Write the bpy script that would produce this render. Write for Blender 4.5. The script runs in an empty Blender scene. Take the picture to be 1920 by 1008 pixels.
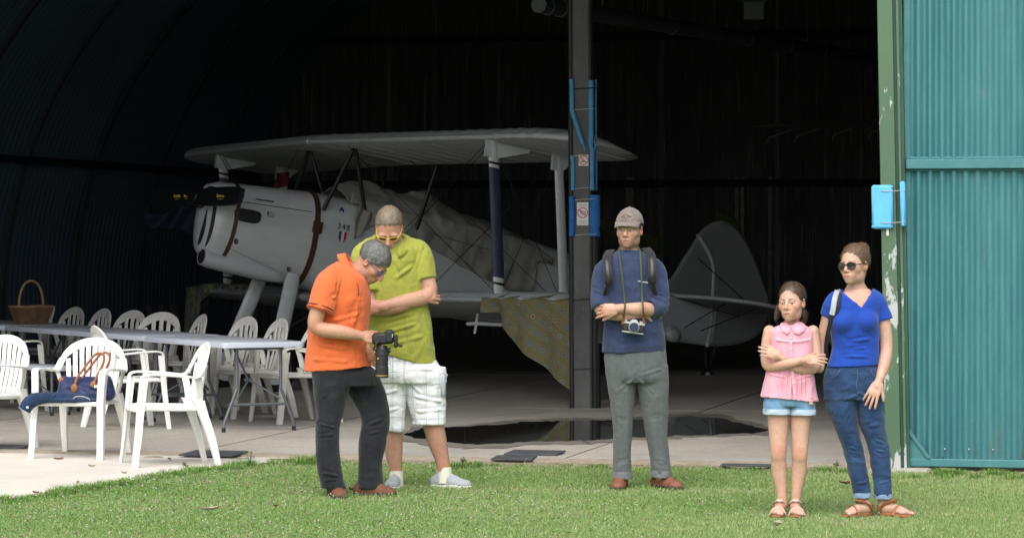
import bpy, bmesh, math, random
import numpy as np
from mathutils import Vector, Matrix
random.seed(7); RNG = np.random.default_rng(11)
scene = bpy.context.scene
COL = scene.collection
R = math.radians

# ---------------------------------------------------------------- camera
FPX = 5600.0; HC = 1.6; HOR = 450.0          # focal length in photo pixels, eye height, horizon row
cam_d = bpy.data.cameras.new('camera'); cam = bpy.data.objects.new('camera', cam_d); COL.objects.link(cam)
cam.location = (0, 0, HC); cam.rotation_euler = (R(90), 0, 0)
cam_d.sensor_width = 36; cam_d.lens = 36*FPX/1920; cam_d.shift_y = -(504-HOR)/1920
cam_d.clip_start = .1; cam_d.clip_end = 3000
scene.camera = cam
# ---------------------------------------------------------------- sky, sun, exposure
SUN_EL, SUN_AZ = R(52), R(192)               # azimuth clockwise from +Y: behind the camera, a little left
w = bpy.data.worlds.new('World'); scene.world = w; w.use_nodes = True
nt = w.node_tree; nt.nodes.clear()
sky = nt.nodes.new('ShaderNodeTexSky'); sky.sky_type = 'NISHITA'; sky.sun_disc = False
sky.sun_elevation = SUN_EL; sky.sun_rotation = SUN_AZ; sky.dust_density = 3.0; sky.air_density = 1.0
hs = nt.nodes.new('ShaderNodeHueSaturation'); hs.inputs['Saturation'].default_value = .30
bg = nt.nodes.new('ShaderNodeBackground'); bg.inputs['Strength'].default_value = .15
wo = nt.nodes.new('ShaderNodeOutputWorld')
nt.links.new(sky.outputs[0], hs.inputs['Color']); nt.links.new(hs.outputs[0], bg.inputs['Color']); nt.links.new(bg.outputs[0], wo.inputs['Surface'])
sd = bpy.data.lights.new('sun', 'SUN'); sd.energy = 1.15; sd.angle = R(60); sd.color = (1, .97, .92)
sun = bpy.data.objects.new('sun', sd); COL.objects.link(sun)
_dir = Vector((math.sin(SUN_AZ)*math.cos(SUN_EL), math.cos(SUN_AZ)*math.cos(SUN_EL), math.sin(SUN_EL)))
sun.rotation_euler = (-_dir).to_track_quat('-Z', 'Y').to_euler(); sun.location = (0, -5, 20)
scene.view_settings.view_transform = 'Standard'; scene.view_settings.look = 'None'
scene.view_settings.exposure = 0.95; scene.view_settings.gamma = 1.0
try:
    scene.cycles.max_bounces = 6; scene.cycles.use_denoising = True
    scene.cycles.sample_clamp_indirect = 6.0
except Exception: pass

# ---------------------------------------------------------------- small helpers
def sg(py, z=0.0): return (py-HOR)/(HC-z)                       # pixels per metre of a point at height z seen on row py
def G(px, py, z=0.0):                                            # a point of the ground (or of height z) seen at a pixel
    s = sg(py, z); return Vector(((px-960)/s, FPX/s, z))
TH = R(13.0); O2 = Vector((-1.44, 21.96, 0))
U2 = Vector((math.cos(TH), -math.sin(TH), 0)); V2 = Vector((math.sin(TH), math.cos(TH), 0))
def H(u, v, z=0.0): return O2+U2*u+V2*v+Vector((0, 0, z))        # hangar coordinates: u along the door line, v inwards

def tag(o, label=None, cat=None, group=None, kind=None):
    if label: o['label'] = label
    if cat: o['category'] = cat
    if group: o['group'] = group
    if kind: o['kind'] = kind
    return o
def link(o, parent=None):
    COL.objects.link(o)
    if parent is not None: o.parent = parent
    return o
def empty(name, loc=(0, 0, 0), rz=0.0, label=None, cat=None, group=None):
    o = bpy.data.objects.new(name, None); link(o); o.location = loc; o.rotation_euler = (0, 0, rz)
    o.empty_display_size = .1
    return tag(o, label, cat, group)
def copy_tree(o, parent=None):
    c = o.copy(); link(c, parent)
    for ch in KIDS.get(o.name, []): copy_tree(ch, c)
    return c
KIDS = {}
def mesh_obj(name, verts, faces, mat=None, parent=None, smooth=True, mats=None, midx=None):
    me = bpy.data.meshes.new(name)
    verts = np.asarray(verts, dtype=np.float32).reshape(-1, 3)
    if isinstance(faces, np.ndarray):
        n, k = faces.shape
        me.vertices.add(len(verts)); me.vertices.foreach_set('co', verts.ravel())
        me.loops.add(n*k); me.loops.foreach_set('vertex_index', faces.astype(np.int32).ravel())
        me.polygons.add(n); me.polygons.foreach_set('loop_start', np.arange(0, n*k, k, dtype=np.int32))
        try: me.polygons.foreach_set('loop_total', np.full(n, k, dtype=np.int32))
        except Exception: pass
        me.update(calc_edges=True)
    else:
        me.from_pydata(verts.tolist(), [], faces); me.update()
    for m in (mats or ([mat] if mat else [])): me.materials.append(m)
    if midx is not None: me.polygons.foreach_set('material_index', np.asarray(midx, dtype=np.int32))
    if smooth: me.polygons.foreach_set('use_smooth', np.ones(len(me.polygons), dtype=bool))
    me.update()
    o = bpy.data.objects.new(name, me); link(o, parent)
    if parent is not None: KIDS.setdefault(parent.name, []).append(o)
    return o
def sharp(o, ang=35):
    try: o.data.set_sharp_from_angle(angle=R(ang))
    except Exception: pass
    return o

class MB:
    """collects shapes of one mesh"""
    def __init__(s): s.v = []; s.f = []; s.mi = []; s.m = 0
    def add(s, vs, fs):
        b = len(s.v); s.v += [tuple(p) for p in vs]; s.f += [tuple(i+b for i in f) for f in fs]; s.mi += [s.m]*len(fs); return s
    def box(s, c, size, rot=None, bev=0.0):
        hx, hy, hz = size[0]/2, size[1]/2, size[2]/2; c = Vector(c)
        if bev > 0:
            b = min(bev, hx*.9, hy*.9, hz*.9); pts = []
            for sx in (-1, 1):
                for sy in (-1, 1):
                    for sz in (-1, 1):
                        pts += [(sx*hx, sy*(hy-b), sz*(hz-b)), (sx*(hx-b), sy*hy, sz*(hz-b)), (sx*(hx-b), sy*(hy-b), sz*hz)]
            bm = bmesh.new()
            for p in pts: bm.verts.new(p)
            bmesh.ops.convex_hull(bm, input=bm.verts); bm.verts.index_update()
            vs = [v.co.copy() for v in bm.verts]; fs = [[v.index for v in f.verts] for f in bm.faces]; bm.free()
        else:
            vs = [Vector((sx*hx, sy*hy, sz*hz)) for sx in (-1, 1) for sy in (-1, 1) for sz in (-1, 1)]
            fs = [(0, 1, 3, 2), (4, 6, 7, 5), (0, 4, 5, 1), (2, 3, 7, 6), (0, 2, 6, 4), (1, 5, 7, 3)]
        if rot is not None: vs = [rot @ p for p in vs]
        return s.add([p+c for p in vs], fs)
    def loft(s, rings, closed=False, cap=True):
        n = len(rings[0]); vs = [p for r in rings for p in r]; fs = []
        m = len(rings)
        for i in range(m if closed else m-1):
            a, b = i*n, ((i+1) % m)*n
            for j in range(n): k = (j+1) % n; fs.append((a+j, a+k, b+k, b+j))
        if cap and not closed: fs.append(tuple(range(n-1, -1, -1))); fs.append(tuple((m-1)*n+j for j in range(n)))
        return s.add(vs, fs)
    def tube(s, pts, r, n=8, closed=False, cap=True, flat=1.0, up=None):
        pts = [Vector(p) for p in pts]; m = len(pts)
        rr = r if isinstance(r, (list, tuple)) else [r]*m
        rings = []; prev = None
        for i, p in enumerate(pts):
            a = pts[(i-1) % m] if (closed or i > 0) else p; b = pts[(i+1) % m] if (closed or i < m-1) else p
            t = (b-a).normalized()
            if prev is None:
                u = Vector(up) if up is not None else (Vector((0, 0, 1)) if abs(t.z) < .9 else Vector((1, 0, 0)))
            else: u = prev
            u = (u-t*u.dot(t)).normalized(); prev = u; w_ = t.cross(u)
            rings.append([p+(u*math.cos(2*math.pi*k/n)*flat+w_*math.sin(2*math.pi*k/n))*rr[i] for k in range(n)])
        return s.loft(rings, closed, cap)
    def bar(s, a, b, r, n=8): return s.tube([a, b], r, n)
    def band(s, pts, wide, wd, th, bulge=0.0):
        """a flat strip swept along pts; wide(i) gives the direction across it, wd(i) the width"""
        pts = [Vector(p) for p in pts]; rings = []
        for i, p in enumerate(pts):
            a = pts[max(i-1, 0)]; b = pts[min(i+1, len(pts)-1)]; t = (b-a).normalized()
            u = Vector(wide(i) if callable(wide) else wide); u = (u-t*u.dot(t)).normalized(); n_ = t.cross(u)
            W = (wd(i) if callable(wd) else wd)/2; T = (th(i) if callable(th) else th)/2
            prof = [(-W, -T*.3), (-W*.86, -T), (0, -T-bulge), (W*.86, -T), (W, -T*.3), (W, T*.3), (W*.86, T), (0, T-bulge), (-W*.86, T), (-W, T*.3)]
            rings.append([p+u*q[0]+n_*q[1] for q in prof])
        return s.loft(rings)
    def cyl(s, a, b, r, r2=None, n=16):
        return s.tube([a, b], [r, r if r2 is None else r2], n)
    def ball(s, c, r, n=10, m=7):
        c = Vector(c); r = Vector(r) if not isinstance(r, (int, float)) else Vector((r, r, r))
        vs = [c+Vector((0, 0, r.z))]; fs = []
        for i in range(1, m):
            a = math.pi*i/m
            for j in range(n):
                b = 2*math.pi*j/n; vs.append(c+Vector((r.x*math.sin(a)*math.cos(b), r.y*math.sin(a)*math.sin(b), r.z*math.cos(a))))
        vs.append(c-Vector((0, 0, r.z)))
        for j in range(n): fs.append((0, 1+j, 1+(j+1) % n))
        for i in range(m-2):
            for j in range(n): a = 1+i*n; fs.append((a+j, a+n+j, a+n+(j+1) % n, a+(j+1) % n))
        L = len(vs)-1; a = 1+(m-2)*n
        for j in range(n): fs.append((L, a+(j+1) % n, a+j))
        return s.add(vs, fs)
    def sheet(s, P, th=0.0):
        """grid of points P[i][j]"""
        n, m = len(P), len(P[0]); vs = [p for r in P for p in r]
        fs = [(i*m+j, i*m+j+1, (i+1)*m+j+1, (i+1)*m+j) for i in range(n-1) for j in range(m-1)]
        return s.add(vs, fs)
    def prism(s, poly, d):
        """polygon (list of points) pushed along d"""
        d = Vector(d); n = len(poly); a = [Vector(p) for p in poly]; b = [p+d for p in a]
        fs = [tuple(range(n-1, -1, -1)), tuple(range(n, 2*n))]+[(j, (j+1) % n, n+(j+1) % n, n+j) for j in range(n)]
        return s.add(a+b, fs)
    def build(s, name, mat=None, parent=None, smooth=True, ang=40, mats=None):
        o = mesh_obj(name, s.v, s.f, mat, parent, smooth, mats, s.mi if mats else None)
        bm = bmesh.new(); bm.from_mesh(o.data); bmesh.ops.recalc_face_normals(bm, faces=bm.faces); bm.to_mesh(o.data); bm.free()
        if smooth: sharp(o, ang)
        return o
def crom(pts, n):
    """smooth curve through pts"""
    P = [np.array(p, float) for p in pts]; P = [2*P[0]-P[1]]+P+[2*P[-1]-P[-2]]; out = []
    for i in range(1, len(P)-2):
        for k in range(n):
            t = k/n; a, b, c, d = P[i-1], P[i], P[i+1], P[i+2]
            out.append(.5*(2*b+(c-a)*t+(2*a-5*b+4*c-d)*t*t+(3*b-a-3*c+d)*t**3))
    out.append(P[-2]); return out
def cv(pts, n=6): return [Vector(p) for p in crom(pts, n)]

# ---------------------------------------------------------------- materials
def mat(name, col, rough=.6, metal=0.0, spec=None, var=0.0, vscale=6.0, bump=0.0, bscale=40.0, stretch=None, sss=0.0, attr=None, coat=0.0, var2=None, tex='Generated'):
    m = bpy.data.materials.new(name); m.use_nodes = True; N = m.node_tree.nodes; L = m.node_tree.links
    b = N['Principled BSDF']; b.inputs['Roughness'].default_value = rough; b.inputs['Metallic'].default_value = metal
    if spec is not None: b.inputs['Specular IOR Level'].default_value = spec
    if coat: b.inputs['Coat Weight'].default_value = coat; b.inputs['Coat Roughness'].default_value = .15
    c4 = (*col, 1); b.inputs['Base Color'].default_value = c4
    tc = N.new('ShaderNodeTexCoord'); mp = N.new('ShaderNodeMapping'); L.new(tc.outputs['Object'], mp.inputs['Vector'])
    if stretch: mp.inputs['Scale'].default_value = stretch
    src = None
    if attr:
        a = N.new('ShaderNodeAttribute'); a.attribute_name = attr; src = a.outputs['Color']
    if var > 0:
        nz = N.new('ShaderNodeTexNoise'); nz.inputs['Scale'].default_value = vscale; nz.inputs['Detail'].default_value = 6; nz.inputs['Roughness'].default_value = .65
        L.new(mp.outputs[0], nz.inputs['Vector'])
        mx = N.new('ShaderNodeMix'); mx.data_type = 'RGBA'; mx.blend_type = 'MIX'
        rp = N.new('ShaderNodeValToRGB'); rp.color_ramp.elements[0].position = .32; rp.color_ramp.elements[1].position = .68
        L.new(nz.outputs['Fac'], rp.inputs['Fac']); L.new(rp.outputs[0], mx.inputs[0])
        if attr:
            mu = N.new('ShaderNodeMix'); mu.data_type = 'RGBA'; mu.blend_type = 'MULTIPLY'; mu.inputs[0].default_value = 1
            lo = 1-var; mx.inputs[6].default_value = (lo, lo, lo, 1); mx.inputs[7].default_value = (1, 1, 1, 1)
            L.new(src, mu.inputs[6]); L.new(mx.outputs[2], mu.inputs[7]); src = mu.outputs[2]
        else:
            c2 = var2 if var2 else tuple(max(0, c*(1-var)) for c in col)
            mx.inputs[6].default_value = (*c2, 1); mx.inputs[7].default_value = c4; src = mx.outputs[2]
    if src is not None: L.new(src, b.inputs['Base Color'])
    if bump > 0:
        nb = N.new('ShaderNodeTexNoise'); nb.inputs['Scale'].default_value = bscale; nb.inputs['Detail'].default_value = 5
        L.new(mp.outputs[0], nb.inputs['Vector'])
        bp = N.new('ShaderNodeBump'); bp.inputs['Strength'].default_value = bump; bp.inputs['Distance'].default_value = .01
        L.new(nb.outputs['Fac'], bp.inputs['Height']); L.new(bp.outputs[0], b.inputs['Normal'])
    if sss > 0:
        b.inputs['Subsurface Weight'].default_value = sss; b.inputs['Subsurface Radius'].default_value = (.012, .005, .003); b.inputs['Subsurface Scale'].default_value = 1.0
    return m
def node(m, t, **kw):
    n = m.node_tree.nodes.new(t)
    for k, v in kw.items(): setattr(n, k, v)
    return n
def mixc(m, fac, a, b, bt='MIX'):
    n = node(m, 'ShaderNodeMix', data_type='RGBA', blend_type=bt); L = m.node_tree.links
    for i, x in ((0, fac), (6, a), (7, b)):
        if isinstance(x, (int, float)): n.inputs[i].default_value = x
        elif isinstance(x, tuple): n.inputs[i].default_value = (*x, 1)
        else: L.new(x, n.inputs[i])
    return n.outputs[2]
def ramp(m, src, p0, p1, c0=0.0, c1=1.0):
    n = node(m, 'ShaderNodeMapRange', clamp=True); n.inputs[1].default_value = p0; n.inputs[2].default_value = p1; n.inputs[3].default_value = c0; n.inputs[4].default_value = c1
    m.node_tree.links.new(src, n.inputs[0]); return n.outputs[0]
def noise(m, scale, stretch=(1, 1, 1), detail=5, rough=.6, loc=(0, 0, 0), coord='Object'):
    L = m.node_tree.links; tc = node(m, 'ShaderNodeTexCoord'); mp = node(m, 'ShaderNodeMapping'); mp.inputs['Scale'].default_value = stretch; mp.inputs['Location'].default_value = loc
    L.new(tc.outputs[coord], mp.inputs[0]); n = node(m, 'ShaderNodeTexNoise'); n.inputs['Scale'].default_value = scale; n.inputs['Detail'].default_value = detail; n.inputs['Roughness'].default_value = rough
    L.new(mp.outputs[0], n.inputs['Vector']); return n.outputs['Fac']
def setc(m, out): m.node_tree.links.new(out, m.node_tree.nodes['Principled BSDF'].inputs['Base Color'])
def setr(m, out): m.node_tree.links.new(out, m.node_tree.nodes['Principled BSDF'].inputs['Roughness'])
def setbump(m, out, st=.3, dist=.01):
    b = node(m, 'ShaderNodeBump'); b.inputs['Strength'].default_value = st; b.inputs['Distance'].default_value = dist
    m.node_tree.links.new(out, b.inputs['Height']); m.node_tree.links.new(b.outputs[0], m.node_tree.nodes['Principled BSDF'].inputs['Normal'])
# ================================================================= the setting
M = {}
# lawn soil
m = mat('soil_under_grass', (.10, .15, .045), .95); M['soil'] = m
n1 = noise(m, 2.2); n2 = noise(m, 60, detail=8)
setc(m, mixc(m, ramp(m, n1, .35, .65), mixc(m, n2, (.10, .18, .045), (.16, .25, .075)), mixc(m, n2, (.14, .21, .06), (.21, .28, .10))))
# sunlit apron concrete, pale
m = mat('apron_concrete', (.5, .46, .4), .9); M['apron'] = m
n1 = noise(m, 1.3, detail=8); n2 = noise(m, 30, detail=8); n3 = noise(m, 4.5, (1, 2.5, 1), detail=6)
c = mixc(m, ramp(m, n1, .3, .7), (.50, .465, .41), (.61, .57, .50)); c = mixc(m, ramp(m, n2, .62, .75), c, (.40, .35, .29)); c = mixc(m, ramp(m, n3, .62, .8, 0, .5), c, (.36, .31, .25)); setc(m, c); setbump(m, n2, .25, .004)
# hangar floor: old scoured concrete slab
m = mat('floor_concrete', (.34, .31, .27), .72); M['floor'] = m
n1 = noise(m, .8, detail=9, rough=.7); n2 = noise(m, 45, (1, 3.5, 1), detail=8); n3 = noise(m, 3.2, (1, 4, 1), detail=7, rough=.7)
c = mixc(m, ramp(m, n1, .3, .7), (.32, .295, .26), (.45, .42, .37)); c = mixc(m, ramp(m, n2, .50, .64, 0, .8), c, (.17, .15, .125)); c = mixc(m, ramp(m, n3, .52, .68, 0, .6), c, (.19, .165, .135)); setc(m, c); setbump(m, n2, .6, .008)
setr(m, ramp(m, n1, .3, .7, .62, .85))
M['track'] = mat('track_steel', (.30, .23, .17), .75, .2, var=.7, vscale=5, var2=(.40, .36, .29), stretch=(1, 8, 8), bump=.3)
M['dirt'] = mat('sandy_dirt', (.30, .24, .17), 1.0, var=.5, vscale=14, bump=.8, bscale=70)
M['plate'] = mat('dark_ramp_plate', (.075, .08, .088), .75, .1, var=.5, vscale=12, bump=.2, bscale=90)
# walls of the hangar
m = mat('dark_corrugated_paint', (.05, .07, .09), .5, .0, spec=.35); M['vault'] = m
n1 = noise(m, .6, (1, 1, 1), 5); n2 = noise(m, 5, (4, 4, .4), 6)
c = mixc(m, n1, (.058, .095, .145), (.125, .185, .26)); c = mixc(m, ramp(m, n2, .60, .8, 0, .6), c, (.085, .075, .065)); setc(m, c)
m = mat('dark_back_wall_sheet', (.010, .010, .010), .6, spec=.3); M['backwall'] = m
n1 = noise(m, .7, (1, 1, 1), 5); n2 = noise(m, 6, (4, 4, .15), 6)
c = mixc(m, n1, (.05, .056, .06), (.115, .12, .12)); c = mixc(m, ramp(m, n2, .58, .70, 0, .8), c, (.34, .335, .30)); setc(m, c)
M['rib'] = mat('dark_steel_rib', (.06, .08, .10), .5, .1, var=.5, vscale=9)
M['outerwall'] = mat('green_fascia_sheet', (.06, .12, .12), .7, var=.3)
M['pipe'] = mat('grey_duct', (.10, .115, .12), .55, .2, var=.4, vscale=4)
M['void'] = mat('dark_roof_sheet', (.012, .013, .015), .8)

# ground sheet to the horizon
mb = MB(); mb.sheet([[(-600, -300, 0), (600, -300, 0)], [(-600, 900, 0), (600, 900, 0)]])
tag(mb.build('ground', M['soil'], smooth=False), kind='structure')
# apron left of the lawn
_edge = [G(-60, 955), G(0, 940), G(100, 927), G(167, 917), G(233, 905), G(333, 888), G(427, 876), G(533, 867), G(600, 864)]
EDGE = [(p.x, p.y) for p in _edge]
pl = [Vector((p.x, p.y, .012)) for p in _edge]
pl = [Vector((-14, 6, .012)), Vector((-4.9, 11.5, .012))]+pl+[H(.15, -.16, .012), H(-14, -.16, .012)]
bm = bmesh.new(); vs = [bm.verts.new(p) for p in pl]; bm.faces.new(vs); bmesh.ops.triangulate(bm, faces=bm.faces)
me = bpy.data.meshes.new('apron'); bm.to_mesh(me); bm.free(); me.materials.append(M['apron'])
tag(link(bpy.data.objects.new('apron', me)), kind='structure')
# hangar floor, cut into slabs with open joints
floor = bpy.data.objects.new('floor', None); link(floor); tag(floor, kind='structure')
ug = [-9.6, -6.7, -3.9, -1.0, 1.85, 4.75, 7.6, 10.4]; vg = [.02, 3.1, 6.35, 9.6, 13, 17, 21.5, 26.2]
for i in range(len(ug)-1):
    for j in range(len(vg)-1):
        mb = MB(); g = .012; z1 = .020+.003*RNG.random()
        a, b, c_, d_ = ug[i]+g, ug[i+1]-g, vg[j]+g, vg[j+1]-g
        mb.prism([H(a, c_, -.05), H(b, c_, -.05), H(b, d_, -.05), H(a, d_, -.05)], (0, 0, .05+z1))
        mb.build('slab', M['floor'], floor, smooth=False)
mb = MB(); mb.sheet([[H(-14, -.02, .006), H(11, -.02, .006)], [H(-14, 27, .006), H(11, 27, .006)]]); mb.build('joint_bed', M['dirt'], floor, smooth=False)
# door track: two steel rails in a concrete sill
tr = empty('door_track', H(-2, -.08, 0)); tag(tr, kind='structure')
def rel(mb, o): mb.v = [tuple(Vector(p)-o.location) for p in mb.v]; return mb
for dv, hh in ((-.03, .030), (-.13, .026)):
    mb = MB(); mb.prism([H(-14, dv-.018, -.02), H(9, dv-.018, -.02), H(9, dv+.018, -.02), H(-14, dv+.018, -.02)], (0, 0, hh+.02)); rel(mb, tr).build('rail', M['track'], tr, smooth=False)
mb = MB(); P = []
for i in range(160):
    u = -1.2+i*.07; a = H(u, -.17, .008); b = H(u, -.46-.06*RNG.random(), .007+.003*RNG.random()); P.append([a, (a+b)/2+Vector((0, 0, .012*RNG.random())), b+Vector((0, 0, -.006))])
mb.sheet(P); tag(mb.build('dirt_strip', M['dirt']), kind='structure')
# loose ramp plates over the track
def plate(u, v, lx, ly, rz, z, label):
    mb = MB(); mb.box((0, 0, 0), (lx, ly, .012), bev=.003)
    o = mb.build('ramp_plate', M['plate'], smooth=False); o.location = H(u, v, z); o.rotation_euler = (R(2.0), 0, -TH+rz); return tag(o, label, 'plate', 'ramp plates on the door track')
q = G(965, 866); r_ = q-O2; plate(r_.dot(U2), r_.dot(V2)-.02, .30, .26, .05, .033, 'pale grey ramp plate on grass edge below the post')
q = G(1000, 857); r_ = q-O2; plate(r_.dot(U2), r_.dot(V2)+.05, .40, .30, -.03, .032, 'thin black plate just inside track behind pale plate')
q = G(405, 857); r_ = q-O2; plate(r_.dot(U2), r_.dot(V2)-.05, .42, .34, -.05, .034, 'dark ramp plate behind the chair turned sideways')
q = G(8, 846); r_ = q-O2; plate(r_.dot(U2), r_.dot(V2), .32, .30, .0, .033, 'dark ramp plate at left edge beside the chairs')
q = G(1400, 880); r_ = q-O2; plate(r_.dot(U2), r_.dot(V2), .36, .10, .0, .033, 'narrow grey plate behind the girl on the track')

# vaulted hangar: corrugated arch on the left running into a flat roof, dark inside
RV, CU, CZ, VL = 6.1, -3.2, .62, 26.0
vault = empty('hangar', H(-3, 0, 0), 0, 'dark hangar with corrugated arched wall on the left', 'hangar')
def corr_arch():
    pitch = .17; seg = 6; nv = int((VL+.4)/pitch*seg); arcs = 46
    a0 = math.asin(-CZ/RV); A = np.linspace(math.pi/2, math.pi-a0, arcs)
    A = A[::-1]
    v = np.arange(nv+1)*pitch/seg; off = .022*np.cos(2*np.pi*v/pitch)
    rr = RV+off[None, :]+0*A[:, None]
    # sheet laps: every few metres along the arch the sheet steps by 12 mm
    lap = .012*((np.floor((A-math.pi/2)*RV/2.4) % 2)[:, None]); rr = rr-lap
    u = CU+rr*np.cos(A)[:, None]; z = CZ+rr*np.sin(A)[:, None]; vv = np.broadcast_to(v, u.shape)
    X = O2.x+U2.x*u+V2.x*vv; Y = O2.y+U2.y*u+V2.y*vv
    P = np.stack([X, Y, z], -1); n, m_ = u.shape
    idx = np.arange(n*m_).reshape(n, m_); F = np.stack([idx[:-1, :-1], idx[1:, :-1], idx[1:, 1:], idx[:-1, 1:]], -1).reshape(-1, 4)
    return P.reshape(-1, 3)-np.array(vault.location), F
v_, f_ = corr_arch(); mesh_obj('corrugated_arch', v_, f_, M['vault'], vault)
def ribarc(v, w_=.05, d=.05):
    mb = MB(); rings = []
    for k in range(41):
        a = math.pi/2+(math.pi/2+.10)*k/40
        if k > 0 and CZ+RV*math.sin(a) < -.05: break
        for_r = [(RV-.03, -w_/2), (RV-.03-d, -w_/2), (RV-.03-d, w_/2), (RV-.03, w_/2)]
        rings.append([H(CU+r*math.cos(a), v+dv, CZ+r*math.sin(a)) for r, dv in for_r])
    mb.loft(rings); return mb
for v in (9.5, 11.6, 13.8, 16.2, 18.7, 21.4, 24.0): rel(ribarc(v), vault).build('arch_rib', M['rib'], vault)
for zz in (2.66,):
    a = math.asin((zz-CZ)/RV); u = CU-(RV-.08)*math.cos(a); mb = MB(); mb.prism([H(u, 0, zz-.05), H(u+.06, 0, zz-.05), H(u+.06, 0, zz+.05), H(u, 0, zz+.05)], V2*VL); rel(mb, vault).build('girt', M['void'], vault, smooth=False)
# flat roof with deep purlins, right side wall
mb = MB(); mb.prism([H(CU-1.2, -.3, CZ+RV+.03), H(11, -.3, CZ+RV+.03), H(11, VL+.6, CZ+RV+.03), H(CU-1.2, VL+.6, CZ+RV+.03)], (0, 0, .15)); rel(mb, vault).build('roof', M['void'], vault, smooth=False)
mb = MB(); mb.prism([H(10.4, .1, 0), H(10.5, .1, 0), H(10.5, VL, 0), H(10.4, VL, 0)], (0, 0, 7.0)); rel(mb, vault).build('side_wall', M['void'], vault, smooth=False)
# back wall of vertical corrugated sheets, each sheet its own
def corr_sheet(u0, u1, z0, z1, v, pitch, amp, seg=6):
    n = max(2, int((u1-u0)/pitch*seg)); us = np.linspace(u0, u1, n+1)
    P = []
    for zz in (z0, z1): P.append([H(u, v+amp*math.cos(2*math.pi*u/pitch), zz) for u in us])
    mb = MB(); mb.sheet(P); return mb
u = -9.4; k = 0
while u < 10.4:
    z = 0.0
    for (za, zb) in ((0, 2.55), (2.5, 4.9), (4.85, 6.9)):
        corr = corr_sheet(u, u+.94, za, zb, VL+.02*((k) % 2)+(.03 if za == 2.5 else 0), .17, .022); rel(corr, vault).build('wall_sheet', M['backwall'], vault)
    u += .92; k += 1
for zz in (2.5, 4.85):
    mb = MB(); mb.prism([H(-9.3, VL-.14, zz-.06), H(10.3, VL-.14, zz-.06), H(10.3, VL-.06, zz-.06), H(-9.3, VL-.06, zz-.06)], (0, 0, .12)); rel(mb, vault).build('wall_rail', M['void'], vault, smooth=False)
M['oldpost'] = mat('rusty_mullion', (.30, .29, .26), .7, var=.6, vscale=8)
for px in (1180, 1188, 1384, 1394, 1446):
    x = (px-960)/FPX; # a mullion on the back wall
    p = None
    # solve along the wall line
    for u in np.arange(-6, 10, .01):
        h = H(u, VL-.06, 0)
        if abs(h.x/h.y-x) < .0004: p = u; break
    if p is None: continue
    mb = MB(); mb.prism([H(p-.03, VL-.12, .5), H(p+.03, VL-.12, .5), H(p+.03, VL-.05, .5), H(p-.03, VL-.05, .5)], (0, 0, 2.1)); rel(mb, vault).build('mullion', M['oldpost'], vault, smooth=False)
# unseen front wall; height over the opening set to limit light inside
LZ = 5.0
mb = MB(); mb.prism([H(-14, .12, LZ), H(11, .12, LZ), H(11, .30, LZ), H(-14, .30, LZ)], (0, 0, 3.4)); rel(mb, vault).build('unseen_lintel', M['outerwall'], vault, smooth=False)
mb = MB(); mb.prism([H(-14, .12, 0), H(-6.2, .12, 0), H(-6.2, .30, 0), H(-14, .30, 0)], (0, 0, LZ)); rel(mb, vault).build('front_wall', M['outerwall'], vault, smooth=False)
mb = MB(); mb.prism([H(4.75, .12, 0), H(11, .12, 0), H(11, .30, 0), H(4.75, .30, 0)], (0, 0, LZ)); rel(mb, vault).build('front_wall', M['outerwall'], vault, smooth=False)
# duct under the roof
dk = empty('ventilation_duct', H(1, 8, 4.6), 0, 'long round grey duct hanging under the hangar roof', 'duct')
def at(px, py, d): return Vector(((px-960)*d/FPX, d, HC+(HOR-py)*d/FPX))
pa, pb = at(1010, 9, 30), at(1640, 112, 40)
mb = MB(); mb.tube([pa+(pb-pa)*t for t in np.linspace(0, 1, 12)], .085, 14); rel(mb, dk).build('duct_pipe', M['pipe'], dk)
dv_ = (pb-pa).normalized()
for t in (.02, .05, .33, .55, .68, .8):
    c0 = pa+(pb-pa)*t; mb = MB(); mb.tube([c0-dv_*.03, c0+dv_*.03], .094, 14); rel(mb, dk).build('collar', M['pipe'], dk)
for t in (.15, .45, .75):
    c0 = pa+(pb-pa)*t; mb = MB(); mb.bar(c0, Vector((c0.x, c0.y, CZ+RV)), .006, 5); rel(mb, dk).build('hanger', M['pipe'], dk)
# a hopper light fitting under the roof
lf = empty('roof_lamp', at(1412, 10, 34), 0, 'grey funnel shaped lamp under the dark roof', 'lamp')
mb = MB(); mb.tube([(0, 0, .35), (0, 0, .12), (0, 0, .02), (0, 0, -.17)], [.42, .36, .16, .15], 4, up=(1, 1, 0)); mb.build('hood', M['pipe'], lf, smooth=False)
mb = MB(); mb.bar((0, 0, .3), (0, 0, 1.0), .01, 6); mb.build('rod', M['pipe'], lf)
# wing of another aircraft parked deep in the hangar
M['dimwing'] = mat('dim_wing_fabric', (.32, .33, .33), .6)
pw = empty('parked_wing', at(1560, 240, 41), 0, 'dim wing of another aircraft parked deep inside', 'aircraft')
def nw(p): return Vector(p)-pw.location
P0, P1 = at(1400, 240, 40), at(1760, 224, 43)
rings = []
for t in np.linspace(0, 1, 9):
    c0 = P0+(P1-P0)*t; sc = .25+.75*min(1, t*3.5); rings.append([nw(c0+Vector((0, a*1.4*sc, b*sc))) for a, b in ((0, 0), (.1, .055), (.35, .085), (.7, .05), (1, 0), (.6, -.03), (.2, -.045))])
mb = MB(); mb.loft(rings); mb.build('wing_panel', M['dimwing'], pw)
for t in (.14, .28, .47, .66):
    c0 = P0+(P1-P0)*t; mb = MB(); mb.bar(nw(c0+Vector((.35, .3, 0))), nw(c0+Vector((-.12, -.35, -.16))), .012, 6); mb.bar(nw(c0+Vector((-.12, -.35, -.16))), nw(c0+Vector((-.15, -.30, -.24))), .008, 5); mb.build('strut', M['dimwing'], pw)
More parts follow.
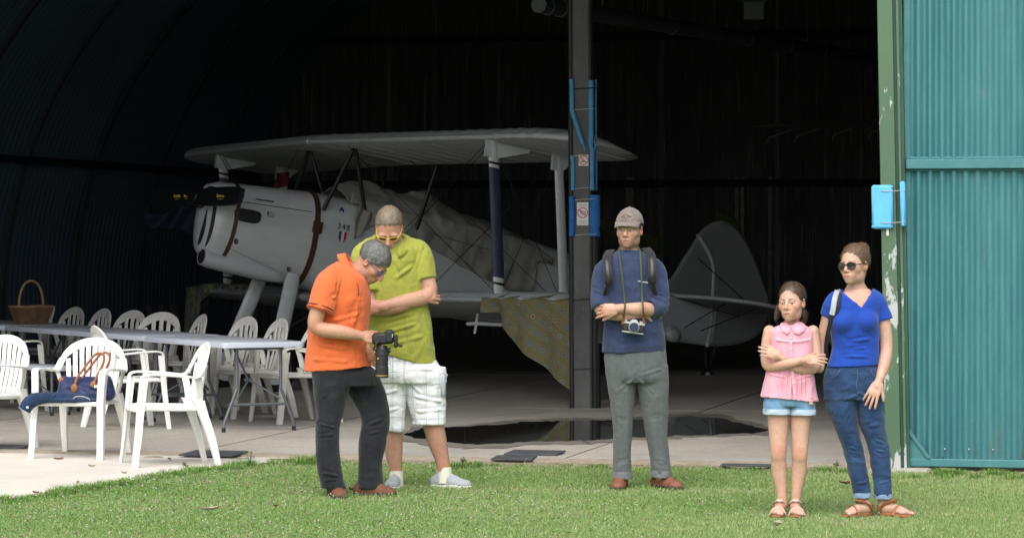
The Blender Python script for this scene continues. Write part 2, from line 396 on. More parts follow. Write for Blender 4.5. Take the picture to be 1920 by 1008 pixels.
# puddle on the hangar floor
m = mat('still_water', (.018, .017, .015), .03, spec=.5); M['water'] = m
m.node_tree.nodes['Principled BSDF'].inputs['IOR'].default_value = 1.45
up = [(760, 812), (790, 803), (850, 800), (905, 797), (960, 793), (990, 790), (1030, 789), (1060, 788), (1090, 787), (1125, 787), (1160, 787), (1200, 785), (1245, 782), (1290, 779), (1330, 782), (1370, 787), (1385, 793), (1425, 800), (1432, 806)]
dn = [(1418, 812), (1380, 811), (1335, 815), (1290, 815), (1245, 817), (1200, 819), (1160, 821), (1125, 823), (1090, 825), (1040, 826), (1000, 827), (960, 829), (905, 832), (870, 831), (830, 826), (780, 820)]
pts = cv([G(a, b, .026) for a, b in up+dn+[up[0]]], 4)[:-1]
pts = [p+Vector((.02*math.sin(i*2.3)+.03*math.sin(i*.9), .05*math.sin(i*1.7), 0)) for i, p in enumerate(pts)]
bm = bmesh.new(); vs = [bm.verts.new((p.x, p.y, .0262)) for p in pts]; bm.faces.new(vs); bmesh.ops.triangulate(bm, faces=bm.faces); bmesh.ops.recalc_face_normals(bm, faces=bm.faces)
if sum(f.normal.z for f in bm.faces) < 0: bmesh.ops.reverse_faces(bm, faces=bm.faces)
me = bpy.data.meshes.new('puddle'); bm.to_mesh(me); bm.free(); me.materials.append(M['water'])
tag(link(bpy.data.objects.new('puddle', me)), kind='structure')
M['wet'] = mat('wet_concrete', (.23, .21, .18), .5, var=.4, vscale=3, bump=.25, bscale=60)
cx_, cy_ = sum(p.x for p in pts)/len(pts), sum(p.y for p in pts)/len(pts)
poly = [Vector((cx_+(p.x-cx_)*1.07+.03*math.sin(i*.7), cy_+(p.y-cy_)*1.22+(.12 if p.y > cy_ else -.07)+.07*math.sin(i*.45+1), .0245)) for i, p in enumerate(pts)]
bm = bmesh.new(); vs = [bm.verts.new(p) for p in poly]; bm.faces.new(vs); bmesh.ops.triangulate(bm, faces=bm.faces); bmesh.ops.recalc_face_normals(bm, faces=bm.faces)
if sum(f.normal.z for f in bm.faces) < 0: bmesh.ops.reverse_faces(bm, faces=bm.faces)
me = bpy.data.meshes.new('damp_patch'); bm.to_mesh(me); bm.free(); me.materials.append(M['wet']); tag(link(bpy.data.objects.new('damp_patch', me)), kind='structure')
# ================================================================= posts and the teal door
m = mat('grey_cast_concrete_post', (.16, .16, .155), .85); M['postc'] = m
n1 = noise(m, 3, (1, 1, .5), 7); n2 = noise(m, 50, (1, 1, .2), 6); n3 = noise(m, 7, (2, 2, .15), 6)
c = mixc(m, ramp(m, n1, .3, .7), (.068, .069, .070), (.135, .136, .134)); c = mixc(m, ramp(m, n3, .58, .75, 0, .7), c, (.07, .07, .066)); c = mixc(m, ramp(m, n2, .62, .72, 0, .6), c, (.22, .22, .205)); setc(m, c); setbump(m, n2, .3, .004)
M['rubber'] = mat('black_rubber_edge', (.012, .013, .015), .6, var=.4, vscale=10)
M['foam_sky'] = mat('sky_blue_foam', (.085, .30, .55), .85, var=.25, vscale=12, bump=.25, bscale=160)
M['foam_blue'] = mat('deep_blue_foam', (.02, .15, .44), .85, var=.25, vscale=12, bump=.25, bscale=160)
M['wire'] = mat('pale_wire', (.45, .45, .43), .5, .3)
M['signwhite'] = mat('white_sign_plastic', (.72, .72, .70), .5, var=.15, vscale=30)
M['red'] = mat('red_print', (.55, .02, .03), .5)
M['ink'] = mat('black_print', (.02, .02, .022), .5)
M['greyink'] = mat('grey_print', (.25, .25, .26), .6)
DP = 28.14; sp = FPX/DP
px0 = at(1090, 768, DP); PB = Vector((px0.x, DP, .02))
post = empty('hangar_post', PB, 0, 'grey concrete post with blue foam in middle of opening', 'post')
def P_(px, py, dy=0.0):            # point of the post from its picture position, in the post's own frame
    return Vector(((px-1090)/sp, dy, HC+(HOR-py)/sp-.02))
ZT = CZ+RV-.1
mb = MB(); wd, dp, ch = .172, .20, .022
ring = [(-wd/2+ch, -dp/2), (wd/2-ch, -dp/2), (wd/2, -dp/2+ch), (wd/2, dp/2), (-wd/2, dp/2), (-wd/2, -dp/2+ch)]
mb.loft([[Vector((a+.0045*(3-z), b, z)) for a, b in ring] for z in np.linspace(-.03, ZT, 14)]); mb.build('column', M['postc'], post, ang=25)
mb = MB(); mb.tube([P_(1074, 772, -.06), P_(1073, 600, -.055), P_(1072, 440, -.06), P_(1071, 150, -.06), P_(1070, -200, -.06)], .030, 8); mb.build('edge_strip', M['rubber'], post)
mb = MB(); mb.tube([P_(1117, 770, -.02), P_(1116, 600, -.02), P_(1115, 440, -.02)], .046, 8); mb.build('edge_strip', M['rubber'], post)
mb = MB(); mb.tube([P_(1111, 440, 0), P_(1109, 150, 0), P_(1107, -200, 0)], .020, 8); mb.build('edge_strip', M['rubber'], post)
def foam(name, pts, r, m, flat=1.0, n=10):
    mb = MB(); pp = [P_(a, b, d) for a, b, d in pts]; q = cv(pp, 5) if len(pp) > 2 else [pp[0]+(pp[1]-pp[0])*t for t in np.linspace(0, 1, 7)]
    rr = [r*(1+.07*math.sin(i*2.1)+.05*math.sin(i*5.3)) for i in range(len(q))]
    mb.tube(q, rr, n, flat=flat, up=(0, 1, 0)); return mb.build(name, M[m], post)
foam('foam_sleeve', [(1071, 150, -.10), (1072, 180, -.11), (1072.5, 206, -.11), (1079, 230, -.12), (1088, 258, -.13), (1092, 270, -.13)], .022, 'foam_sky')
foam('foam_sleeve', [(1092, 268, -.14), (1095, 278, -.14), (1096, 284, -.14)], .008, 'foam_sky')
foam('foam_sleeve', [(1108, 152, -.09), (1108, 200, -.09), (1108, 250, -.09), (1107, 276, -.09)], .026, 'foam_sky')
foam('foam_sleeve', [(1117, 150, -.03), (1117, 220, -.03), (1117.5, 270, -.03), (1116, 290, -.04)], .011, 'foam_sky')
foam('foam_sleeve', [(1073, 292, -.10), (1074, 325, -.10), (1074, 357, -.10)], .020, 'foam_sky')
foam('foam_sleeve', [(1109, 276, -.09), (1110, 300, -.09), (1110, 357, -.09)], .024, 'foam_sky')
foam('foam_sleeve', [(1117, 285, -.03), (1118, 320, -.03), (1118, 357, -.03)], .010, 'foam_sky')
foam('foam_sleeve', [(1120, 268, -.06), (1113, 283, -.09), (1111, 292, -.1)], .010, 'foam_sky')
foam('foam_pad', [(1072, 368, -.10), (1072.5, 405, -.10), (1072, 443, -.10)], .030, 'foam_blue')
foam('foam_pad', [(1114, 366, -.07), (1114, 405, -.075), (1114, 443, -.07)], .054, 'foam_blue', .8)
for py, x0, x1 in ((167, 1070, 1117), (206, 1068, 1112), (292, 1070, 1112), (353, 1071, 1112), (374, 1070, 1116), (440, 1070, 1117), (560, 1071, 1117), (690, 1072, 1118)):
    mb = MB(); mb.tube(cv([P_(x0, py+2, -.11), P_((x0+x1)/2, py, -.118), P_(x1, py-1, -.115), P_(x1+2, py-2, -.02)], 5), .0042 if py < 500 else .003, 5); mb.build('tie_wire', M['wire'] if py < 500 and py > 200 else M['rubber'], post)
def nosign(cx, cy, w_, h_, rad, text):
    y = -.1045
    s = MB(); s.box(P_(cx, cy, y), (w_/sp, .004, h_/sp), bev=.001); sg_ = s.build('sign', M['signwhite'], post, smooth=False)
    c0 = P_(cx, cy+(0 if not text else -2), y-.004); r0 = rad/sp
    t = MB(); rings = []
    for k in range(28):
        a = 2*math.pi*k/28; d = Vector((math.cos(a), 0, math.sin(a))); rings.append([c0+d*r0*.84, c0+d*r0, c0+d*r0+Vector((0, -.002, 0)), c0+d*r0*.84+Vector((0, -.002, 0))])
    t.loft(rings, closed=True); t.build('ring', M['red'], sg_, smooth=False)
    t = MB(); t.box(c0+Vector((0, -.002, 0)), (r0*1.8, .002, r0*.17), rot=Matrix.Rotation(R(42), 3, 'Y')); t.build('slash', M['red'], sg_, smooth=False)
    t = MB()
    if not text:
        t.box(c0+Vector((.0, .001, -r0*.25)), (r0*1.05, .003, r0*.2)); t.tube([c0+Vector((-.2*r0, .0005, r0*.2)), c0+Vector((.05*r0, .0005, r0*.35)), c0+Vector((.0, .0005, r0*.6))], .0016, 5)
    else:
        for a, b in (((-.55, .25), (-.2, -.3)), ((-.2, -.3), (.5, -.25)), ((-.55, .25), (-.1, .3)), ((-.1, .3), (.55, .1)), ((.5, -.25), (.55, .1))):
            t.bar(c0+Vector((a[0]*r0, .0005, a[1]*r0)), c0+Vector((b[0]*r0, .0005, b[1]*r0)), .0028, 5)
    t.build('pictogram', M['ink'], sg_, smooth=False)
    if text:
        for k, (zz, ww) in enumerate(((16.5, .7), (14.4, .5), (-13.5, .75), (-16, .6), (-18.5, .7))):
            t = MB(); n = 5; x = -ww/2*w_/sp
            while x < ww/2*w_/sp: l = .004+.006*RNG.random(); t.box(P_(cx, cy-zz, y-.0035)+Vector((x+l/2, 0, 0)), (l, .001, .0045)); x += l+.003
            t.build('print_line', M['greyink'], sg_, smooth=False)
nosign(1093.5, 301, 18.5, 21, 8.9, False); nosign(1092, 401, 21.5, 43, 10, True)

# green post at the edge of the teal door
m = mat('flaking_green_paint', (.075, .19, .10), .55); M['green'] = m
n1 = noise(m, 9, (1, 1, .35), 9, .7); n2 = noise(m, 2.0, (1, 1, .5), 3, loc=(3, 1, 7)); n3 = noise(m, 30, (1, 1, .3), 6)
n4 = noise(m, 1.5, (1, 1, .6), 4, loc=(9, 4, 2))
tc = node(m, 'ShaderNodeTexCoord'); sx = node(m, 'ShaderNodeSeparateXYZ'); m.node_tree.links.new(tc.outputs['Object'], sx.inputs[0])
c = mixc(m, ramp(m, n4, .3, .7), (.050, .105, .058), (.078, .130, .076)); c = mixc(m, ramp(m, n3, .35, .7, 0, .35), c, (.05, .13, .07))
low = ramp(m, sx.outputs['Z'], 1.35, 1.75, .115, 0.0)
ad = node(m, 'ShaderNodeMath', operation='ADD'); m.node_tree.links.new(n1, ad.inputs[0]); m.node_tree.links.new(low, ad.inputs[1])
ad2 = node(m, 'ShaderNodeMath', operation='ADD'); m.node_tree.links.new(ad.outputs[0], ad2.inputs[0]); m.node_tree.links.new(ramp(m, n2, .35, .7, -.06, .10), ad2.inputs[1])
fl = ramp(m, ad2.outputs[0], .645, .665); c = mixc(m, fl, c, mixc(m, n3, (.30, .31, .31), (.47, .48, .48))); setc(m, c); setbump(m, fl, .5, -.002)
M['greend'] = mat('dark_green_steel', (.03, .095, .06), .5, var=.5, vscale=9, stretch=(2, 2, .4), bump=.1)
gb = G(1680, 884); GP = Vector((gb.x, gb.y, 0)); sgp = FPX/gb.y
gpost = empty('green_door_post', GP, -TH, 'flaking green steel post at edge of teal door', 'post')
def GX(px): return (px-1680)/sgp
LEAN = .018                                     # the top of the post leans a little to the left
def lean(v): return [Vector((p[0]-LEAN*p[2], p[1], p[2])) for p in v]
mb = MB(); mb.box((-.015, 0, 2.1), (.105, .09, 4.24), bev=.004); mb.v = lean(mb.v); mb.build('front_flange', M['green'], gpost, ang=25)
mb = MB(); mb.prism([(.0385, -.02, -.01), (.098, -.008, -.01), (.098, .10, -.01), (.0385, .10, -.01)], (0, 0, 4.22)); mb.v = lean(mb.v); mb.build('side_web', M['greend'], gpost, smooth=False)
mb = MB(); mb.prism([(.062, -.045, -.01), (.078, -.045, -.01), (.078, -.0175, -.01), (.062, -.0175, -.01)], (0, 0, 4.22)); mb.v = lean(mb.v); mb.build('rib', M['green'], gpost, smooth=False)
M['base'] = mat('pale_stone_footing', (.40, .37, .32), .9, var=.4, vscale=12, bump=.5)
mb = MB(); mb.box((.03, -.02, .005), (.42, .26, .05), bev=.015); mb.build('footing', M['base'], gpost)
M['foam_pale'] = mat('bright_sky_foam', (.12, .44, .82), .85, var=.12, vscale=14, bump=.2, bscale=150)
zc = HC+(HOR-388)/sgp; hh = 82/sgp
mb = MB(); mb.box((-.055, -.062, zc), (.145, .035, hh), bev=.014); mb.v = lean(mb.v)
fp = mb.build('foam_pad', M['foam_pale'], gpost)
for dz in (.485, -.485):
    t = MB(); t.box((-.055-LEAN*zc, -.060, zc+hh*dz*.93), (.150, .037, .022), bev=.01); t.build('rolled_edge', M['foam_pale'], fp)
mb = MB(); mb.box((.088, -.055, zc+.02), (.032, .09, hh*1.03), bev=.010); mb.v = lean(mb.v); mb.build('foam_pad', M['foam_pale'], gpost)
for dz in (.36, -.36):
    t = MB(); t.tube(cv([Vector((-.13-LEAN*zc, -.05, zc+hh*dz+.008)), Vector((-.05-LEAN*zc, -.084, zc+hh*dz)), Vector((.02-LEAN*zc, -.083, zc+hh*dz)), Vector((.105-LEAN*zc, -.102, zc+hh*dz+.006))], 5), .0026, 5); t.build('tie_wire', M['wire'], gpost)
t = MB(); t.box((-.02-LEAN*zc, -.047, zc-hh/2-.02), (.016, .004, .05)); t.build('tape', M['signwhite'], gpost, smooth=False)

# teal door: corrugated sheets on a frame
m = mat('teal_door_paint', (.05, .27, .30), .5); M['teal'] = m
n1 = noise(m, 6, (3.5, 3.5, .35), 7, .65); n2 = noise(m, 1.2, (1, 1, .6), 4); n3 = noise(m, 28, (3, 3, .35), 6, loc=(4, 0, 0)); n4 = noise(m, 60, (1, 1, .5), 4)
c = mixc(m, ramp(m, n2, .3, .7), (.030, .142, .160), (.043, .162, .178)); c = mixc(m, ramp(m, n1, .45, .72, 0, .75), c, (.060, .202, .210)); c = mixc(m, ramp(m, n1, .45, .25, 0, .6), c, (.036, .128, .162))
c = mixc(m, ramp(m, n3, .66, .76, 0, .7), c, (.14, .31, .32)); n5 = noise(m, 9, (2.2, 2.2, .22), 7, .7, loc=(2, 5, 1)); n6 = noise(m, 3.0, (1, 1, 1), 6, loc=(7, 7, 7)); tcz = node(m, 'ShaderNodeTexCoord'); szz = node(m, 'ShaderNodeSeparateXYZ'); m.node_tree.links.new(tcz.outputs['Object'], szz.inputs[0]); gz_ = ramp(m, szz.outputs['Z'], .55, .10, 0, .13); a5 = node(m, 'ShaderNodeMath', operation='ADD'); m.node_tree.links.new(n5, a5.inputs[0]); m.node_tree.links.new(gz_, a5.inputs[1]); c = mixc(m, ramp(m, a5.outputs[0], .62, .80, 0, .7), c, (.075, .085, .07)); c = mixc(m, ramp(m, n6, .66, .72, 0, .5), c, (.10, .17, .17)); c = mixc(m, ramp(m, n4, .73, .78, 0, .6), c, (.03, .09, .10)); setc(m, c); setr(m, ramp(m, n1, .3, .7, .42, .62))
M['tealf'] = mat('teal_frame_paint', (.034, .152, .168), .5, var=.35, vscale=9, bump=.15, var2=(.058, .19, .20))
M['zinc'] = mat('zinc_screw', (.35, .38, .38), .5, .6)
DX = GX(1698); door = empty('teal_sliding_door', GP+U2*DX+V2*.06, -TH, 'teal corrugated sliding door with horizontal rail', 'door')
ZB, ZR = .085, HC+(HOR-308)/sgp           # bottom rail top, middle rail
pitch = .082
def dsheet(x0, x1, z0, z1, y, cut=0.0):
    n = int((x1-x0)/pitch*10); P = []
    xs = [x0+(x1-x0)*i/n for i in range(n+1)]
    for z in (z0, z0+cut if cut else z0+.3, z1): 
        row = []
        for x in xs:
            zz = z
            if cut and z == z0: zz = z0+max(0, cut-(x-x0)*1.22)
            t = (x/pitch) % 1.0; prof = math.cos(2*math.pi*t); prof = math.copysign(abs(prof)**.75, prof)
            row.append((x, y-.015*prof*(1+.25*math.sin(x*7.3+z0*3))+.006*math.sin(x*2.9+z*1.7)+.003*math.sin(x*9+z*4), max(zz, z0) if z == z0 else max(z, zz)))
        P.append(row)
    mb = MB(); mb.sheet(P); return mb
x = .02; i = 0
while x < 3.2:
    x1 = x+pitch*9
    o = dsheet(x, x1+.02, ZB+.005, ZR-.045, .0+.004*(i % 2), .185 if i == 0 else 0).build('corrugated_sheet', M['teal'], door)
    for k in range(4):
        t = MB(); xx = x+pitch*(.5+2*k)+.0*k; t.ball((xx+pitch*.5, -.016, ZB+.075), (.007, .004, .007), 8, 5)
        if i or k: t.build('screw', M['zinc'], o)
    dsheet(x, x1+.02, ZR+.03, 4.3, .004*(i % 2)).build('corrugated_sheet', M['teal'], door)
    x = x1; i += 1
mb = MB(); mb.box((1.65, -.022, ZR), (3.3, .062, .068), bev=.006); rl = mb.build('middle_rail', M['tealf'], door, ang=25)
t = MB(); t.box((1.65, -.006, ZR+.043), (3.3, .028, .016), bev=.003); t.build('upper_lip', M['tealf'], rl, ang=25)
t = MB(); t.box((1.65, -.004, ZR-.042), (3.3, .026, .012), bev=.003); t.build('lower_lip', M['tealf'], rl, ang=25)
mb = MB(); mb.box((1.65, -.010, ZB-.02), (3.3, .05, .055), bev=.006); mb.build('bottom_rail', M['tealf'], door, ang=25)
mb = MB(); mb.box((.004, .012, 2.2), (.05, .03, 4.2), bev=.003); mb.build('edge_stile', M['tealf'], door, ang=25)
gz = MB(); gz.prism([(-.015, -.028, ZB-.045), (.165, -.028, ZB-.02), (.165, -.028, ZB+.008), (.150, -.028, ZB+.012), (-.015, -.028, ZB+.215)], (0, .016, 0)); gus = gz.build('corner_gusset', M['tealf'], door, smooth=False)
t = MB(); t.prism([(.150, -.033, ZB+.010), (.172, -.033, ZB+.014), (-.0, -.033, ZB+.25), (-.015, -.033, ZB+.225)], (0, -.012, 0)); t.build('flange', M['tealf'], gus, smooth=False)
for a, b in ((.015, ZB+.03), (.015, ZB+.002), (.02, ZB+.27)):
    t = MB(); t.ball((a, -.032, b), (.008, .006, .008), 8, 5); t.build('bolt', M['tealf'], gus)
# ================================================================= chairs, tables, basket, bag
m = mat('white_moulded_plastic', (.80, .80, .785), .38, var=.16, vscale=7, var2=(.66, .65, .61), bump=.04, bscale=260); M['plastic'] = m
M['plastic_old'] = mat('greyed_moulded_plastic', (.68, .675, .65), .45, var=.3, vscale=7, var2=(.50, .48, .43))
def make_chair(kind, label, pm):
    root = empty('garden_chair', (0, 0, 0), 0, label, 'chair', 'white plastic garden chairs')
    # seat
    mb = MB(); n = 13; P = []
    for iy in range(n):
        row = []
        for ix in range(n):
            a, b = ix/(n-1)*2-1, iy/(n-1)*2-1
            x = a*.235*(1-.10*max(0, b)**2)*(1-.03*abs(b)**6); y = b*.225-.01-.02*(1-a*a)*(1 if b < 0 else 0)*abs(b)**3
            z = .425-.016*(1-a*a)*(1-b*b)*1.6-.02*max(0, -b-.7)/.3*.6-.012*(b+1)/2
            row.append((x, y, z))
        P.append(row)
    mb.sheet(P); top = len(mb.v)
    mb.sheet([[(p[0], p[1], p[2]-.012) for p in r] for r in P][::-1])
    rim = [P[0][i] for i in range(n)]+[P[i][-1] for i in range(1, n)]+[P[-1][i] for i in range(n-2, -1, -1)]+[P[i][0] for i in range(n-2, 0, -1)]
    mb.tube([Vector((p[0]*1.0, p[1]*1.0, p[2]-.013)) for p in rim], .017, 6, closed=True); mb.build('seat', pm, root)
    # legs: angled troughs
    def leg(pts, w0, w1, d0, d1, sx):
        mb = MB(); rings = []
        for i, p in enumerate(pts):
            t = i/(len(pts)-1); w_ = (w0+(w1-w0)*t)/2; d = (d0+(d1-d0)*t)/2
            rings.append([Vector(p)+Vector(q) for q in ((-w_*sx, -d, 0), (0, -d*1.12, 0), (w_*sx, -d*.9, 0), (w_*sx*1.08, 0, 0), (w_*sx, d, 0), (w_*.5*sx, d, 0), (w_*.5*sx, -d*.3, 0), (-w_*sx, -d*.3, 0))])
        mb.loft(rings); return mb.build('leg', pm, root, ang=50)
    def arcpt(t):      # back arch: t 0 (right arm root) .. 1 (left arm root)
        a = math.pi*t; return Vector((.262*math.cos(a)*(1 if abs(math.cos(a)) > .5 else 1), .215+.085*math.sin(a)**1.2, .60+.235*math.sin(a)**.85))
    for sx in (-1, 1):
        leg(cv([(sx*.268, -.262, 0), (sx*.262, -.235, .22), (sx*.255, -.215, .43), (sx*.262, -.195, .615)], 4), .044, .052, .040, .056, sx)
        leg(cv([(sx*.255, .335, 0), (sx*.242, .285, .2), (sx*.215, .215, .41), (sx*.20, .20, .46)], 4), .036, .075, .040, .085, sx)
        # arm rest
        A = cv([(sx*.262, -.218, .585), (sx*.266, -.205, .632), (sx*.274, -.15, .648), (sx*.278, -.02, .642), (sx*.276, .10, .632), (sx*.268, .19, .628), arcpt(.13 if sx > 0 else .87)], 5)
        mb = MB(); mb.band(A, lambda i: (1, 0, 0), lambda i: .05+.012*math.sin(i/len(A)*3), .016); mb.build('armrest', pm, root)
        A2 = cv([(sx*.205, .21, .44), (sx*.235, .205, .53), (sx*.262, .19, .62)], 4)
        mb = MB(); mb.band(A2, lambda i: (0, 1, .1), .05, .014); mb.build('arm_support', pm, root)
    # back arch band
    A = [arcpt(t) for t in np.linspace(.03, .97, 25)]
    cen = Vector((0, .23, .56))
    mb = MB(); mb.band(A, lambda i: (A[i]-cen), lambda i: (.064 if kind == 'slat' else .085)*min(1, .30+.115*min(i, 24-i)), .016); mb.build('back_arch', pm, root)
    def slat(x0, x1, w0, w1, zt, zb=.415):
        def y(z): return .205+.09*((z-.41)/.42)**1.3
        pts = [Vector((x0+(x1-x0)*t, y(zb+(zt-zb)*t)-.0+.03*(1-(x0/.2)**2)*.8*math.sin(math.pi*min(1, t*1.1)), zb+(zt-zb)*t)) for t in np.linspace(0, 1, 8)]
        mb = MB(); mb.band(pts, (1, 0, 0), lambda i: w0+(w1-w0)*i/7, .010); mb.build('slat', pm, root)
    if kind == 'slat':
        for k in range(9):
            a = (k-4)/4; slat(a*.172, a*.205, .033, .038, .60+.215*math.sqrt(max(.03, 1-(a*.86)**2)))
        pts = cv([(-.20, .20, .45), (-.1, .225, .445), (0, .235, .445), (.1, .225, .445), (.20, .20, .45)], 4)
        mb = MB(); mb.band(pts, (0, 0, 1), .05, .012); mb.build('lower_band', pm, root)
    else:
        for k in range(5):
            a = (k-2)/2; slat(a*.155, a*.19, .042 if k != 2 else .06, .05, .60+.20*math.sqrt(max(.05, 1-(a*.8)**2)))
        pts = cv([(-.245, .19, .615), (-.13, .235, .60), (0, .25, .595), (.13, .235, .60), (.245, .19, .615)], 4)
        mb = MB(); mb.band(pts, (0, .2, 1), .032, .014); mb.build('middle_band', pm, root)
    return root
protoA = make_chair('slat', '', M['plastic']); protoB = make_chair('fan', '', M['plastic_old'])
usedA = []
def put_chair(proto, x, y, face, label, z=.012, tilt=0.0):
    """face: direction the sitter looks, in the plan"""
    key = proto.name
    o = proto if key not in usedA else copy_tree(proto)
    usedA.append(key)
    o.location = (x, y, z); o.rotation_euler = (0, tilt, math.atan2(face[1], face[0])+math.pi/2); o['label'] = label
    return o
put_chair(protoA, -3.17, 21.92, (-.26, -1), 'white slatted garden chair with a blue bag on its seat')
put_chair(protoA, -2.46, 21.17, (-1, -.30), 'white slatted garden chair standing alone sideways near grass')
put_chair(protoA, -4.02, 22.62, (-.55, -1), 'white slatted garden chair cut off by left edge')
put_chair(protoA, -3.22, 25.15, (1, .42), 'white slatted garden chair behind the bag, facing the table', .022)
TW = Vector((-.48, .875, 0)).normalized(); TN = Vector((TW.y, -TW.x, 0)); T0 = Vector((-2.02, 24.62, 0))
def tp(t, n, z=0.0): return T0+TW*t+TN*n+Vector((0, 0, z))
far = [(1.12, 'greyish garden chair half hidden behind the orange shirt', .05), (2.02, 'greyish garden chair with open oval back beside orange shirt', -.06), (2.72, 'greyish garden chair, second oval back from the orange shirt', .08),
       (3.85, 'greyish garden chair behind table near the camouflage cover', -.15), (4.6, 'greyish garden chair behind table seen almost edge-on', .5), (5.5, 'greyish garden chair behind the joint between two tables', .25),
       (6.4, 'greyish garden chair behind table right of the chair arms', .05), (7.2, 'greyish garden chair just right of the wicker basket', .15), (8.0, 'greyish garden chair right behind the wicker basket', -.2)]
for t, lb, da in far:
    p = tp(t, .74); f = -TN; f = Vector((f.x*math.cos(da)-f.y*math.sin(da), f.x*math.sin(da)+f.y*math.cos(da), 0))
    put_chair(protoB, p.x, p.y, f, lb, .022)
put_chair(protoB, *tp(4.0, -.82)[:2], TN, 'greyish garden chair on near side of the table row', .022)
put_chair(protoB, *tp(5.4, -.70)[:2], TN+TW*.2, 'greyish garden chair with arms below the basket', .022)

M['tabletop'] = mat('pale_blue_grey_table_plastic', (.50, .54, .61), .45, var=.08, vscale=5, bump=.1, bscale=300)
M['tleg'] = mat('grey_powder_coated_tube', (.13, .145, .16), .4, .3, var=.15, vscale=10)
M['cap'] = mat('black_rubber_foot', (.012, .012, .013), .7)
def make_table(L=1.83, Wd=.74, Z=.74, bench=False):
    nm = 'folding_bench' if bench else 'folding_table'
    root = empty(nm, (0, 0, 0), 0, '', 'bench' if bench else 'table', None if bench else 'folding tables in a row')
    mb = MB(); hl, hw, r = L/2, Wd/2, .05
    out = []
    for cx, cy, a0 in ((hw-r, hl-r, 0), (-hw+r, hl-r, 90), (-hw+r, -hl+r, 180), (hw-r, -hl+r, 270)):
        for k in range(6): a = R(a0+18*k); out.append((cx+r*math.cos(a), cy+r*math.sin(a)))
    def rg(s, z): return [Vector((p[0]*(1-s/hw), p[1]*(1-s/hl), z)) for p in out]
    mb.loft([rg(.03, Z-.042), rg(.002, Z-.045), rg(0, Z-.012), rg(.004, Z-.003), rg(.012, Z)]); mb.build('top', M['tabletop'], root, ang=30)
    lw = Wd*.37
    for e in (-1, 1):
        y0 = e*(hl-.13)
        fr = MB()
        for sx in (-1, 1):
            pts = cv([(sx*lw*.72, y0, Z-.04), (sx*lw*.72, y0, Z*.52), (sx*lw*.76, y0, Z*.44), (sx*lw*1.12, y0, .08), (sx*lw*1.15, y0, .015)], 4) if not bench else [(sx*lw, y0, Z-.04), (sx*lw, y0, .01)]
            mb = MB(); mb.tube(pts, .0135, 10); lg = mb.build('leg', M['tleg'], root)
            t = MB(); q = Vector(pts[-1]); t.cyl((q.x, q.y, 0), (q.x, q.y, .035), .0175, n=10); t.build('foot_cap', M['cap'], lg)
        t = MB(); t.bar((-lw*.98, y0, Z*.30), (lw*.98, y0, Z*.30), .011, 8); t.build('crossbar', M['tleg'], root)
        t = MB(); t.bar((-lw*.8, y0, Z-.055), (lw*.8, y0, Z-.055), .013, 8); t.build('hinge_tube', M['tleg'], root)
        if not bench:
            mid = Vector((0, y0*.72, Z*.56))
            for sx in (-1, 1): t = MB(); t.bar((sx*lw*.7, y0, Z*.36), mid, .008, 6); t.build('brace', M['tleg'], root)
            t = MB(); t.bar(mid, (0, e*.22, Z-.05), .009, 6); t.build('brace', M['tleg'], root)
            t = MB(); t.bar(mid-Vector((.03, 0, 0)), mid+Vector((.03, 0, 0)), .013, 8); t.build('brace_joint', M['tleg'], root)
        else:
            t = MB(); t.bar((0, y0, Z*.30), (0, e*.2, Z-.05), .008, 6); t.build('brace', M['tleg'], root)
    return root
tab = make_table(); rzT = math.atan2(TW.y, TW.x)-math.pi/2
tl = ['nearest folding table, its end beside the orange shirt', 'second folding table from the orange shirt', 'third folding table, with chairs along its far side', 'farthest folding table, carrying the wicker basket', ]
for i in range(5):
    if i == 4: break
    o = tab if i == 0 else copy_tree(tab); p = tp(.90+i*1.845, .012*((i*7) % 3-1)); o.location = (p.x, p.y, .022+.003*(i % 2)); o.rotation_euler = (0, 0, rzT+.012*((i*5) % 3-1)); o['label'] = tl[i]
bn = make_table(1.8, .26, .45, True); p = tp(3.75, -.95); bn.location = (p.x, p.y, .022); bn.rotation_euler = (0, 0, rzT+.35); bn['label'] = 'low pale folding bench between the front chairs and tables'
# second low bench top further left is the same bench run; wicker basket on the table
M['wicker'] = mat('brown_wicker', (.16, .095, .05), .7, var=.55, vscale=30, bump=.2)
M['wicker2'] = mat('pale_cane', (.27, .165, .08), .6, var=.4, vscale=25, bump=.2)
bp_ = tp(5.72, 0, .765); bk = empty('wicker_basket', bp_, .72, 'wicker basket with tall round handle on the table', 'basket')
def bring(h):      # rounded square outline of the basket at height h (0..1)
    s = .132+.052*h; return lambda a: (s*math.copysign(abs(math.cos(a))**.55, math.cos(a))*1.08, s*math.copysign(abs(math.sin(a))**.55, math.sin(a))*.86)
BH = .165; NS = 40
wv = MB(); rows = 15
for r_i in range(rows):
    h = (r_i+.5)/rows; f = bring(h); pts = []
    for k in range(NS*4):
        a = 2*math.pi*k/(NS*4); x, y = f(a); L_ = math.hypot(x, y); o_ = .005*math.cos(NS/2*a+(math.pi if r_i % 2 else 0)); pts.append((x*(1+o_/L_), y*(1+o_/L_), .008+h*BH))
    wv.tube(pts, .0052, 5, closed=True)
o = wv.build('weave', M['wicker'], bk); o['kind'] = 'stuff'
sk = MB()
for k in range(NS):
    a = 2*math.pi*(k+.5)/NS; a0 = Vector((*bring(0)(a), .004)); a1 = Vector((*bring(1)(a), BH+.012)); sk.tube([a0, a1], .0042, 5)
o = sk.build('stakes', M['wicker'], bk); o['kind'] = 'stuff'
t = MB(); t.loft([[Vector((*bring(0)(2*math.pi*k/40), z)) for k in range(40)] for z in (.0, .012)]); t.build('bottom', M['wicker'], bk)
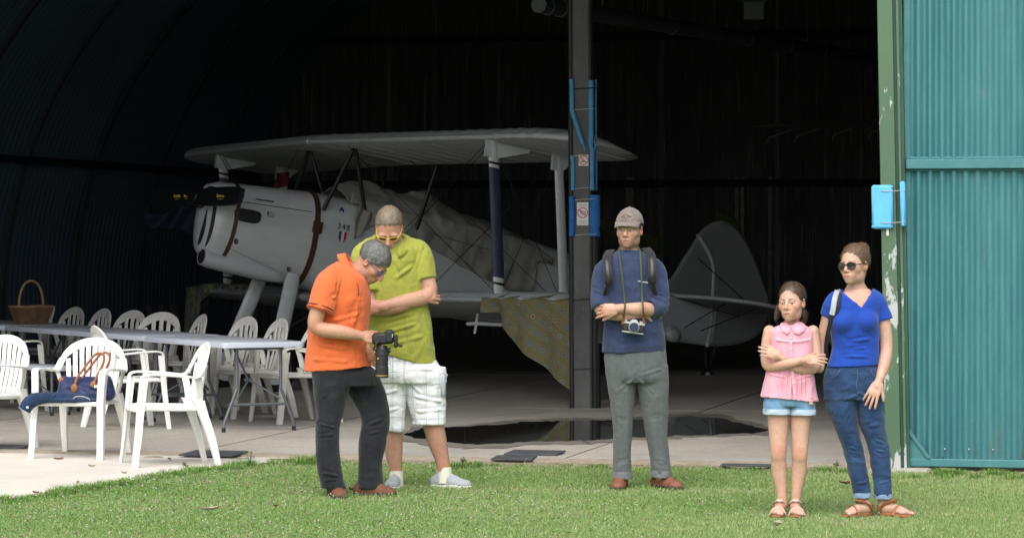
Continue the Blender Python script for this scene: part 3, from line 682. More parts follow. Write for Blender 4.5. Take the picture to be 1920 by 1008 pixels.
for ph in (0, 2.1, 4.2):
    t = MB(); pts = []
    for k in range(160): a = 2*math.pi*k/160; x, y = bring(1.03)(a); pts.append((x+.006*math.cos(a*26+ph)*math.cos(a), y+.006*math.cos(a*26+ph)*math.sin(a), BH+.012+.006*math.sin(a*26+ph)))
    t.tube(pts, .006, 5, closed=True); t.build('rim_strand', M['wicker2'], bk)
for ph in (0, 1.57, 3.14, 4.71):
    t = MB(); pts = []
    for k in range(90):
        a = math.pi*(k/89); R0 = .150; b = a*16+ph
        pts.append((R0*math.cos(a)*(1-.06*math.cos(a)**2)+.007*math.cos(b)*math.cos(a), .007*math.sin(b), .13+.30*math.sin(a)**.8+.007*math.cos(b)*math.sin(a)))
    t.tube(pts, .0068, 5); t.build('handle_strand', M['wicker2'], bk)
# ================================================================= the biplane
M['dope'] = mat('pale_grey_aircraft_paint', (.60, .63, .65), .28, var=.16, vscale=4, stretch=(.6, 1, 2.5), spec=.5)
M['dopef'] = mat('pale_grey_wing_fabric', (.50, .52, .53), .42, var=.06, vscale=6)
M['tailf'] = mat('shade_darkened_tail_fabric', (.25, .265, .265), .5, var=.1, vscale=6)  # tail colour darkened to carry the shade deeper in the hangar
M['navyst'] = mat('navy_strut_sleeve', (.03, .045, .08), .55, var=.3)
M['black'] = mat('black_satin', (.012, .012, .013), .45)
M['strap'] = mat('brown_leather_strap', (.085, .035, .018), .55, var=.4, vscale=20, bump=.2)
M['yellow'] = mat('yellow_print', (.65, .48, .04), .6)
M['exh'] = mat('painted_dark_opening', (.006, .007, .009), .7, var=.8, vscale=60, var2=(.03, .03, .035))  # flush dark patches: shade inside the cowling openings painted as colour
M['tarp'] = mat('grey_canvas_tarp', (.30, .295, .265), .9, var=.2, vscale=5, bump=.3, bscale=120)
M['blueprint'] = mat('blue_print', (.03, .05, .25), .5); M['whiteprint'] = mat('white_print', (.7, .7, .7), .5)
KP = 1.06; AH = R(33.04); PIT = R(10.4)
plane = empty('biplane', (-2.09, 32.12, 1.78), 0, 'pale grey biplane under a tarp behind the hangar post', 'aircraft')
plane.rotation_euler = (0, -PIT, math.pi+AH); plane.scale = (KP,)*3
MP = Matrix.Translation(plane.location) @ plane.rotation_euler.to_matrix().to_4x4() @ Matrix.Scale(KP, 4)
MPi = MP.inverted()
def pw_(p): return MP @ Vector(p)
def PX(px, py, Y):                  # point of the plane's own Y-section seen at a pixel
    o = MPi @ Vector((0, 0, HC)); e = MPi @ at(px, py, 30.0); d = e-o; t = (Y-o.y)/d.y; return o+d*t
SEC = np.array([(1.33, .035, .03, -.34), (1.32, .11, .10, -.46), (1.285, .18, .16, -.53), (1.20, .235, .195, -.58), (1.04, .27, .215, -.60), (.2, .36, .29, -.68), (-.5, .375, .31, -.70), (-1.2, .37, .32, -.70), (-2.4, .34, .30, -.655), (-3.5, .25, .20, -.56), (-4.6, .11, .07, -.46), (-5.12, .035, .02, -.42)])[::-1]
def fsec(X):
    r = [np.interp(X, SEC[:, 0], SEC[:, i]) for i in (1, 2, 3)]; return r
def fpt(X, th, off=0.0):            # th 0 = port side, 90 = top
    w_, t, b = fsec(X); c, s = math.cos(th), math.sin(th); zc = (t+b)/2; hz = (t-b)/2
    n = 2.7 if X > -.2 else 3.0
    y = (w_+off)*math.copysign(abs(c)**(2/n), c); z = zc+(hz+off)*math.copysign(abs(s)**(2/n), s)
    if z < zc: y *= 1-.22*((zc-z)/hz)**2*(1 if X > 0 else .5)
    return Vector((X, y, z))
def frange(x0, x1, n): return np.linspace(x0, x1, n)
TH_ = np.linspace(0, 2*math.pi, 41)[:-1]
mb = MB(); mb.loft([[fpt(X, t) for t in TH_] for X in np.concatenate([frange(1.33, 1.20, 10), frange(1.15, .215, 12)])]); cowl = mb.build('cowling', M['dope'], plane, ang=60)
mb = MB(); mb.loft([[fpt(X, t) for t in TH_] for X in frange(.20, -5.12, 40)]); fus = mb.build('fuselage', M['dope'], plane, ang=60)
def fband(X, w_, off, th0, th1, slope=0.0, n=30):
    mb = MB(); rings = []
    for t in np.linspace(th0, th1, n):
        x = X+slope*(math.sin(t)); rings.append([fpt(x-w_, t, off*.2), fpt(x-w_, t, off), fpt(x+w_, t, off), fpt(x+w_, t, off*.2)])
    mb.loft(rings); return mb
fband(1.06, .020, .008, R(-58), R(150), -.02).build('strap', M['strap'], plane, smooth=False)
fband(.20, .029, .012, R(-95), R(230)).build('strap', M['strap'], plane, smooth=False)
t = MB(); q = fpt(.20, R(8), .018); t.box(q, (.11, .02, .12), bev=.006); t.build('strap_buckle', M['strap'], plane)
def fpatch(name, x0, x1, t0, t1, off, m, par, rnd=True, n=14):
    cx, ct, hx, ht = (x0+x1)/2, (t0+t1)/2, (x1-x0)/2, (t1-t0)/2; ring = []; ring2 = []
    for k in range(n*2):
        a = 2*math.pi*k/(n*2); e = .6
        u, v = math.copysign(abs(math.cos(a))**e, math.cos(a)), math.copysign(abs(math.sin(a))**e, math.sin(a))
        ring.append(fpt(cx+hx*u, ct+ht*v, off)); ring2.append(fpt(cx+hx*u*.9, ct+ht*v*.9, off+.003))
    mb = MB(); mb.loft([ring, ring2], cap=False); mb.add(ring2+[fpt(cx, ct, off+.003)], [(k, (k+1) % (n*2), n*2) for k in range(n*2)])
    return mb.build(name, m, par)
def fth(X, z):                       # angle on the port side for a height
    best = min(np.linspace(-1.5, 1.5, 400), key=lambda t: abs(fpt(X, t).z-z)); return best
a, b = PX(443, 388, .28), PX(488, 422, .30); fpatch('exhaust_opening', b.x, a.x, fth(1, b.z), fth(1, a.z), .004, M['exh'], cowl)
a, b = PX(478, 371, .3), PX(519, 385, .3); lv = fpatch('louvre', b.x, a.x, fth(.8, b.z), fth(.8, a.z), .006, M['dope'], cowl)
t = MB(); t.tube([fpt(b.x+.03, fth(.8, a.z)-.03, .012), fpt(a.x-.03, fth(.8, a.z)-.03, .012)], .007, 6); t.build('slot', M['black'], lv)
c0 = PX(512, 402, .32); c0.y = fpt(c0.x, fth(c0.x, c0.z)).y; t = MB(); t.tube([c0+Vector((.05, 0, 0)), c0, c0+Vector((-.06, -.03, 0))], [.028, .027, .008], 10); t.build('air_nozzle', M['dope'], cowl)
t = MB(); t.tube([c0+Vector((.051, 0, 0)), c0+Vector((.04, 0, 0))], .022, 10); t.build('nozzle_mouth', M['black'], cowl)
for px, py in ((447, 452), (546, 503)):
    c0 = PX(px, py, .30); th = fth(c0.x, c0.z); q = fpt(c0.x, th, .004); t = MB(); t.ball(q, (.026, .008, .030), 10, 6); f_ = t.build('fastener', M['black'], cowl); t = MB(); t.box(q+Vector((0, .010, 0)), (.010, .006, .04)); t.build('slot', M['zinc'], f_)
# rivet lines and panel seam
t = MB(); t.tube([fpt(x, fth(.5, .0)+.12+.02*(1-x), .002) for x in frange(1.2, .26, 12)], .0035, 4); t.build('panel_seam', M['black'], cowl)
for i in range(26):
    x = 1.1-.03*i; q = fpt(x, -.55-.016*i, .001); t = MB(); t.ball(q, .006, 6, 4); t.build('rivet', M['navyst'], cowl)
# intake slots on the nose
for X, t0, t1, wx in ((1.275, R(40), R(-48), .020), (1.318, R(10), R(-75), .010)):
    mb = MB(); rings = []
    for k, t in enumerate(np.linspace(t0, t1, 16)):
        s = math.sin(math.pi*(k+.4)/15.8)**.5; rings.append([fpt(X-wx*s, t, .001), fpt(X, t, .006), fpt(X+wx*s*.6, t, .001)])
    mb.loft(rings); mb.build('air_intake', M['exh'], cowl)
mb = MB(); mb.tube([(1.29, .10, .05), (1.335, .10, .06)], [.085, .07], 16); mb.build('upper_intake', M['navyst'], cowl)
# oil-cooler scoop low on the port side
rings = []
for x, w_, dz in ((1.28, .10, .0), (1.2, .115, -.015), (.9, .115, -.01), (.5, .09, .01), (.28, .03, .05)):
    rings.append([Vector((x, .09+w_*math.cos(t), -.585-.06*(1-x)+dz+.085*math.sin(t))) for t in np.linspace(0, 2*math.pi, 17)[:-1]])
mb = MB(); mb.loft(rings); mb.build('cooler_scoop', M['dope'], plane)
t = MB(); t.tube([(1.285, .09, -.57), (1.27, .09, -.57)], [.075, .07], 14); t.build('scoop_mouth', M['exh'], plane)

# wings
def wing(name, side, Z0, dih, XS, span, root, ribs, m, chord=1.22):
    Ys = []; bay = (span-root)/ribs
    for k in range(ribs): Ys += [(root+bay*(k+f), g_) for f, g_ in ((0, 0), (.12, .55), (.3, .9), (.5, 1), (.7, .9), (.88, .55))]
    Ys.append((span, 0)); rings = []
    for i, (Y, g0_) in enumerate(Ys):
        X0 = XS-.13*Y; ch_ = chord; e = max(0, (Y-(span-.75))/.75)
        cut = 1-math.sqrt(max(0, 1-e**2.6)); X0 -= .42*cut; ch_ = chord*(1-.93*cut)
        sag = .050*g0_; rg = []
        prof = [(0, 0), (.008, .022), (.03, .042), (.06, .056), (.12, .074), (.25, .090), (.4, .092), (.6, .072), (.8, .040), (1, .004), (.8, -.004), (.5, -.012), (.25, -.020), (.10, -.022), (.04, -.018), (.012, -.010)]
        for j, (a, b) in enumerate(prof):
            g = sag*(1 if a > .02 else 0)*min(1, (1-a)*6)*(1-e); g = g if b > 0.01 else -g*.55
            rg.append(Vector((X0-a*ch_, side*Y, Z0+dih*Y+(b-g/1.2)*ch_*1.25+.0*e)))
        rings.append(rg)
    mb = MB(); mb.loft(rings); return mb.build(name, m, plane, ang=180)
UZ, UD, LZ_, LD = .785, .016, -.755, .030
UXS, LXS = .27, -.06
for sd in (1, -1):
    uw = wing('upper_wing', sd, UZ, UD, UXS, 4.16 if sd < 0 else 3.86, .02, 20, M['dopef'])
    lw_ = wing('lower_wing', sd, LZ_, LD, LXS, 4.0, .30, 18, M['dopef'])
    # leading-edge strip
    for nm, w0, Z0, dih, XS, sp_ in (('leading_edge', uw, UZ, UD, UXS, 3.42), ('leading_edge', lw_, LZ_, LD, LXS, 3.3)):
        t = MB(); t.tube([Vector((XS-.13*Y-.018, sd*Y, Z0+dih*Y+.010)) for Y in np.linspace(.02 if Z0 > 0 else .33, sp_, 20)], [.024]*15+[.021, .017, .013, .009, .005], 10, flat=.8); t.build(nm, M['dopef'], w0)
    # under-wing rib tapes
    for k in range(14):
        Y = .3+k*.25; t = MB(); t.tube([Vector((UXS-.13*Y-c*1.22, sd*Y, UZ+UD*Y-.024-.0*c)) for c in (.12, .3, .6, .82)], .004, 4); t.build('rib_tape', M['dope'], uw)
def strut(name, a, b, chd, th, m, par=plane, n=12, taper=1.0):
    a, b = Vector(a), Vector(b); mb = MB(); rings = []
    for t in (0, .1, .5, .9, 1):
        p = a+(b-a)*t; s = 1 if .05 < t < .95 else taper
        rings.append([p+Vector((chd*s*math.cos(2*math.pi*k/n), th*s*math.sin(2*math.pi*k/n), 0)) for k in range(n)])
    mb.loft(rings); return mb.build(name, m, par)
def upt(Y, sd, c): return Vector((UXS-.13*Y-c*1.22, sd*Y, UZ+UD*Y-.02))
def lpt(Y, sd, c): return Vector((LXS-.13*Y-c*1.22, sd*Y, LZ_+LD*Y+.06))
YS = 2.75
for sd in (1, -1):
    a, b = upt(YS, sd, .10), lpt(YS, sd, .10); st = strut('interplane_strut', a, b, .060, .026, M['dope'])
    a1, b1 = a+(b-a)*.17, a+(b-a)*.88; strut('sleeve', a1, b1, .064, .031, M['navyst'], st)
    for f in (.14, .92): q = a+(b-a)*f; strut('ring', q-Vector((0, 0, .012)), q+Vector((0, 0, .012)), .066, .033, M['black'], st)
    t = MB(); t.prism([a+Vector((.075, -.02, .03)), a+Vector((-.42, -.02, .01)), a+Vector((-.40, -.02, -.03)), a+Vector((-.06, -.02, -.15)), a+Vector((.07, -.02, -.15))], (0, .04, 0)); t.build('fairing', M['dope'], st, smooth=False)
    a2, b2 = upt(YS, sd, .72), lpt(YS, sd, .72); st2 = strut('interplane_strut', a2, b2, .054, .024, M['dope'])
    t = MB(); t.prism([a2+Vector((.075, -.02, .05)), a2+Vector((-.22, -.02, .05)), a2+Vector((-.06, -.02, -.13)), a2+Vector((.06, -.02, -.13))], (0, .04, 0)); t.build('fairing', M['dope'], st2, smooth=False)
    # bracing wires
    r1, r2 = lpt(.42, sd, .10), lpt(.42, sd, .72); c1, c2 = upt(.5, sd, .10), upt(.5, sd, .72)
    for p, q in ((a, r1), (a+Vector((.05, 0, 0)), r1+Vector((.05, 0, 0))), (a2, r2), (b, c1), (b2, c2), (a, b2), (a2, b)):
        t = MB(); t.bar(p, q, .0036, 5); t.build('bracing_wire', M['black'], plane)
q = upt(YS, -1, .72); t = MB(); t.sheet([[q+Vector((-.06+.16*a, .05+.03*math.sin(a*7+b*3), -.02-.17*b-.05*a)) for b in np.linspace(0, 1, 6)] for a in np.linspace(0, 1, 6)]); t.build('red_streamer', mat('dull_red_cloth', (.17, .02, .025), .85, var=.3), plane, ang=180)
# cabane struts
for sd in (1, -1):
    top = Vector((-.02, sd*.46, UZ-.02)); ft, fb = top, Vector((.16, sd*.36, .10)); strut('cabane_strut', ft, fb, .024, .016, M['black'])
    strut('cabane_strut', top+Vector((-.02, 0, 0)), Vector((-.34, sd*.37, .10)), .022, .016, M['black'])
    strut('cabane_strut', Vector((-.98, sd*.52, UZ-.02)), Vector((-.92, sd*.37, .0)), .024, .016, M['black'])
    strut('cabane_strut', Vector((-1.0, sd*.40, .10)), Vector((-1.9, sd*.40, .06)), .016, .012, M['black'])
# undercarriage
for sd in (1, -1):
    zg = .02+.23; X = .52; Z = (zg-1.78)/KP/math.cos(PIT)-X*math.tan(PIT)
    hub = Vector((X, sd*.52, Z)); g = strut('gear_leg', Vector((.36, sd*.33, -.58)), hub+Vector((0, 0, .02)), .085, .04, M['dope'], taper=.8)
    t = MB(); t.bar(Vector((-.55, sd*.3, -.68)), hub, .02, 8); t.build('drag_strut', M['black'], plane)
    t = MB(); t.tube([hub+Vector((.19*math.cos(k*math.pi/12), 0, .19*math.sin(k*math.pi/12))) for k in range(24)], .058, 10, closed=True); wh = t.build('wheel', M['black'], plane)
    t = MB(); t.tube([hub-Vector((0, .045, 0)), hub+Vector((0, .045, 0))], .15, 20); t.build('hub_cap', M['dope'], wh)
t = MB(); t.bar((.52, -.52, Z), (.52, .52, Z), .022, 8); t.build('axle', M['black'], plane)
# tail
def slab(name, pts, th, m, par=plane):
    mid = sum((Vector(p) for p in pts), Vector())/len(pts)
    mb = MB(); inner = [Vector(p)+(mid-Vector(p)).normalized()*.04 for p in pts]
    ringA = [p+Vector((0, th/2, 0)) for p in inner]; ringB = [p-Vector((0, th/2, 0)) for p in inner]; E_ = [Vector((p[0], 0, p[2])) for p in pts]
    mb.loft([ringA, E_, ringB]); return mb.build(name, m, par, ang=25)
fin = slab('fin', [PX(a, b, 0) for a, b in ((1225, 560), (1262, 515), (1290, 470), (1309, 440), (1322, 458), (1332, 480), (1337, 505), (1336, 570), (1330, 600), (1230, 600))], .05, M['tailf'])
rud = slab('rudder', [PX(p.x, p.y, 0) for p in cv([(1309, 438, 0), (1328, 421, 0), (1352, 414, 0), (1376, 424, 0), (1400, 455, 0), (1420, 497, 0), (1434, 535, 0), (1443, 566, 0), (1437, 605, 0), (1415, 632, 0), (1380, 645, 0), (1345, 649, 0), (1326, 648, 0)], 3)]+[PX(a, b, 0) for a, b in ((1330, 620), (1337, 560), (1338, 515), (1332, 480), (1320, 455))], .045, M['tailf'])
t = MB(); t.tube(cv([PX(1308, 440, .03), PX(1322, 462, .03), PX(1334, 486, .03), PX(1338, 512, .03), PX(1335, 570, .03), PX(1330, 620, .03), PX(1326, 650, .03)], 4), .022, 8); t.build('rudder_post', M['dope'], rud)
TZ = PX(1335, 571, 0).z; TX = PX(1335, 571, 0).x
for sd in (1, -1):
    pts = [(TX+.62, .0), (TX+.55, .5), (TX+.42, .8), (TX+.28, 1.02), (TX+.1, 1.10), (TX-.12, 1.08), (TX-.36, .98), (TX-.46, .8), (TX-.46, .25), (TX-.2, .06)]
    mid = Vector((TX, sd*.6, TZ)); out = [Vector((a, sd*b, TZ)) for a, b in pts]; inn = [p+(mid-p).normalized()*.05 for p in out]
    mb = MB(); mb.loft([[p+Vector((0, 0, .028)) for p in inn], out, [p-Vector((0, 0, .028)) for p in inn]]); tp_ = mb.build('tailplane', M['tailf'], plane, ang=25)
    t = MB(); t.tube([p for p in out[:6]], .020, 8); t.build('leading_edge', M['dope'], tp_)
    t = MB(); t.bar(Vector((TX+.1, sd*.8, TZ)), PX(1300, 520, 0)+Vector((0, sd*.02, .22)), .006, 5); t.bar(Vector((TX-.05, sd*.8, TZ)), Vector((TX+.15, sd*.05, TZ-.32)), .006, 5); t.bar(Vector((TX+.3, sd*.7, TZ)), Vector((TX+.4, sd*.05, TZ-.34)), .006, 5); t.build('tail_wire', M['black'], plane)
    t = MB(); t.bar(Vector((TX+.9, sd*.06, TZ+.02)), Vector((TX-.15, sd*.30, TZ-.1)), .006, 5); t.bar(Vector((TX-.15, sd*.30, TZ-.1)), Vector((TX-.15, sd*.30, TZ-.02)), .010, 5); t.build('control_cable', M['black'], plane)
tw = PX(1325, 703, 0); t = MB(); t.tube([tw+Vector((.055*math.cos(k*math.pi/8), 0, .055*math.sin(k*math.pi/8))) for k in range(16)], .028, 8, closed=True); tww = t.build('tail_wheel', M['black'], plane)
t = MB(); t.tube([tw-Vector((0, .02, 0)), tw+Vector((0, .02, 0))], .04, 12); t.build('hub_cap', M['dope'], tww)
t = MB(); t.bar(tw, PX(1322, 650, 0), .018, 8); t.bar(tw, PX(1345, 640, 0), .012, 6); t.build('tail_strut', M['black'], plane)
q = PX(1263, 627, .14); t = MB(); t.ball(Vector((q.x, .13, q.z)), (.10, .05, .085), 14, 8); t.build('inspection_cover', M['dopef'], plane)
# control lever under the lower wing
q = pw_(lpt(2.2, 1, .45)); t = MB(); a, b, c0 = MPi @ at(893, 606, 30.6), MPi @ at(890, 625, 30.6), MPi @ at(948, 609, 30.3)
t.bar(a+Vector((0, 0, .1)), b, .014, 6); t.bar(a, c0, .018, 6); t.bar(a, MPi @ at(876, 607, 30.7), .018, 6); t.build('aileron_lever', M['dope'], plane)
# propeller: one wooden airscrew in black sleeves
pr = []
for sd in (1, -1):
    mb = MB(); rings = []
    for Y in np.linspace(.05, .98, 9):
        h = .085+.012*math.sin((Y-.05)*3.3)-(0.012 if Y > .9 else 0); tw_ = .5-.35*Y
        rings.append([Vector((1.41+dx*math.cos(tw_)-dz*math.sin(tw_)*.6, sd*Y, .0+dz)) for dx, dz in ((-.02, h), (.02, h), (.028, .0), (.02, -h), (-.02, -h), (-.028, 0))])
    mb.loft(rings); mb.build('propeller_cover', M['black'], plane, smooth=False)
mb = MB(); mb.tube([(1.29, 0, 0), (1.36, 0, 0), (1.45, 0, 0)], [.10, .10, .07], 14); mb.build('propeller_hub', M['black'], plane)
def letters(cx, cy, cz, X, w_, h_, n, name, m, par, jit=0):
    t = MB(); x = -w_/2
    for i in range(n):
        l = w_/n; hh = h_*(1.35 if i == 0 else .62+.35*RNG.random()); t.box((X, cy+x+l/2, cz+(hh-h_)/2), (.003, l*.72, hh)); x += l
    t.box((X, cy+.004, cz-h_*1.25), (.003, w_*.62, h_*.22)); return t.build(name, m, par, smooth=False)
letters(0, .60, .0, 1.442, .16, .026, 9, 'sleeve_print', M['yellow'], plane)
letters(0, -.34, .01, 1.442, .14, .026, 8, 'sleeve_print', M['yellow'], plane); letters(0, -.10, -.0, 1.465, .08, .02, 5, 'sleeve_print', M['yellow'], plane)
# number and shield on the port side
def text_mesh(s, size, name, m, par):
    cu = bpy.data.curves.new(name, 'FONT'); cu.body = s; cu.size = size; cu.align_x = 'CENTER'; cu.space_character = 1.25; cu.extrude = .0
    ob = bpy.data.objects.new(name, cu); COL.objects.link(ob); dg = bpy.context.evaluated_depsgraph_get(); me = bpy.data.meshes.new_from_object(ob.evaluated_get(dg)); bpy.data.objects.remove(ob); me.materials.clear(); me.materials.append(m)
    o = bpy.data.objects.new(name, me); link(o, par); KIDS.setdefault(par.name, []).append(o); return o
def onside(px, py, off=.006):
    q = PX(px, py, .37); th = fth(q.x, q.z); return fpt(q.x, th, off)
o = text_mesh('348', .085, 'number', M['ink'], fus); q = onside(644, 431); o.location = q; o.rotation_euler = (R(90), 0, R(180)); 
for k, (mm, x0, x1) in enumerate((('blueprint', .045, .016), ('whiteprint', .016, -.016), ('red', -.016, -.045))):
    c0 = onside(643, 438, .007); t = MB(); def_ = []
    def zb(x): return -.11*(1-(abs(x)/.06)**1.6)+.0
    t.add([c0+Vector((x0, 0, .02)), c0+Vector((x1, 0, .02)), c0+Vector((x1, 0, zb(x1)+.02-.02)), c0+Vector(((x0+x1)/2, 0, zb((x0+x1)/2))), c0+Vector((x0, 0, zb(x0)))], [(0, 1, 2, 3, 4)]); t.build('shield_stripe', M[mm], fus, smooth=False)
t = MB(); c0 = onside(645, 397, .006); t.add([c0+Vector((.03, 0, -.01)), c0+Vector((.022, 0, .03)), c0+Vector((0, 0, .045)), c0+Vector((-.025, 0, .02)), c0+Vector((-.03, 0, -.015)), c0+Vector((0, 0, .01))], [(0, 1, 2, 3, 4, 5)]); t.box(c0+Vector((-.005, 0, -.03)), (.09, .001, .006)); t.build('emblem', M['blueprint'], fus, smooth=False)

def vn_(P, sc):
    p = np.asarray(P)*sc; i = np.floor(p).astype(np.int64); f = p-i; f = f*f*(3-2*f); r = 0; T_ = np.random.default_rng(9).random(4096)
    for a in (0, 1):
        for b in (0, 1):
            for c in (0, 1):
                h = ((i[:, 0]+a)*73856093 ^ (i[:, 1]+b)*19349663 ^ (i[:, 2]+c)*83492791) & 4095
                r = r+T_[h]*np.where(a, f[:, 0], 1-f[:, 0])*np.where(b, f[:, 1], 1-f[:, 1])*np.where(c, f[:, 2], 1-f[:, 2])
    return r*2-1
# grey tarp over the cockpits (lies on the fuselage)
tarp = empty('cockpit_tarp', plane.location, 0, 'grey canvas tarp draped over the biplane cockpits', 'tarp')
tarp.rotation_euler = plane.rotation_euler; tarp.scale = plane.scale
top = [(625, 352), (642, 346), (660, 341), (683, 339), (700, 346), (720, 356), (745, 362), (770, 360), (796, 357), (806, 363), (830, 385), (860, 402), (900, 411), (940, 430), (975, 452), (1006, 472)]
tq = [PX(a, b, 0) for a, b in top]; TXs = [p.x for p in tq][::-1]; TZs = [p.z for p in tq][::-1]
low = [(656, 356), (672, 385), (680, 410), (682, 424), (686, 430), (692, 424), (720, 425), (780, 450), (830, 480), (880, 508), (930, 535), (965, 548), (1000, 545), (1007, 490)]
lq = [PX(a, b, .37) for a, b in low]; LXs = [p.x for p in lq][::-1]; LZs = [p.z for p in lq][::-1]
P = []; xs = np.linspace(max(TXs), min(TXs), 110)
for i, X in enumerate(xs):
    zt = np.interp(X, TXs, TZs); zl = np.interp(X, LXs, LZs); w_, ft, fb = fsec(X); row = []
    sh = min(ft+.0, zt-.02)
    for j in np.linspace(-1, 1, 61):
        a = abs(j); sg_ = 1 if j > 0 else -1
        if a < .5:
            t_ = a/.5; y = (w_+.02)*t_**1.0; z = zt+(sh-.06-zt)*t_**1.45
            fo = .012*math.sin(9*X+6*t_)*t_
            z += fo
        else:
            t_ = (a-.5)/.5; z = sh-.06+(zl-sh+.06)*t_; th = fth(X, max(min(z, ft-.02), (ft+fb)/2+.0)) if False else 0
            y = w_+.022+.015*math.sin(X*13+2*sg_)*t_+.012*math.sin(X*29+z*9)*t_+.008*math.sin(z*31+X*7)
        row.append((X, sg_*y, z+.006*math.sin(X*21+j*5)))
    P.append(row)
A_ = np.array([[list(q) for q in r] for r in P]); sh_a = A_.shape; F_ = A_.reshape(-1, 3); rd = (1-np.abs(vn_(F_*np.array([1, 1, 1.6]), 5.5)))*.030+(1-np.abs(vn_(F_+3, 13)))*.013-.022; yy = np.sign(F_[:, 1]); F_ = F_+np.stack([0*rd, rd*yy*np.clip(np.abs(F_[:, 1])/.25, 0, 1), rd*np.clip(1-np.abs(F_[:, 1])/.5, .1, 1)], 1); P = [[tuple(q) for q in r] for r in F_.reshape(sh_a)]
mb = MB(); mb.sheet(P); tc_ = mb.build('canvas', M['tarp'], tarp, ang=180)
so = tc_.modifiers.new('thickness', 'SOLIDIFY'); so.thickness = .008
# loose front corner of the tarp
t = MB(); P = []
for i, s in enumerate(np.linspace(0, 1, 14)):
    a = PX(669+26*s, 385+14*s, .40); row = []
    for j, v in enumerate(np.linspace(0, 1, 12)):
        row.append(a+Vector((.03*math.sin(v*5+s*3)*v, .02+.02*math.sin(s*9+v*4), -.34*v*(1-.5*s)-.0)))
    P.append(row)
t.sheet(P); fl_ = t.build('loose_corner', M['tarp'], tarp, ang=180); so = fl_.modifiers.new('thickness', 'SOLIDIFY'); so.thickness = .006

# floral sheet over the port lower wing tip
m = mat('yellow_floral_cloth', (.22, .20, .07), .9); M['floral'] = m
Lk = m.node_tree.links; at_ = node(m, 'ShaderNodeAttribute', attribute_name='cloth_uv'); mp = node(m, 'ShaderNodeMapping'); mp.inputs['Rotation'].default_value = (0, 0, R(-32)); Lk.new(at_.outputs['Vector'], mp.inputs[0])
vo = node(m, 'ShaderNodeTexVoronoi', voronoi_dimensions='2D'); vo.inputs['Scale'].default_value = 8.2; vo.inputs['Randomness'].default_value = .22; Lk.new(mp.outputs[0], vo.inputs['Vector'])
sep = node(m, 'ShaderNodeSeparateColor'); Lk.new(vo.outputs['Color'], sep.inputs[0])
wav = node(m, 'ShaderNodeTexWave', wave_type='BANDS', bands_direction='Y'); wav.inputs['Scale'].default_value = 2.6; wav.inputs['Distortion'].default_value = .4; Lk.new(mp.outputs[0], wav.inputs['Vector'])
c = mixc(m, ramp(m, wav.outputs['Fac'], .80, .92, 0, .8), (.185, .175, .090), (.19, .15, .06))
leaf = ramp(m, vo.outputs['Distance'], .34, .26); c = mixc(m, leaf, c, (.13, .145, .085))
pet = ramp(m, vo.outputs['Distance'], .25, .20); c = mixc(m, pet, c, mixc(m, ramp(m, sep.outputs[0], .45, .55), (.245, .235, .19), (.165, .185, .18)))
cen = ramp(m, vo.outputs['Distance'], .12, .08); c = mixc(m, cen, c, mixc(m, ramp(m, sep.outputs[1], .5, .6), (.12, .14, .15), (.28, .04, .035)))
nn = noise(m, 40, detail=4); setc(m, c); setbump(m, nn, .2, .004)
fc = empty('floral_wing_cover', pw_(lpt(3.4, 1, 0)), 0, 'yellow floral sheet hanging from the lower wing tip', 'cloth')
ys = np.linspace(2.72, 3.97, 44); P = []; UV = []
bz = ([940, 950, 975, 1005, 1040, 1075, 1105, 1128], [585, 608, 642, 672, 706, 734, 715, 690])
for i, Y in enumerate(ys):
    e = max(0, (Y-3.4)/.75); X0 = LXS-.13*Y-.62*(1-math.sqrt(max(0, 1-min(1, e)**2.6)))
    edge = Vector((X0, Y, LZ_+LD*Y)); we = pw_(edge); pxe = 960+FPX*we.x/we.y
    zb_ = HC+(HOR-np.interp(pxe, *bz))*we.y/FPX; row = []; ur = []
    fw = (MP.to_3x3() @ Vector((1, 0, 0))).normalized()
    for j, v in enumerate(np.linspace(-.45, 1, 40)):
        if v < 0:
            p = pw_(Vector((X0+v*1.2, Y, LZ_+LD*Y+.085*min(1, -v*5)+.02+.012*math.sin(Y*17+v*9)))); ur.append((Y*1.06, v*1.2))
        else:
            z = we.z+.03-(we.z+.03-zb_)*v; fold = (.035*math.sin(Y*8+.6)+.02*math.sin(Y*19))*min(1, v*1.5)
            p = we+fw*(.045+fold)+Vector((.05*v*(Y-3.3)*.4, 0, 0)); p.z = z; ur.append((Y*1.06, (we.z-z)))
        row.append(p-fc.location)
    P.append(row); UV.append(ur)
mb = MB(); mb.sheet(P); o = mb.build('sheet', M['floral'], fc, ang=180)
ca = o.data.attributes.new('cloth_uv', 'FLOAT_VECTOR', 'POINT'); ca.data.foreach_set('vector', np.array([(u_, v_2, 0) for r in UV for u_, v_2 in r], dtype=np.float32).ravel())
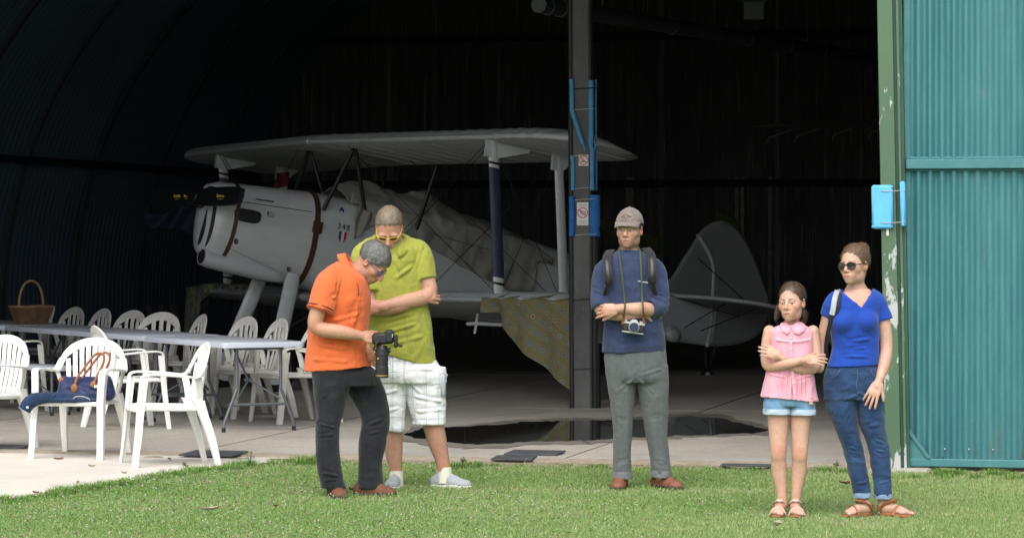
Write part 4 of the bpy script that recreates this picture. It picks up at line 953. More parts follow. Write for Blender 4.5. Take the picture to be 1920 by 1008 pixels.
# mottled sheet over the starboard lower wing tip
m = mat('mottled_grey_green_cloth', (.12, .12, .09), .9); M['camo'] = m
n1 = noise(m, 7, detail=6); n2 = noise(m, 5, detail=5, loc=(4, 2, 1)); c = mixc(m, ramp(m, n1, .42, .55), (.16, .19, .22), (.36, .33, .16)); c = mixc(m, ramp(m, n2, .5, .6), c, (.11, .14, .11)); setc(m, c)
cc = empty('mottled_wing_cover', pw_(lpt(3.4, -1, 0)), 0, 'mottled grey green sheet over the far lower wing tip', 'cloth')
P = []
for i, Y in enumerate(np.linspace(1.9, 4.2, 44)):
    e = max(0, (Y-3.4)/.8); X0 = LXS-.13*Y-.5*(1-math.sqrt(max(0, 1-min(1, e)**2.6))); edge = Vector((X0, -Y, LZ_+LD*Y)); we = pw_(edge); row = []
    fw = (MP.to_3x3() @ Vector((1, 0, 0))).normalized(); side_w = (MP.to_3x3() @ Vector((0, -1, 0))).normalized()
    low_ = .14 if Y < 3.0 else .14+.55*min(1, (Y-3.0)/.35)
    for j, v in enumerate(np.linspace(-.7, 1, 34)):
        if v < 0: p = pw_(Vector((X0+v*1.2, -Y, LZ_+LD*Y+.10*min(1, -v*4)+.03+.016*math.sin(Y*15+v*8)+.01*math.sin(Y*31))))
        else:
            p = we+fw*(.04+(.035*math.sin(Y*11)+.02*math.sin(Y*23+v*3))*v)+side_w*(.10*v); p.z = we.z+.05-low_*v
            if Y < 3.0: p = pw_(Vector((X0-.10*v-.02, -Y, LZ_+LD*Y+.09+.01*math.sin(Y*15))))
        row.append(p-cc.location)
    P.append(row)
mb = MB(); mb.sheet(P); mb.build('sheet', M['camo'], cc, ang=180)
# blue tarpaulin heap and dark slatted boards far behind the nose, lime vests behind the capped man
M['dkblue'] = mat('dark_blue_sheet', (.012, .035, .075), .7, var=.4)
hp = at(335, 425, 37); o = empty('blue_tarpaulin', hp, 0, 'dark blue tarpaulin hanging behind the propeller', 'tarp')
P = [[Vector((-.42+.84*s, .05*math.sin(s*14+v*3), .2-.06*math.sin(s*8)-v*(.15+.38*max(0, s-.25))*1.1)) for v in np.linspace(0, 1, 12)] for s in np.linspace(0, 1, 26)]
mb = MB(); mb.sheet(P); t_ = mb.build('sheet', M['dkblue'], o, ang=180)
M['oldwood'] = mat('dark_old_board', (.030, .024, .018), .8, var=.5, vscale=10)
hp = at(325, 620, 36.0); hp.z = .02; o = empty('stacked_loungers', hp, .2, 'dim wooden slats standing behind the table row', 'boards')
for k in range(5):
    t = MB(); t.tube(cv([(-.30+k*.15+.10, .0, .0), (-.30+k*.15+.06, .03, .4), (-.30+k*.15, .06, .8)], 4), .035, 6, flat=.5, up=(0, 1, 0)); t.build('slat', M['oldwood'], o)
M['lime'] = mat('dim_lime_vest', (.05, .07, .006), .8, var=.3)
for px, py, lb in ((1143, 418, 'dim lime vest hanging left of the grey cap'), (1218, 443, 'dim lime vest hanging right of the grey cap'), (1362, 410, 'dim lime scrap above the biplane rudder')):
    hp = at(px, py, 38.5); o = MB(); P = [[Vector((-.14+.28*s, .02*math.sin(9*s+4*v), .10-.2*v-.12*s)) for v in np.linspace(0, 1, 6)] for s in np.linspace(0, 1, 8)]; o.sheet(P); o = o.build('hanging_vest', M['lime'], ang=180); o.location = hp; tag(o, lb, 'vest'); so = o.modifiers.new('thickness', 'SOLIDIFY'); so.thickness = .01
# ================================================================= soft bodies: signed distance fields meshed with surface nets
def V(*a): return np.array(a, dtype=np.float64)
class Pr:                                      # a primitive: distance function and its box
    def __init__(s, f, lo, hi): s.f, s.lo, s.hi = f, np.array(lo, float), np.array(hi, float)
    def cut(s, p, n):                          # keep the side n points away from
        p, n = np.array(p, float), np.array(n, float); n = n/np.linalg.norm(n); f0 = s.f
        return Pr(lambda x, y, z: np.maximum(f0(x, y, z), (x-p[0])*n[0]+(y-p[1])*n[1]+(z-p[2])*n[2]), s.lo, s.hi)
def cone(a, b, ra, rb):
    a, b = np.array(a, float), np.array(b, float); d = b-a; L2 = float(d@d)+1e-12
    def f(x, y, z):
        t = np.clip(((x-a[0])*d[0]+(y-a[1])*d[1]+(z-a[2])*d[2])/L2, 0, 1)
        return np.sqrt((x-a[0]-t*d[0])**2+(y-a[1]-t*d[1])**2+(z-a[2]-t*d[2])**2)-(ra+(rb-ra)*t)
    r = max(ra, rb); return Pr(f, np.minimum(a, b)-r, np.maximum(a, b)+r)
def chain(pts, rad, n=4):
    P = crom([np.append(np.array(p, float), r) for p, r in zip(pts, rad)], n) if len(pts) > 2 else [np.append(np.array(p, float), r) for p, r in zip(pts, rad)]
    C = [cone(P[i][:3], P[i+1][:3], max(P[i][3], .002), max(P[i+1][3], .002)) for i in range(len(P)-1)]
    def f(x, y, z):
        r = C[0].f(x, y, z)
        for c in C[1:]: r = np.minimum(r, c.f(x, y, z))
        return r
    return [Pr(f, np.min([c.lo for c in C], 0), np.max([c.hi for c in C], 0))]
def ell(c, r, Rm=None):
    c, r = np.array(c, float), np.array(r, float)*np.ones(3)
    def f(x, y, z):
        x, y, z = x-c[0], y-c[1], z-c[2]
        if Rm is not None: x, y, z = (Rm[0, 0]*x+Rm[1, 0]*y+Rm[2, 0]*z, Rm[0, 1]*x+Rm[1, 1]*y+Rm[2, 1]*z, Rm[0, 2]*x+Rm[1, 2]*y+Rm[2, 2]*z)
        k0 = np.sqrt((x/r[0])**2+(y/r[1])**2+(z/r[2])**2); k1 = np.sqrt((x/r[0]**2)**2+(y/r[1]**2)**2+(z/r[2]**2)**2)+1e-9
        return k0*(k0-1)/k1
    e = np.array([r.max()]*3); return Pr(f, c-e, c+e)
def loftz(rows, n=2.3, capr=None):
    """rows (z, cx, cy, rx, ry) from low to high, smooth between, flat caps"""
    rows = sorted(rows); A = np.array(crom(rows, 8)); A = A[np.argsort(A[:, 0])]; z0, z1 = rows[0][0], rows[-1][0]
    def f(x, y, z):
        cx, cy, rx, ry = [np.interp(z, A[:, 0], A[:, i]) for i in (1, 2, 3, 4)]
        k = (np.abs((x-cx)/rx)**n+np.abs((y-cy)/ry)**n)**(1/n)
        return np.maximum((k-1)*np.minimum(rx, ry), np.maximum(z0-z, z-z1))
    return Pr(f, (min(A[:, 1]-A[:, 3]), min(A[:, 2]-A[:, 4]), z0), (max(A[:, 1]+A[:, 3]), max(A[:, 2]+A[:, 4]), z1))
def wedge(v, n1, n2, lo, hi, ymax):
    v, n1, n2 = [np.array(a, float) for a in (v, n1, n2)]; n1 /= np.linalg.norm(n1); n2 /= np.linalg.norm(n2)
    def f(x, y, z):
        a = (x-v[0])*n1[0]+(z-v[2])*n1[2]; b = (x-v[0])*n2[0]+(z-v[2])*n2[2]; return np.maximum(np.maximum(a, b), y-ymax)
    return Pr(f, lo, hi)
def smin(a, b, k):
    h = np.maximum(k-np.abs(a-b), 0)/k; return np.minimum(a, b)-h*h*k*.25
def field(groups, lo, hi, res, subs=()):
    """groups: list of (prims, k). Returns grid values and axes."""
    lo, hi = np.array(lo, float), np.array(hi, float)
    ax = [np.arange(lo[i], hi[i]+res, res) for i in range(3)]; sh = tuple(len(a) for a in ax); T = np.full(sh, .2, dtype=np.float32)
    def block(p, mg):
        s = []
        for i in range(3):
            a = int(np.searchsorted(ax[i], p.lo[i]-mg)); b = int(np.searchsorted(ax[i], p.hi[i]+mg))
            if b <= a: return None
            s.append(slice(a, b))
        return tuple(s)
    for prims, k in groups:
        Gd = np.full(sh, .2, dtype=np.float32)
        for p in prims:
            s = block(p, k+2*res)
            if s is None: continue
            x, y, z = ax[0][s[0]][:, None, None], ax[1][s[1]][None, :, None], ax[2][s[2]][None, None, :]
            v = p.f(x, y, z).astype(np.float32)
            Gd[s] = smin(Gd[s], v, k) if k > 1e-5 else np.minimum(Gd[s], v)
        T = smin(T, Gd, .006)
    for p, k in subs:
        s = block(p, k+2*res)
        if s is None: continue
        x, y, z = ax[0][s[0]][:, None, None], ax[1][s[1]][None, :, None], ax[2][s[2]][None, None, :]
        T[s] = -smin(-T[s], p.f(x, y, z).astype(np.float32), k)
    return T, lo, res
def nets(T, lo, res):
    T = np.ascontiguousarray(T); ins = T < 0; c = [ins[i:ins.shape[0]-1+i, j:ins.shape[1]-1+j, k:ins.shape[2]-1+k] for i in (0, 1) for j in (0, 1) for k in (0, 1)]
    cnt = sum(a.astype(np.int8) for a in c); act = (cnt > 0) & (cnt < 8); I = np.argwhere(act); idx = np.full(act.shape, -1, dtype=np.int64); idx[act] = np.arange(len(I))
    S = np.zeros((len(I), 3)); N = np.zeros(len(I)); val = {}
    for i in (0, 1):
        for j in (0, 1):
            for k in (0, 1): val[i, j, k] = T[I[:, 0]+i, I[:, 1]+j, I[:, 2]+k].astype(np.float64)
    E = [((0, 0, 0), (1, 0, 0)), ((0, 1, 0), (1, 1, 0)), ((0, 0, 1), (1, 0, 1)), ((0, 1, 1), (1, 1, 1)), ((0, 0, 0), (0, 1, 0)), ((1, 0, 0), (1, 1, 0)), ((0, 0, 1), (0, 1, 1)), ((1, 0, 1), (1, 1, 1)), ((0, 0, 0), (0, 0, 1)), ((1, 0, 0), (1, 0, 1)), ((0, 1, 0), (0, 1, 1)), ((1, 1, 0), (1, 1, 1))]
    for a, b in E:
        va, vb = val[a], val[b]; m = (va < 0) != (vb < 0); t = np.where(m, va/(va-vb+1e-20), 0)
        for d in range(3): S[:, d] += np.where(m, a[d]+(b[d]-a[d])*t, 0)
        N += m
    verts = lo+res*(I+S/N[:, None]); quads = []
    for d, (o1, o2) in ((0, (1, 2)), (1, (2, 0)), (2, (0, 1))):
        s0 = [slice(None)]*3; s1 = [slice(None)]*3; s0[d] = slice(0, -1); s1[d] = slice(1, None)
        A, B = ins[tuple(s0)], ins[tuple(s1)]; ch = np.argwhere(A != B); ok = (ch[:, o1] > 0) & (ch[:, o2] > 0) & (ch[:, o1] < act.shape[o1]) & (ch[:, o2] < act.shape[o2]); ch = ch[ok]
        def at_(da, db):
            q = ch.copy(); q[:, o1] += da; q[:, o2] += db; return idx[q[:, 0], q[:, 1], q[:, 2]]
        Q = np.stack([at_(-1, -1), at_(0, -1), at_(0, 0), at_(-1, 0)], 1); fl = ~A[ch[:, 0], ch[:, 1], ch[:, 2]]; Q[fl] = Q[fl][:, ::-1]; quads.append(Q[(Q >= 0).all(1)])
    return verts, np.concatenate(quads)
def vnormals(v, q):
    n = np.cross(v[q[:, 2]]-v[q[:, 0]], v[q[:, 3]]-v[q[:, 1]]); N = np.zeros_like(v)
    for i in range(4): np.add.at(N, q[:, i], n)
    return N/(np.linalg.norm(N, axis=1)[:, None]+1e-12)
def bounds(groups, pad):
    lo = np.min([p.lo for g, k in groups for p in g], 0)-pad; hi = np.max([p.hi for g, k in groups for p in g], 0)+pad; return lo, hi
def soft(groups, res, subs=(), lo=None, hi=None):
    if lo is None: lo, hi = bounds(groups, .02)
    v, q = nets(*field(groups, lo, hi, res, subs)); return v, q
_tab = np.random.default_rng(5).random(4096)
def vn(P, sc, seed=0):
    """value noise, sc = scale per axis"""
    p = np.asarray(P)*np.array(sc)+seed*17.31; i = np.floor(p).astype(np.int64); f = p-i; f = f*f*(3-2*f); r = 0
    for a in (0, 1):
        for b in (0, 1):
            for c in (0, 1):
                h = ((i[:, 0]+a)*73856093 ^ (i[:, 1]+b)*19349663 ^ (i[:, 2]+c)*83492791) & 4095
                r = r+_tab[h]*np.where(a, f[:, 0], 1-f[:, 0])*np.where(b, f[:, 1], 1-f[:, 1])*np.where(c, f[:, 2], 1-f[:, 2])
    return r*2-1
def folds(v, q, lst, rnd=(.004, (9, 9, 5)), fine=(.0015, (30, 30, 22)), seed=1):
    """push cloth along its normals: listed fold lines (a, b, width, height) and two scales of soft noise"""
    n = vnormals(v, q); d = rnd[0]*vn(v, rnd[1], seed)
    rg = 1-np.abs(vn(v+.02*np.stack([vn(v, (12, 12, 12), seed+3)]*3, 1), [s*1.0 for s in fine[1]], seed+5)); d = d+fine[0]*(rg*2-1); rg2 = 1-np.abs(vn(v+.012*np.stack([vn(v, (25, 25, 25), seed+4)]*3, 1), [s*2.7 for s in fine[1]], seed+6)); d = d+.38*fine[0]*(rg2*2-1)
    for a, b, w_, h in lst:
        a, b = np.array(a, float), np.array(b, float); ab = b-a; t = np.clip((v-a)@ab/(ab@ab), 0, 1); D = np.linalg.norm(v-a-t[:, None]*ab, axis=1)
        D = D+.15*w_*vn(v, (25, 25, 25), seed+9); e = np.sin(np.pi*np.clip(t*.9+.05, 0, 1))**.5
        w_ = w_*.82; d = d+1.55*h*e*(np.exp(-(D/w_)**2)-.55*np.exp(-((D-1.6*w_)/w_)**2))
    return v+n*d[:, None]
def rot(yaw=0, pitch=0, roll=0):
    """head frame: columns are right, forward, up. yaw 0 looks at the camera (-Y); + turns to the viewer's right. pitch + looks down"""
    f = V(math.sin(yaw)*math.cos(pitch), -math.cos(yaw)*math.cos(pitch), -math.sin(pitch)); r = np.cross(f, V(0, 0, 1)); r /= np.linalg.norm(r); u = np.cross(r, f)
    r2 = r*math.cos(roll)+u*math.sin(roll); u2 = -r*math.sin(roll)+u*math.cos(roll); return np.stack([r2, f, u2], 1)

# ---- heads
def head_parts(c, Rm, s, ch):
    """primitives of a head. ch: dict of tweaks"""
    L = lambda p: np.array(c)+Rm@(np.array(p, float)*s)
    def e(p, r, Q=None): return ell(L(p), np.array(r)*s, Rm if Q is None else Rm@Q)
    jw = ch.get('jaw', 1.0); nz = ch.get('nose', 1.0); fw = ch.get('face', 1.0)
    skull = [e((0, -.014, .034), (.075, .096, .087)), e((0, .020, -.018), (.066*fw, .074, .086)), e((0, .030, -.066), (.052*jw, .060, .046)), e((0, .076, -.096), (.024*jw, .020, .019)),
             e((.040*fw, .056, -.024), (.026, .027, .024)), e((-.040*fw, .056, -.024), (.026, .027, .024)), e((0, .078, -.060), (.032, .022, .026)),
             e((.046*jw, .012, -.075), (.018, .030, .026)), e((-.046*jw, .012, -.075), (.018, .030, .026))]
    rg_ = ch.get('ridge', 1.0)
    fine = [e((.027, .083-.006*(1-rg_), .017), (.030, .012*rg_, .009)), e((-.027, .083-.006*(1-rg_), .017), (.030, .012*rg_, .009)), cone(L((0, .088, .010)), L((0, .106+.008*nz, -.030)), .0085*s, .0125*s*nz), e((.012, .099, -.036), (.0085, .011, .008)), e((-.012, .099, -.036), (.0085, .011, .008)),
            e((0, .0945, -.0625), (.023, .009, .0055)), e((0, .0925, -.0735), (.020, .009, .0065))]
    eyes = [e((sx*.0315, .0765, -.003), (.0135, .0135, .0125)) for sx in (-1, 1)]
    Qe = lambda sx: np.array(Matrix.Rotation(sx*-.35, 3, 'Z'))
    ears = [e((sx*.077, -.010, -.008), (.008, .020, .031), Qe(sx)) for sx in (-1, 1)]+[e((sx*.073, -.004, -.028), (.008, .010, .012)) for sx in (-1, 1)]
    subs = [(e((sx*.0315, .0955+ch.get('socket', 0), -.002), (.019, .013, .0105)), .012*s) for sx in (-1, 1)]+[(e((0, .1035, -.068), (.019, .006, .0016)), .003*s)]+[(e((sx*.082, -.004, -.006), (.006, .010, .017)), .006*s) for sx in (-1, 1)]
    return skull, fine, eyes, ears, subs
def face_paint(v, c, Rm, s, col, ch):
    p = (v-np.array(c))@Rm/s; x, y, z = p[:, 0], p[:, 1], p[:, 2]; ax = np.abs(x)
    C = np.tile(np.array(col), (len(v), 1)); base = C.copy()
    def mixin(m, k): 
        m = np.clip(m, 0, 1)[:, None]; C[:] = C*(1-m)+np.array(k)*m
    front = y > .055
    mixin(.6*np.exp(-((ax-.042)/.022)**2-((z+.030)/.020)**2)*(y > .03), (col[0]*1.02, col[1]*.72, col[2]*.66))                    # cheeks
    mixin(.22*np.clip(vn(p, (38, 38, 38), 5), 0, 1), (col[0]*.9, col[1]*.74, col[2]*.70)); mixin(.35*np.exp(-(ax/.016)**2-((z+.034)/.014)**2)*(y > .09), (col[0]*1.0, col[1]*.68, col[2]*.62))                         # nose tip
    mixin(.45*(ax > .066)*(np.abs(z+.01) < .04)*(y < .02), (col[0]*1.0, col[1]*.66, col[2]*.60))                               # ears
    st = ch.get('stubble')
    if st: 
        m = np.clip((-.030-z+.25*np.clip(ax-.03, 0, 1))/.02, 0, 1)*(y > -.01)*(z > -.125)*(1-np.exp(-(ax/.02)**2-((z+.068)/.012)**2)); mixin(m*st[1]*(.75+.25*vn(p, (160, 160, 160), 2)), st[0])
    mixin(((np.hypot(ax/.0235, (z+.068)/.0098) < 1) & (y > .085))*.75, ch.get('lip', (.42, .16, .13)))
    mixin(((np.hypot(ax/.020, (z+.068)/.0018) < 1) & (y > .085))*.8, (.16, .05, .04))
    bz = .0180+.0035*np.sin(np.clip((ax-.012)/.042, 0, 1)*2.6); mixin((np.abs(z-bz-.001) < ch.get('browt', .0042)*(1.25-.6*np.clip((ax-.012)/.038, 0, 1)))*(ax > .012)*(ax < .050)*(y > .06)*ch.get('browm', .8), ch.get('brow', (.06, .04, .03)))
    ex = (ax-.0315); op = ch.get('eye', .0058)
    sc = (np.hypot(ex/.0145, (z+.003)/op) < 1) & (y > .068); mixin(sc*.9, (.42, .40, .38)); g = ch.get('gaze', 0.0)
    mixin(((np.hypot(np.where(x > 0, ex, -ex)-g, (z+.003)) < .0058) & sc)*1.0, ch.get('iris', (.05, .04, .03)))
    mixin(((np.abs(np.hypot(ex/.0150, (z+.003)/(op+.0006))-1) < .16) & (z > -.004) & (y > .066))*.85, (.04, .025, .02))
    mixin(.45*np.exp(-((ax-.030)/.018)**2-((z+.008)/.012)**2)*(~sc), (col[0]*.70, col[1]*.56, col[2]*.54)); mixin(.30*np.exp(-((ax-.030)/.016)**2-((z+.015)/.006)**2)*(y > .06), (col[0]*.72, col[1]*.60, col[2]*.60))
    return C
# ---- hands
def hand(wr, d, nrm, thumb, s=1.0, curl=(.3, .35, .4, .45), spread=.10, tcurl=.3, tout=.7):
    """wr wrist, d direction of the fingers, nrm back of the hand, thumb +1/-1 side along d x nrm"""
    wr, d, nrm = [np.array(a, float) for a in (wr, d, nrm)]; d /= np.linalg.norm(d); nrm -= d*(nrm@d); nrm /= np.linalg.norm(nrm); ac = np.cross(d, nrm)*thumb
    Q = np.stack([d, ac, nrm], 1); P = [ell(wr+d*.046*s, (.050*s, .040*s, .0155*s), Q), ell(wr+d*.075*s, (.022*s, .042*s, .0135*s), Q), ell(wr+d*.028*s+ac*.022*s, (.030*s, .018*s, .016*s), Q)]
    P += chain([wr-d*.03*s, wr, wr+d*.03*s], [.026*s, .024*s, .024*s], 3); fing = []
    for k in range(4):
        o = (1.5-k)*.0205; a = wr+d*(.084-.004*abs(k-1.2))*s+ac*o*s; L = (.040, .044, .041, .033)[k]*s; c = curl[k]; dr = d+ac*(1.5-k)*spread; dr /= np.linalg.norm(dr); pts = [a-dr*.02*s, a]; ang = 0
        for j, (l, b) in enumerate(((1, c), (.62, c*1.25), (.5, c*.8))):
            ang += b; dd = dr*math.cos(ang)-nrm*math.sin(ang); pts.append(pts[-1]+dd*L*l)
        r = (.0092, .0096, .0092, .0080)[k]*s; fing.append((chain(pts, [r, r, r*.95, r*.88, r*.74], 2), .004*s))
    a = wr+d*.024*s+ac*.030*s; td = d*(1-tout*.45)+ac*tout-nrm*.25; td /= np.linalg.norm(td); t2 = td*math.cos(tcurl)+(d*.8-nrm*.5)*math.sin(tcurl); t2 /= np.linalg.norm(t2)
    fing.append((chain([a-td*.01*s, a+td*.030*s, a+td*.030*s+t2*.030*s, a+td*.030*s+t2*.054*s], [.0145*s, .0115*s, .0105*s, .0080*s], 3), .006*s))
    return (P, .012*s), fing
# ---- assembling a person
def set_col(o, C, name='col'):
    a = o.data.color_attributes.new(name, 'FLOAT_COLOR', 'POINT'); a.data.foreach_set('color', np.concatenate([C, np.ones((len(C), 1))], 1).astype(np.float32).ravel())
M['skin'] = mat('skin', (.5, .3, .22), .5, attr='col', sss=.06, spec=.35, var=.16, vscale=45, bump=.12, bscale=160)
def merge(parts):
    vs, qs, cs, o = [], [], [], 0
    for v, q, c in parts: vs.append(v); qs.append(q+o); cs.append(c); o += len(v)
    return np.concatenate(vs), np.concatenate(qs), np.concatenate(cs)
class Person:
    def __init__(s, px, py, label, skin):
        g = G(px, py); s.s = sg(py); s.d = g.y; s.base = np.array([g.x, g.y, 0.0]); s.skin = skin
        s.root = empty('person', tuple(s.base), 0, label, 'person')
        s.bp = []
    def J(s, px, py, dy=0.0): return V((px-960)/s.s, s.d+dy, HC+(HOR-py)/s.s)
    def rows(s, lst, cy=0.0):      # (py, xl, xr, ry[, cy])
        return [((HC+(HOR-r[0])/s.s), ((r[1]+r[2])/2-960)/s.s, s.d+(r[4] if len(r) > 4 else cy), (r[2]-r[1])/2/s.s, r[3]) for r in lst]
    def skinpart(s, groups, res, col=None, subs=(), lo=None, hi=None, paint=None):
        v, q = soft(groups, res, subs, lo, hi); C = paint(v) if paint else np.tile(np.array(col if col is not None else s.skin), (len(v), 1)); s.bp.append((v, q, C))
    def limbcol(s, v, red=()):
        C = np.tile(np.array(s.skin), (len(v), 1)); n = vn(v, (14, 14, 14), 4)[:, None]; n2 = vn(v, (70, 70, 70), 8)[:, None]; C = C*(1+.11*n*np.array([.6, 1, 1])+.05*n2)
        for p, r, k in red:
            m = np.exp(-(np.linalg.norm(v-np.array(p), axis=1)/r)**2)[:, None]*k; C = C*(1-m)+C*np.array([1.05, .70, .62])*m
        return C
    def body(s):
        v, q, c = merge(s.bp); o = mesh_obj('body', v-s.base, q, M['skin'], s.root); set_col(o, c); return o
    def cloth(s, name, groups, m, res=.006, subs=(), fl=(), rnd=(.004, (9, 9, 5)), fine=(.0015, (30, 30, 22)), seed=1, parent=None, uv=None, hem=0.0):
        v, q = soft(groups, res, subs); v = folds(v, q, fl, rnd, fine, seed); o = mesh_obj(name, v-s.base, q, m, parent or s.root)
        if uv is not None:
            a = o.data.attributes.new('cloth_uv', 'FLOAT_VECTOR', 'POINT'); a.data.foreach_set('vector', uv(v).astype(np.float32).ravel())
        return o
    def obj(s, mb, name, m, parent=None, smooth=True, ang=40):
        mb.v = [tuple(np.array(p)-s.base) for p in mb.v]; return mb.build(name, m, parent or s.root, smooth, ang)
    def head(s, c, Rm, hs, ch, neck, col=None):
        sk, fi, ey, ea, sub = head_parts(c, Rm, hs, ch); col = col or s.skin
        nk = chain(neck[0], neck[1], 4)
        lo = np.array(c)-.152*hs; hi = np.array(c)+.152*hs; RS = .0018
        # skull and features are one field so that the nose and brow flow into the face
        T, l_, r_ = field([(sk+nk, .026*hs)], lo, hi, RS)
        T2, _, _ = field([(fi, .008*hs)], lo, hi, RS); T = smin(T, T2, .012*hs)
        T3, _, _ = field([(ea, .006*hs)], lo, hi, RS); T = smin(T, T3, .008*hs)
        for p, k in sub:
            ax = [l_[i]+r_*np.arange(T.shape[i]) for i in range(3)]; T = -smin(-T, p.f(ax[0][:, None, None], ax[1][None, :, None], ax[2][None, None, :]).astype(np.float32), k)
        T4, _, _ = field([(ey, .002)], lo, hi, RS); T = np.minimum(T, T4)
        v, q = nets(T, l_, r_); s.bp.append((v, q, face_paint(v, c, Rm, hs, col, ch)))
        s.skinpart([(nk, .01)], .006)
    def L(s, c, Rm, hs, p): return np.array(c)+Rm@(np.array(p, float)*hs)
    def strands(s, v, q, flow, n, ln, wd, m, name, parent=None, lift=.002, seed=3, keep=None, curve=.4, jit=.16):
        rg = np.random.default_rng(seed); N = vnormals(v, q); ids = rg.integers(0, len(v), n*2)
        if keep is not None: ids = ids[keep(v[ids])]
        ids = ids[:n]; P = v[ids]; Nn = N[ids]; F = flow(P)+jit*rg.normal(size=(len(ids), 3)); F -= Nn*np.sum(F*Nn, 1)[:, None]; F /= np.linalg.norm(F, axis=1)[:, None]+1e-9
        W = np.cross(F, Nn); ll = ln*(.6+.8*rg.random(len(ids)))[:, None]; up = lift*(.2+1.6*rg.random(len(ids)))[:, None]; vs = []
        for k, t in enumerate((0, .35, .7, 1)):
            c = P+F*ll*t+Nn*(up*math.sin(math.pi*min(1, t*1.0))*1.2+.0006)-Nn*ll*curve*t*t*.25; w_ = wd*(1-.75*t); vs += [c-W*w_, c+W*w_]
        m_ = len(ids); A = np.stack(vs, 1).reshape(-1, 3); b = np.arange(m_)[:, None]*8; Fq = np.concatenate([b+np.array([[0, 1, 3, 2]]), b+np.array([[2, 3, 5, 4]]), b+np.array([[4, 5, 7, 6]])])
        o = mesh_obj(name, A-s.base, Fq, m, parent or s.root); o['kind'] = 'stuff'; return o
# ================================================================= people
def cloth_mat(name, col, rough=.85, var=.14, vscale=14, bscale=420, bump=.42, var2=None):
    m = mat(name, col, rough, var=var, vscale=vscale, var2=var2, spec=.25); b = m.node_tree.nodes['Principled BSDF']
    n1 = noise(m, bscale, detail=2); n2 = noise(m, 10, (1, 1, .6), detail=6)
    for q_ in m.node_tree.nodes:
        if q_.type == 'TEX_NOISE' and abs(q_.inputs['Scale'].default_value-10) < .01: q_.inputs['Distortion'].default_value = 1.6
    ad = node(m, 'ShaderNodeMath', operation='MULTIPLY_ADD'); m.node_tree.links.new(n1, ad.inputs[0]); ad.inputs[1].default_value = .25; m.node_tree.links.new(n2, ad.inputs[2])
    setbump(m, ad.outputs[0], bump, .012); b.inputs['Sheen Weight'].default_value = .15; b.inputs['Sheen Roughness'].default_value = .5; return m
M['orange'] = cloth_mat('orange_pique', (.66, .135, .038)); M['limeshirt'] = cloth_mat('lime_pique', (.29, .30, .048)); M['navy'] = cloth_mat('navy_jersey', (.030, .044, .098), var=.22)
M['greytr'] = cloth_mat('grey_cotton_trousers', (.105, .118, .120), var=.25, vscale=30); M['bjeans'] = cloth_mat('black_denim', (.008, .009, .012), var=.55, vscale=9, var2=(.019, .021, .027))
M['pink'] = cloth_mat('pink_cotton', (.72, .345, .43), var=.10); M['bluetop'] = cloth_mat('royal_blue_jersey', (.010, .052, .33), var=.12, bump=.15); M['jeans'] = cloth_mat('blue_denim', (.010, .029, .082), var=.5, vscale=7, var2=(.027, .065, .145))
M['pinkc'] = cloth_mat('pink_collar_cotton', (.72, .36, .44), var=.06); M['ldenim'] = cloth_mat('pale_denim', (.16, .31, .47), var=.3, vscale=12); M['ldenim2'] = cloth_mat('turned_denim_cuff', (.42, .52, .62)); M['jcuff'] = cloth_mat('turned_jean_cuff', (.20, .29, .42))
M['jstitch'] = cloth_mat('faded_seam_denim', (.06, .10, .17)); M['gcuff'] = cloth_mat('turned_grey_cuff', (.15, .165, .165)); M['darkin'] = cloth_mat('dark_lining', (.02, .02, .03))
M['tan'] = mat('tan_leather', (.28, .105, .035), .55, var=.25, vscale=20); M['brownshoe'] = mat('brown_suede', (.16, .062, .03), .8, var=.35, vscale=20, bump=.2); M['redboot'] = mat('red_brown_leather', (.21, .075, .042), .6, var=.3, vscale=20)
M['greyshoe'] = mat('grey_canvas_shoe', (.34, .36, .38), .85, var=.15, vscale=20, bump=.2, bscale=300); M['whitesole'] = mat('white_rubber_sole', (.66, .65, .60), .7); M['sock'] = mat('cream_sock', (.62, .60, .50), .95); M['darksole'] = mat('dark_sole', (.035, .025, .02), .8)
M['lace'] = mat('pale_lace', (.5, .5, .5), .9); M['dlace'] = mat('dark_lace', (.05, .03, .025), .9); M['pinksandal'] = mat('rose_gold_strap', (.55, .37, .30), .45)
M['hairgrey'] = mat('salt_and_pepper_hair', (.095, .092, .088), .45, var=.9, vscale=38, var2=(.23, .225, .215)); M['hairfair'] = mat('greying_fair_hair', (.19, .135, .09), .5, var=.5, vscale=45, var2=(.29, .24, .185))
M['hairbrown'] = mat('dark_brown_hair', (.045, .026, .016), .42, var=.6, vscale=55, var2=(.10, .058, .034)); M['hairbun'] = mat('mixed_brown_hair', (.075, .042, .024), .42, var=.6, vscale=55, var2=(.20, .12, .065)); M['hairman'] = mat('brown_hair', (.06, .035, .022), .5)  # bun hair mixes a dark and a paler brown
M['goldwire'] = mat('gold_wire', (.55, .40, .16), .3, .9); M['yellowframe'] = mat('yellow_frame', (.70, .55, .08), .4); M['blueframe'] = mat('blue_frame', (.06, .10, .32), .35); M['dklens'] = mat('dark_lens', (.012, .010, .009), .08, spec=.7); M['tortoise'] = mat('dark_tortoise_frame', (.03, .015, .008), .25)
def glass(name, col, alpha):
    m = mat(name, col, .08); m.node_tree.nodes['Principled BSDF'].inputs['Alpha'].default_value = alpha; return m
M['lens'] = glass('clear_lens', (.6, .62, .62), .10); M['pinklens'] = glass('rose_tinted_lens', (.10, .025, .03), .72); M['bluelens'] = glass('bluish_lens', (.25, .3, .5), .22)

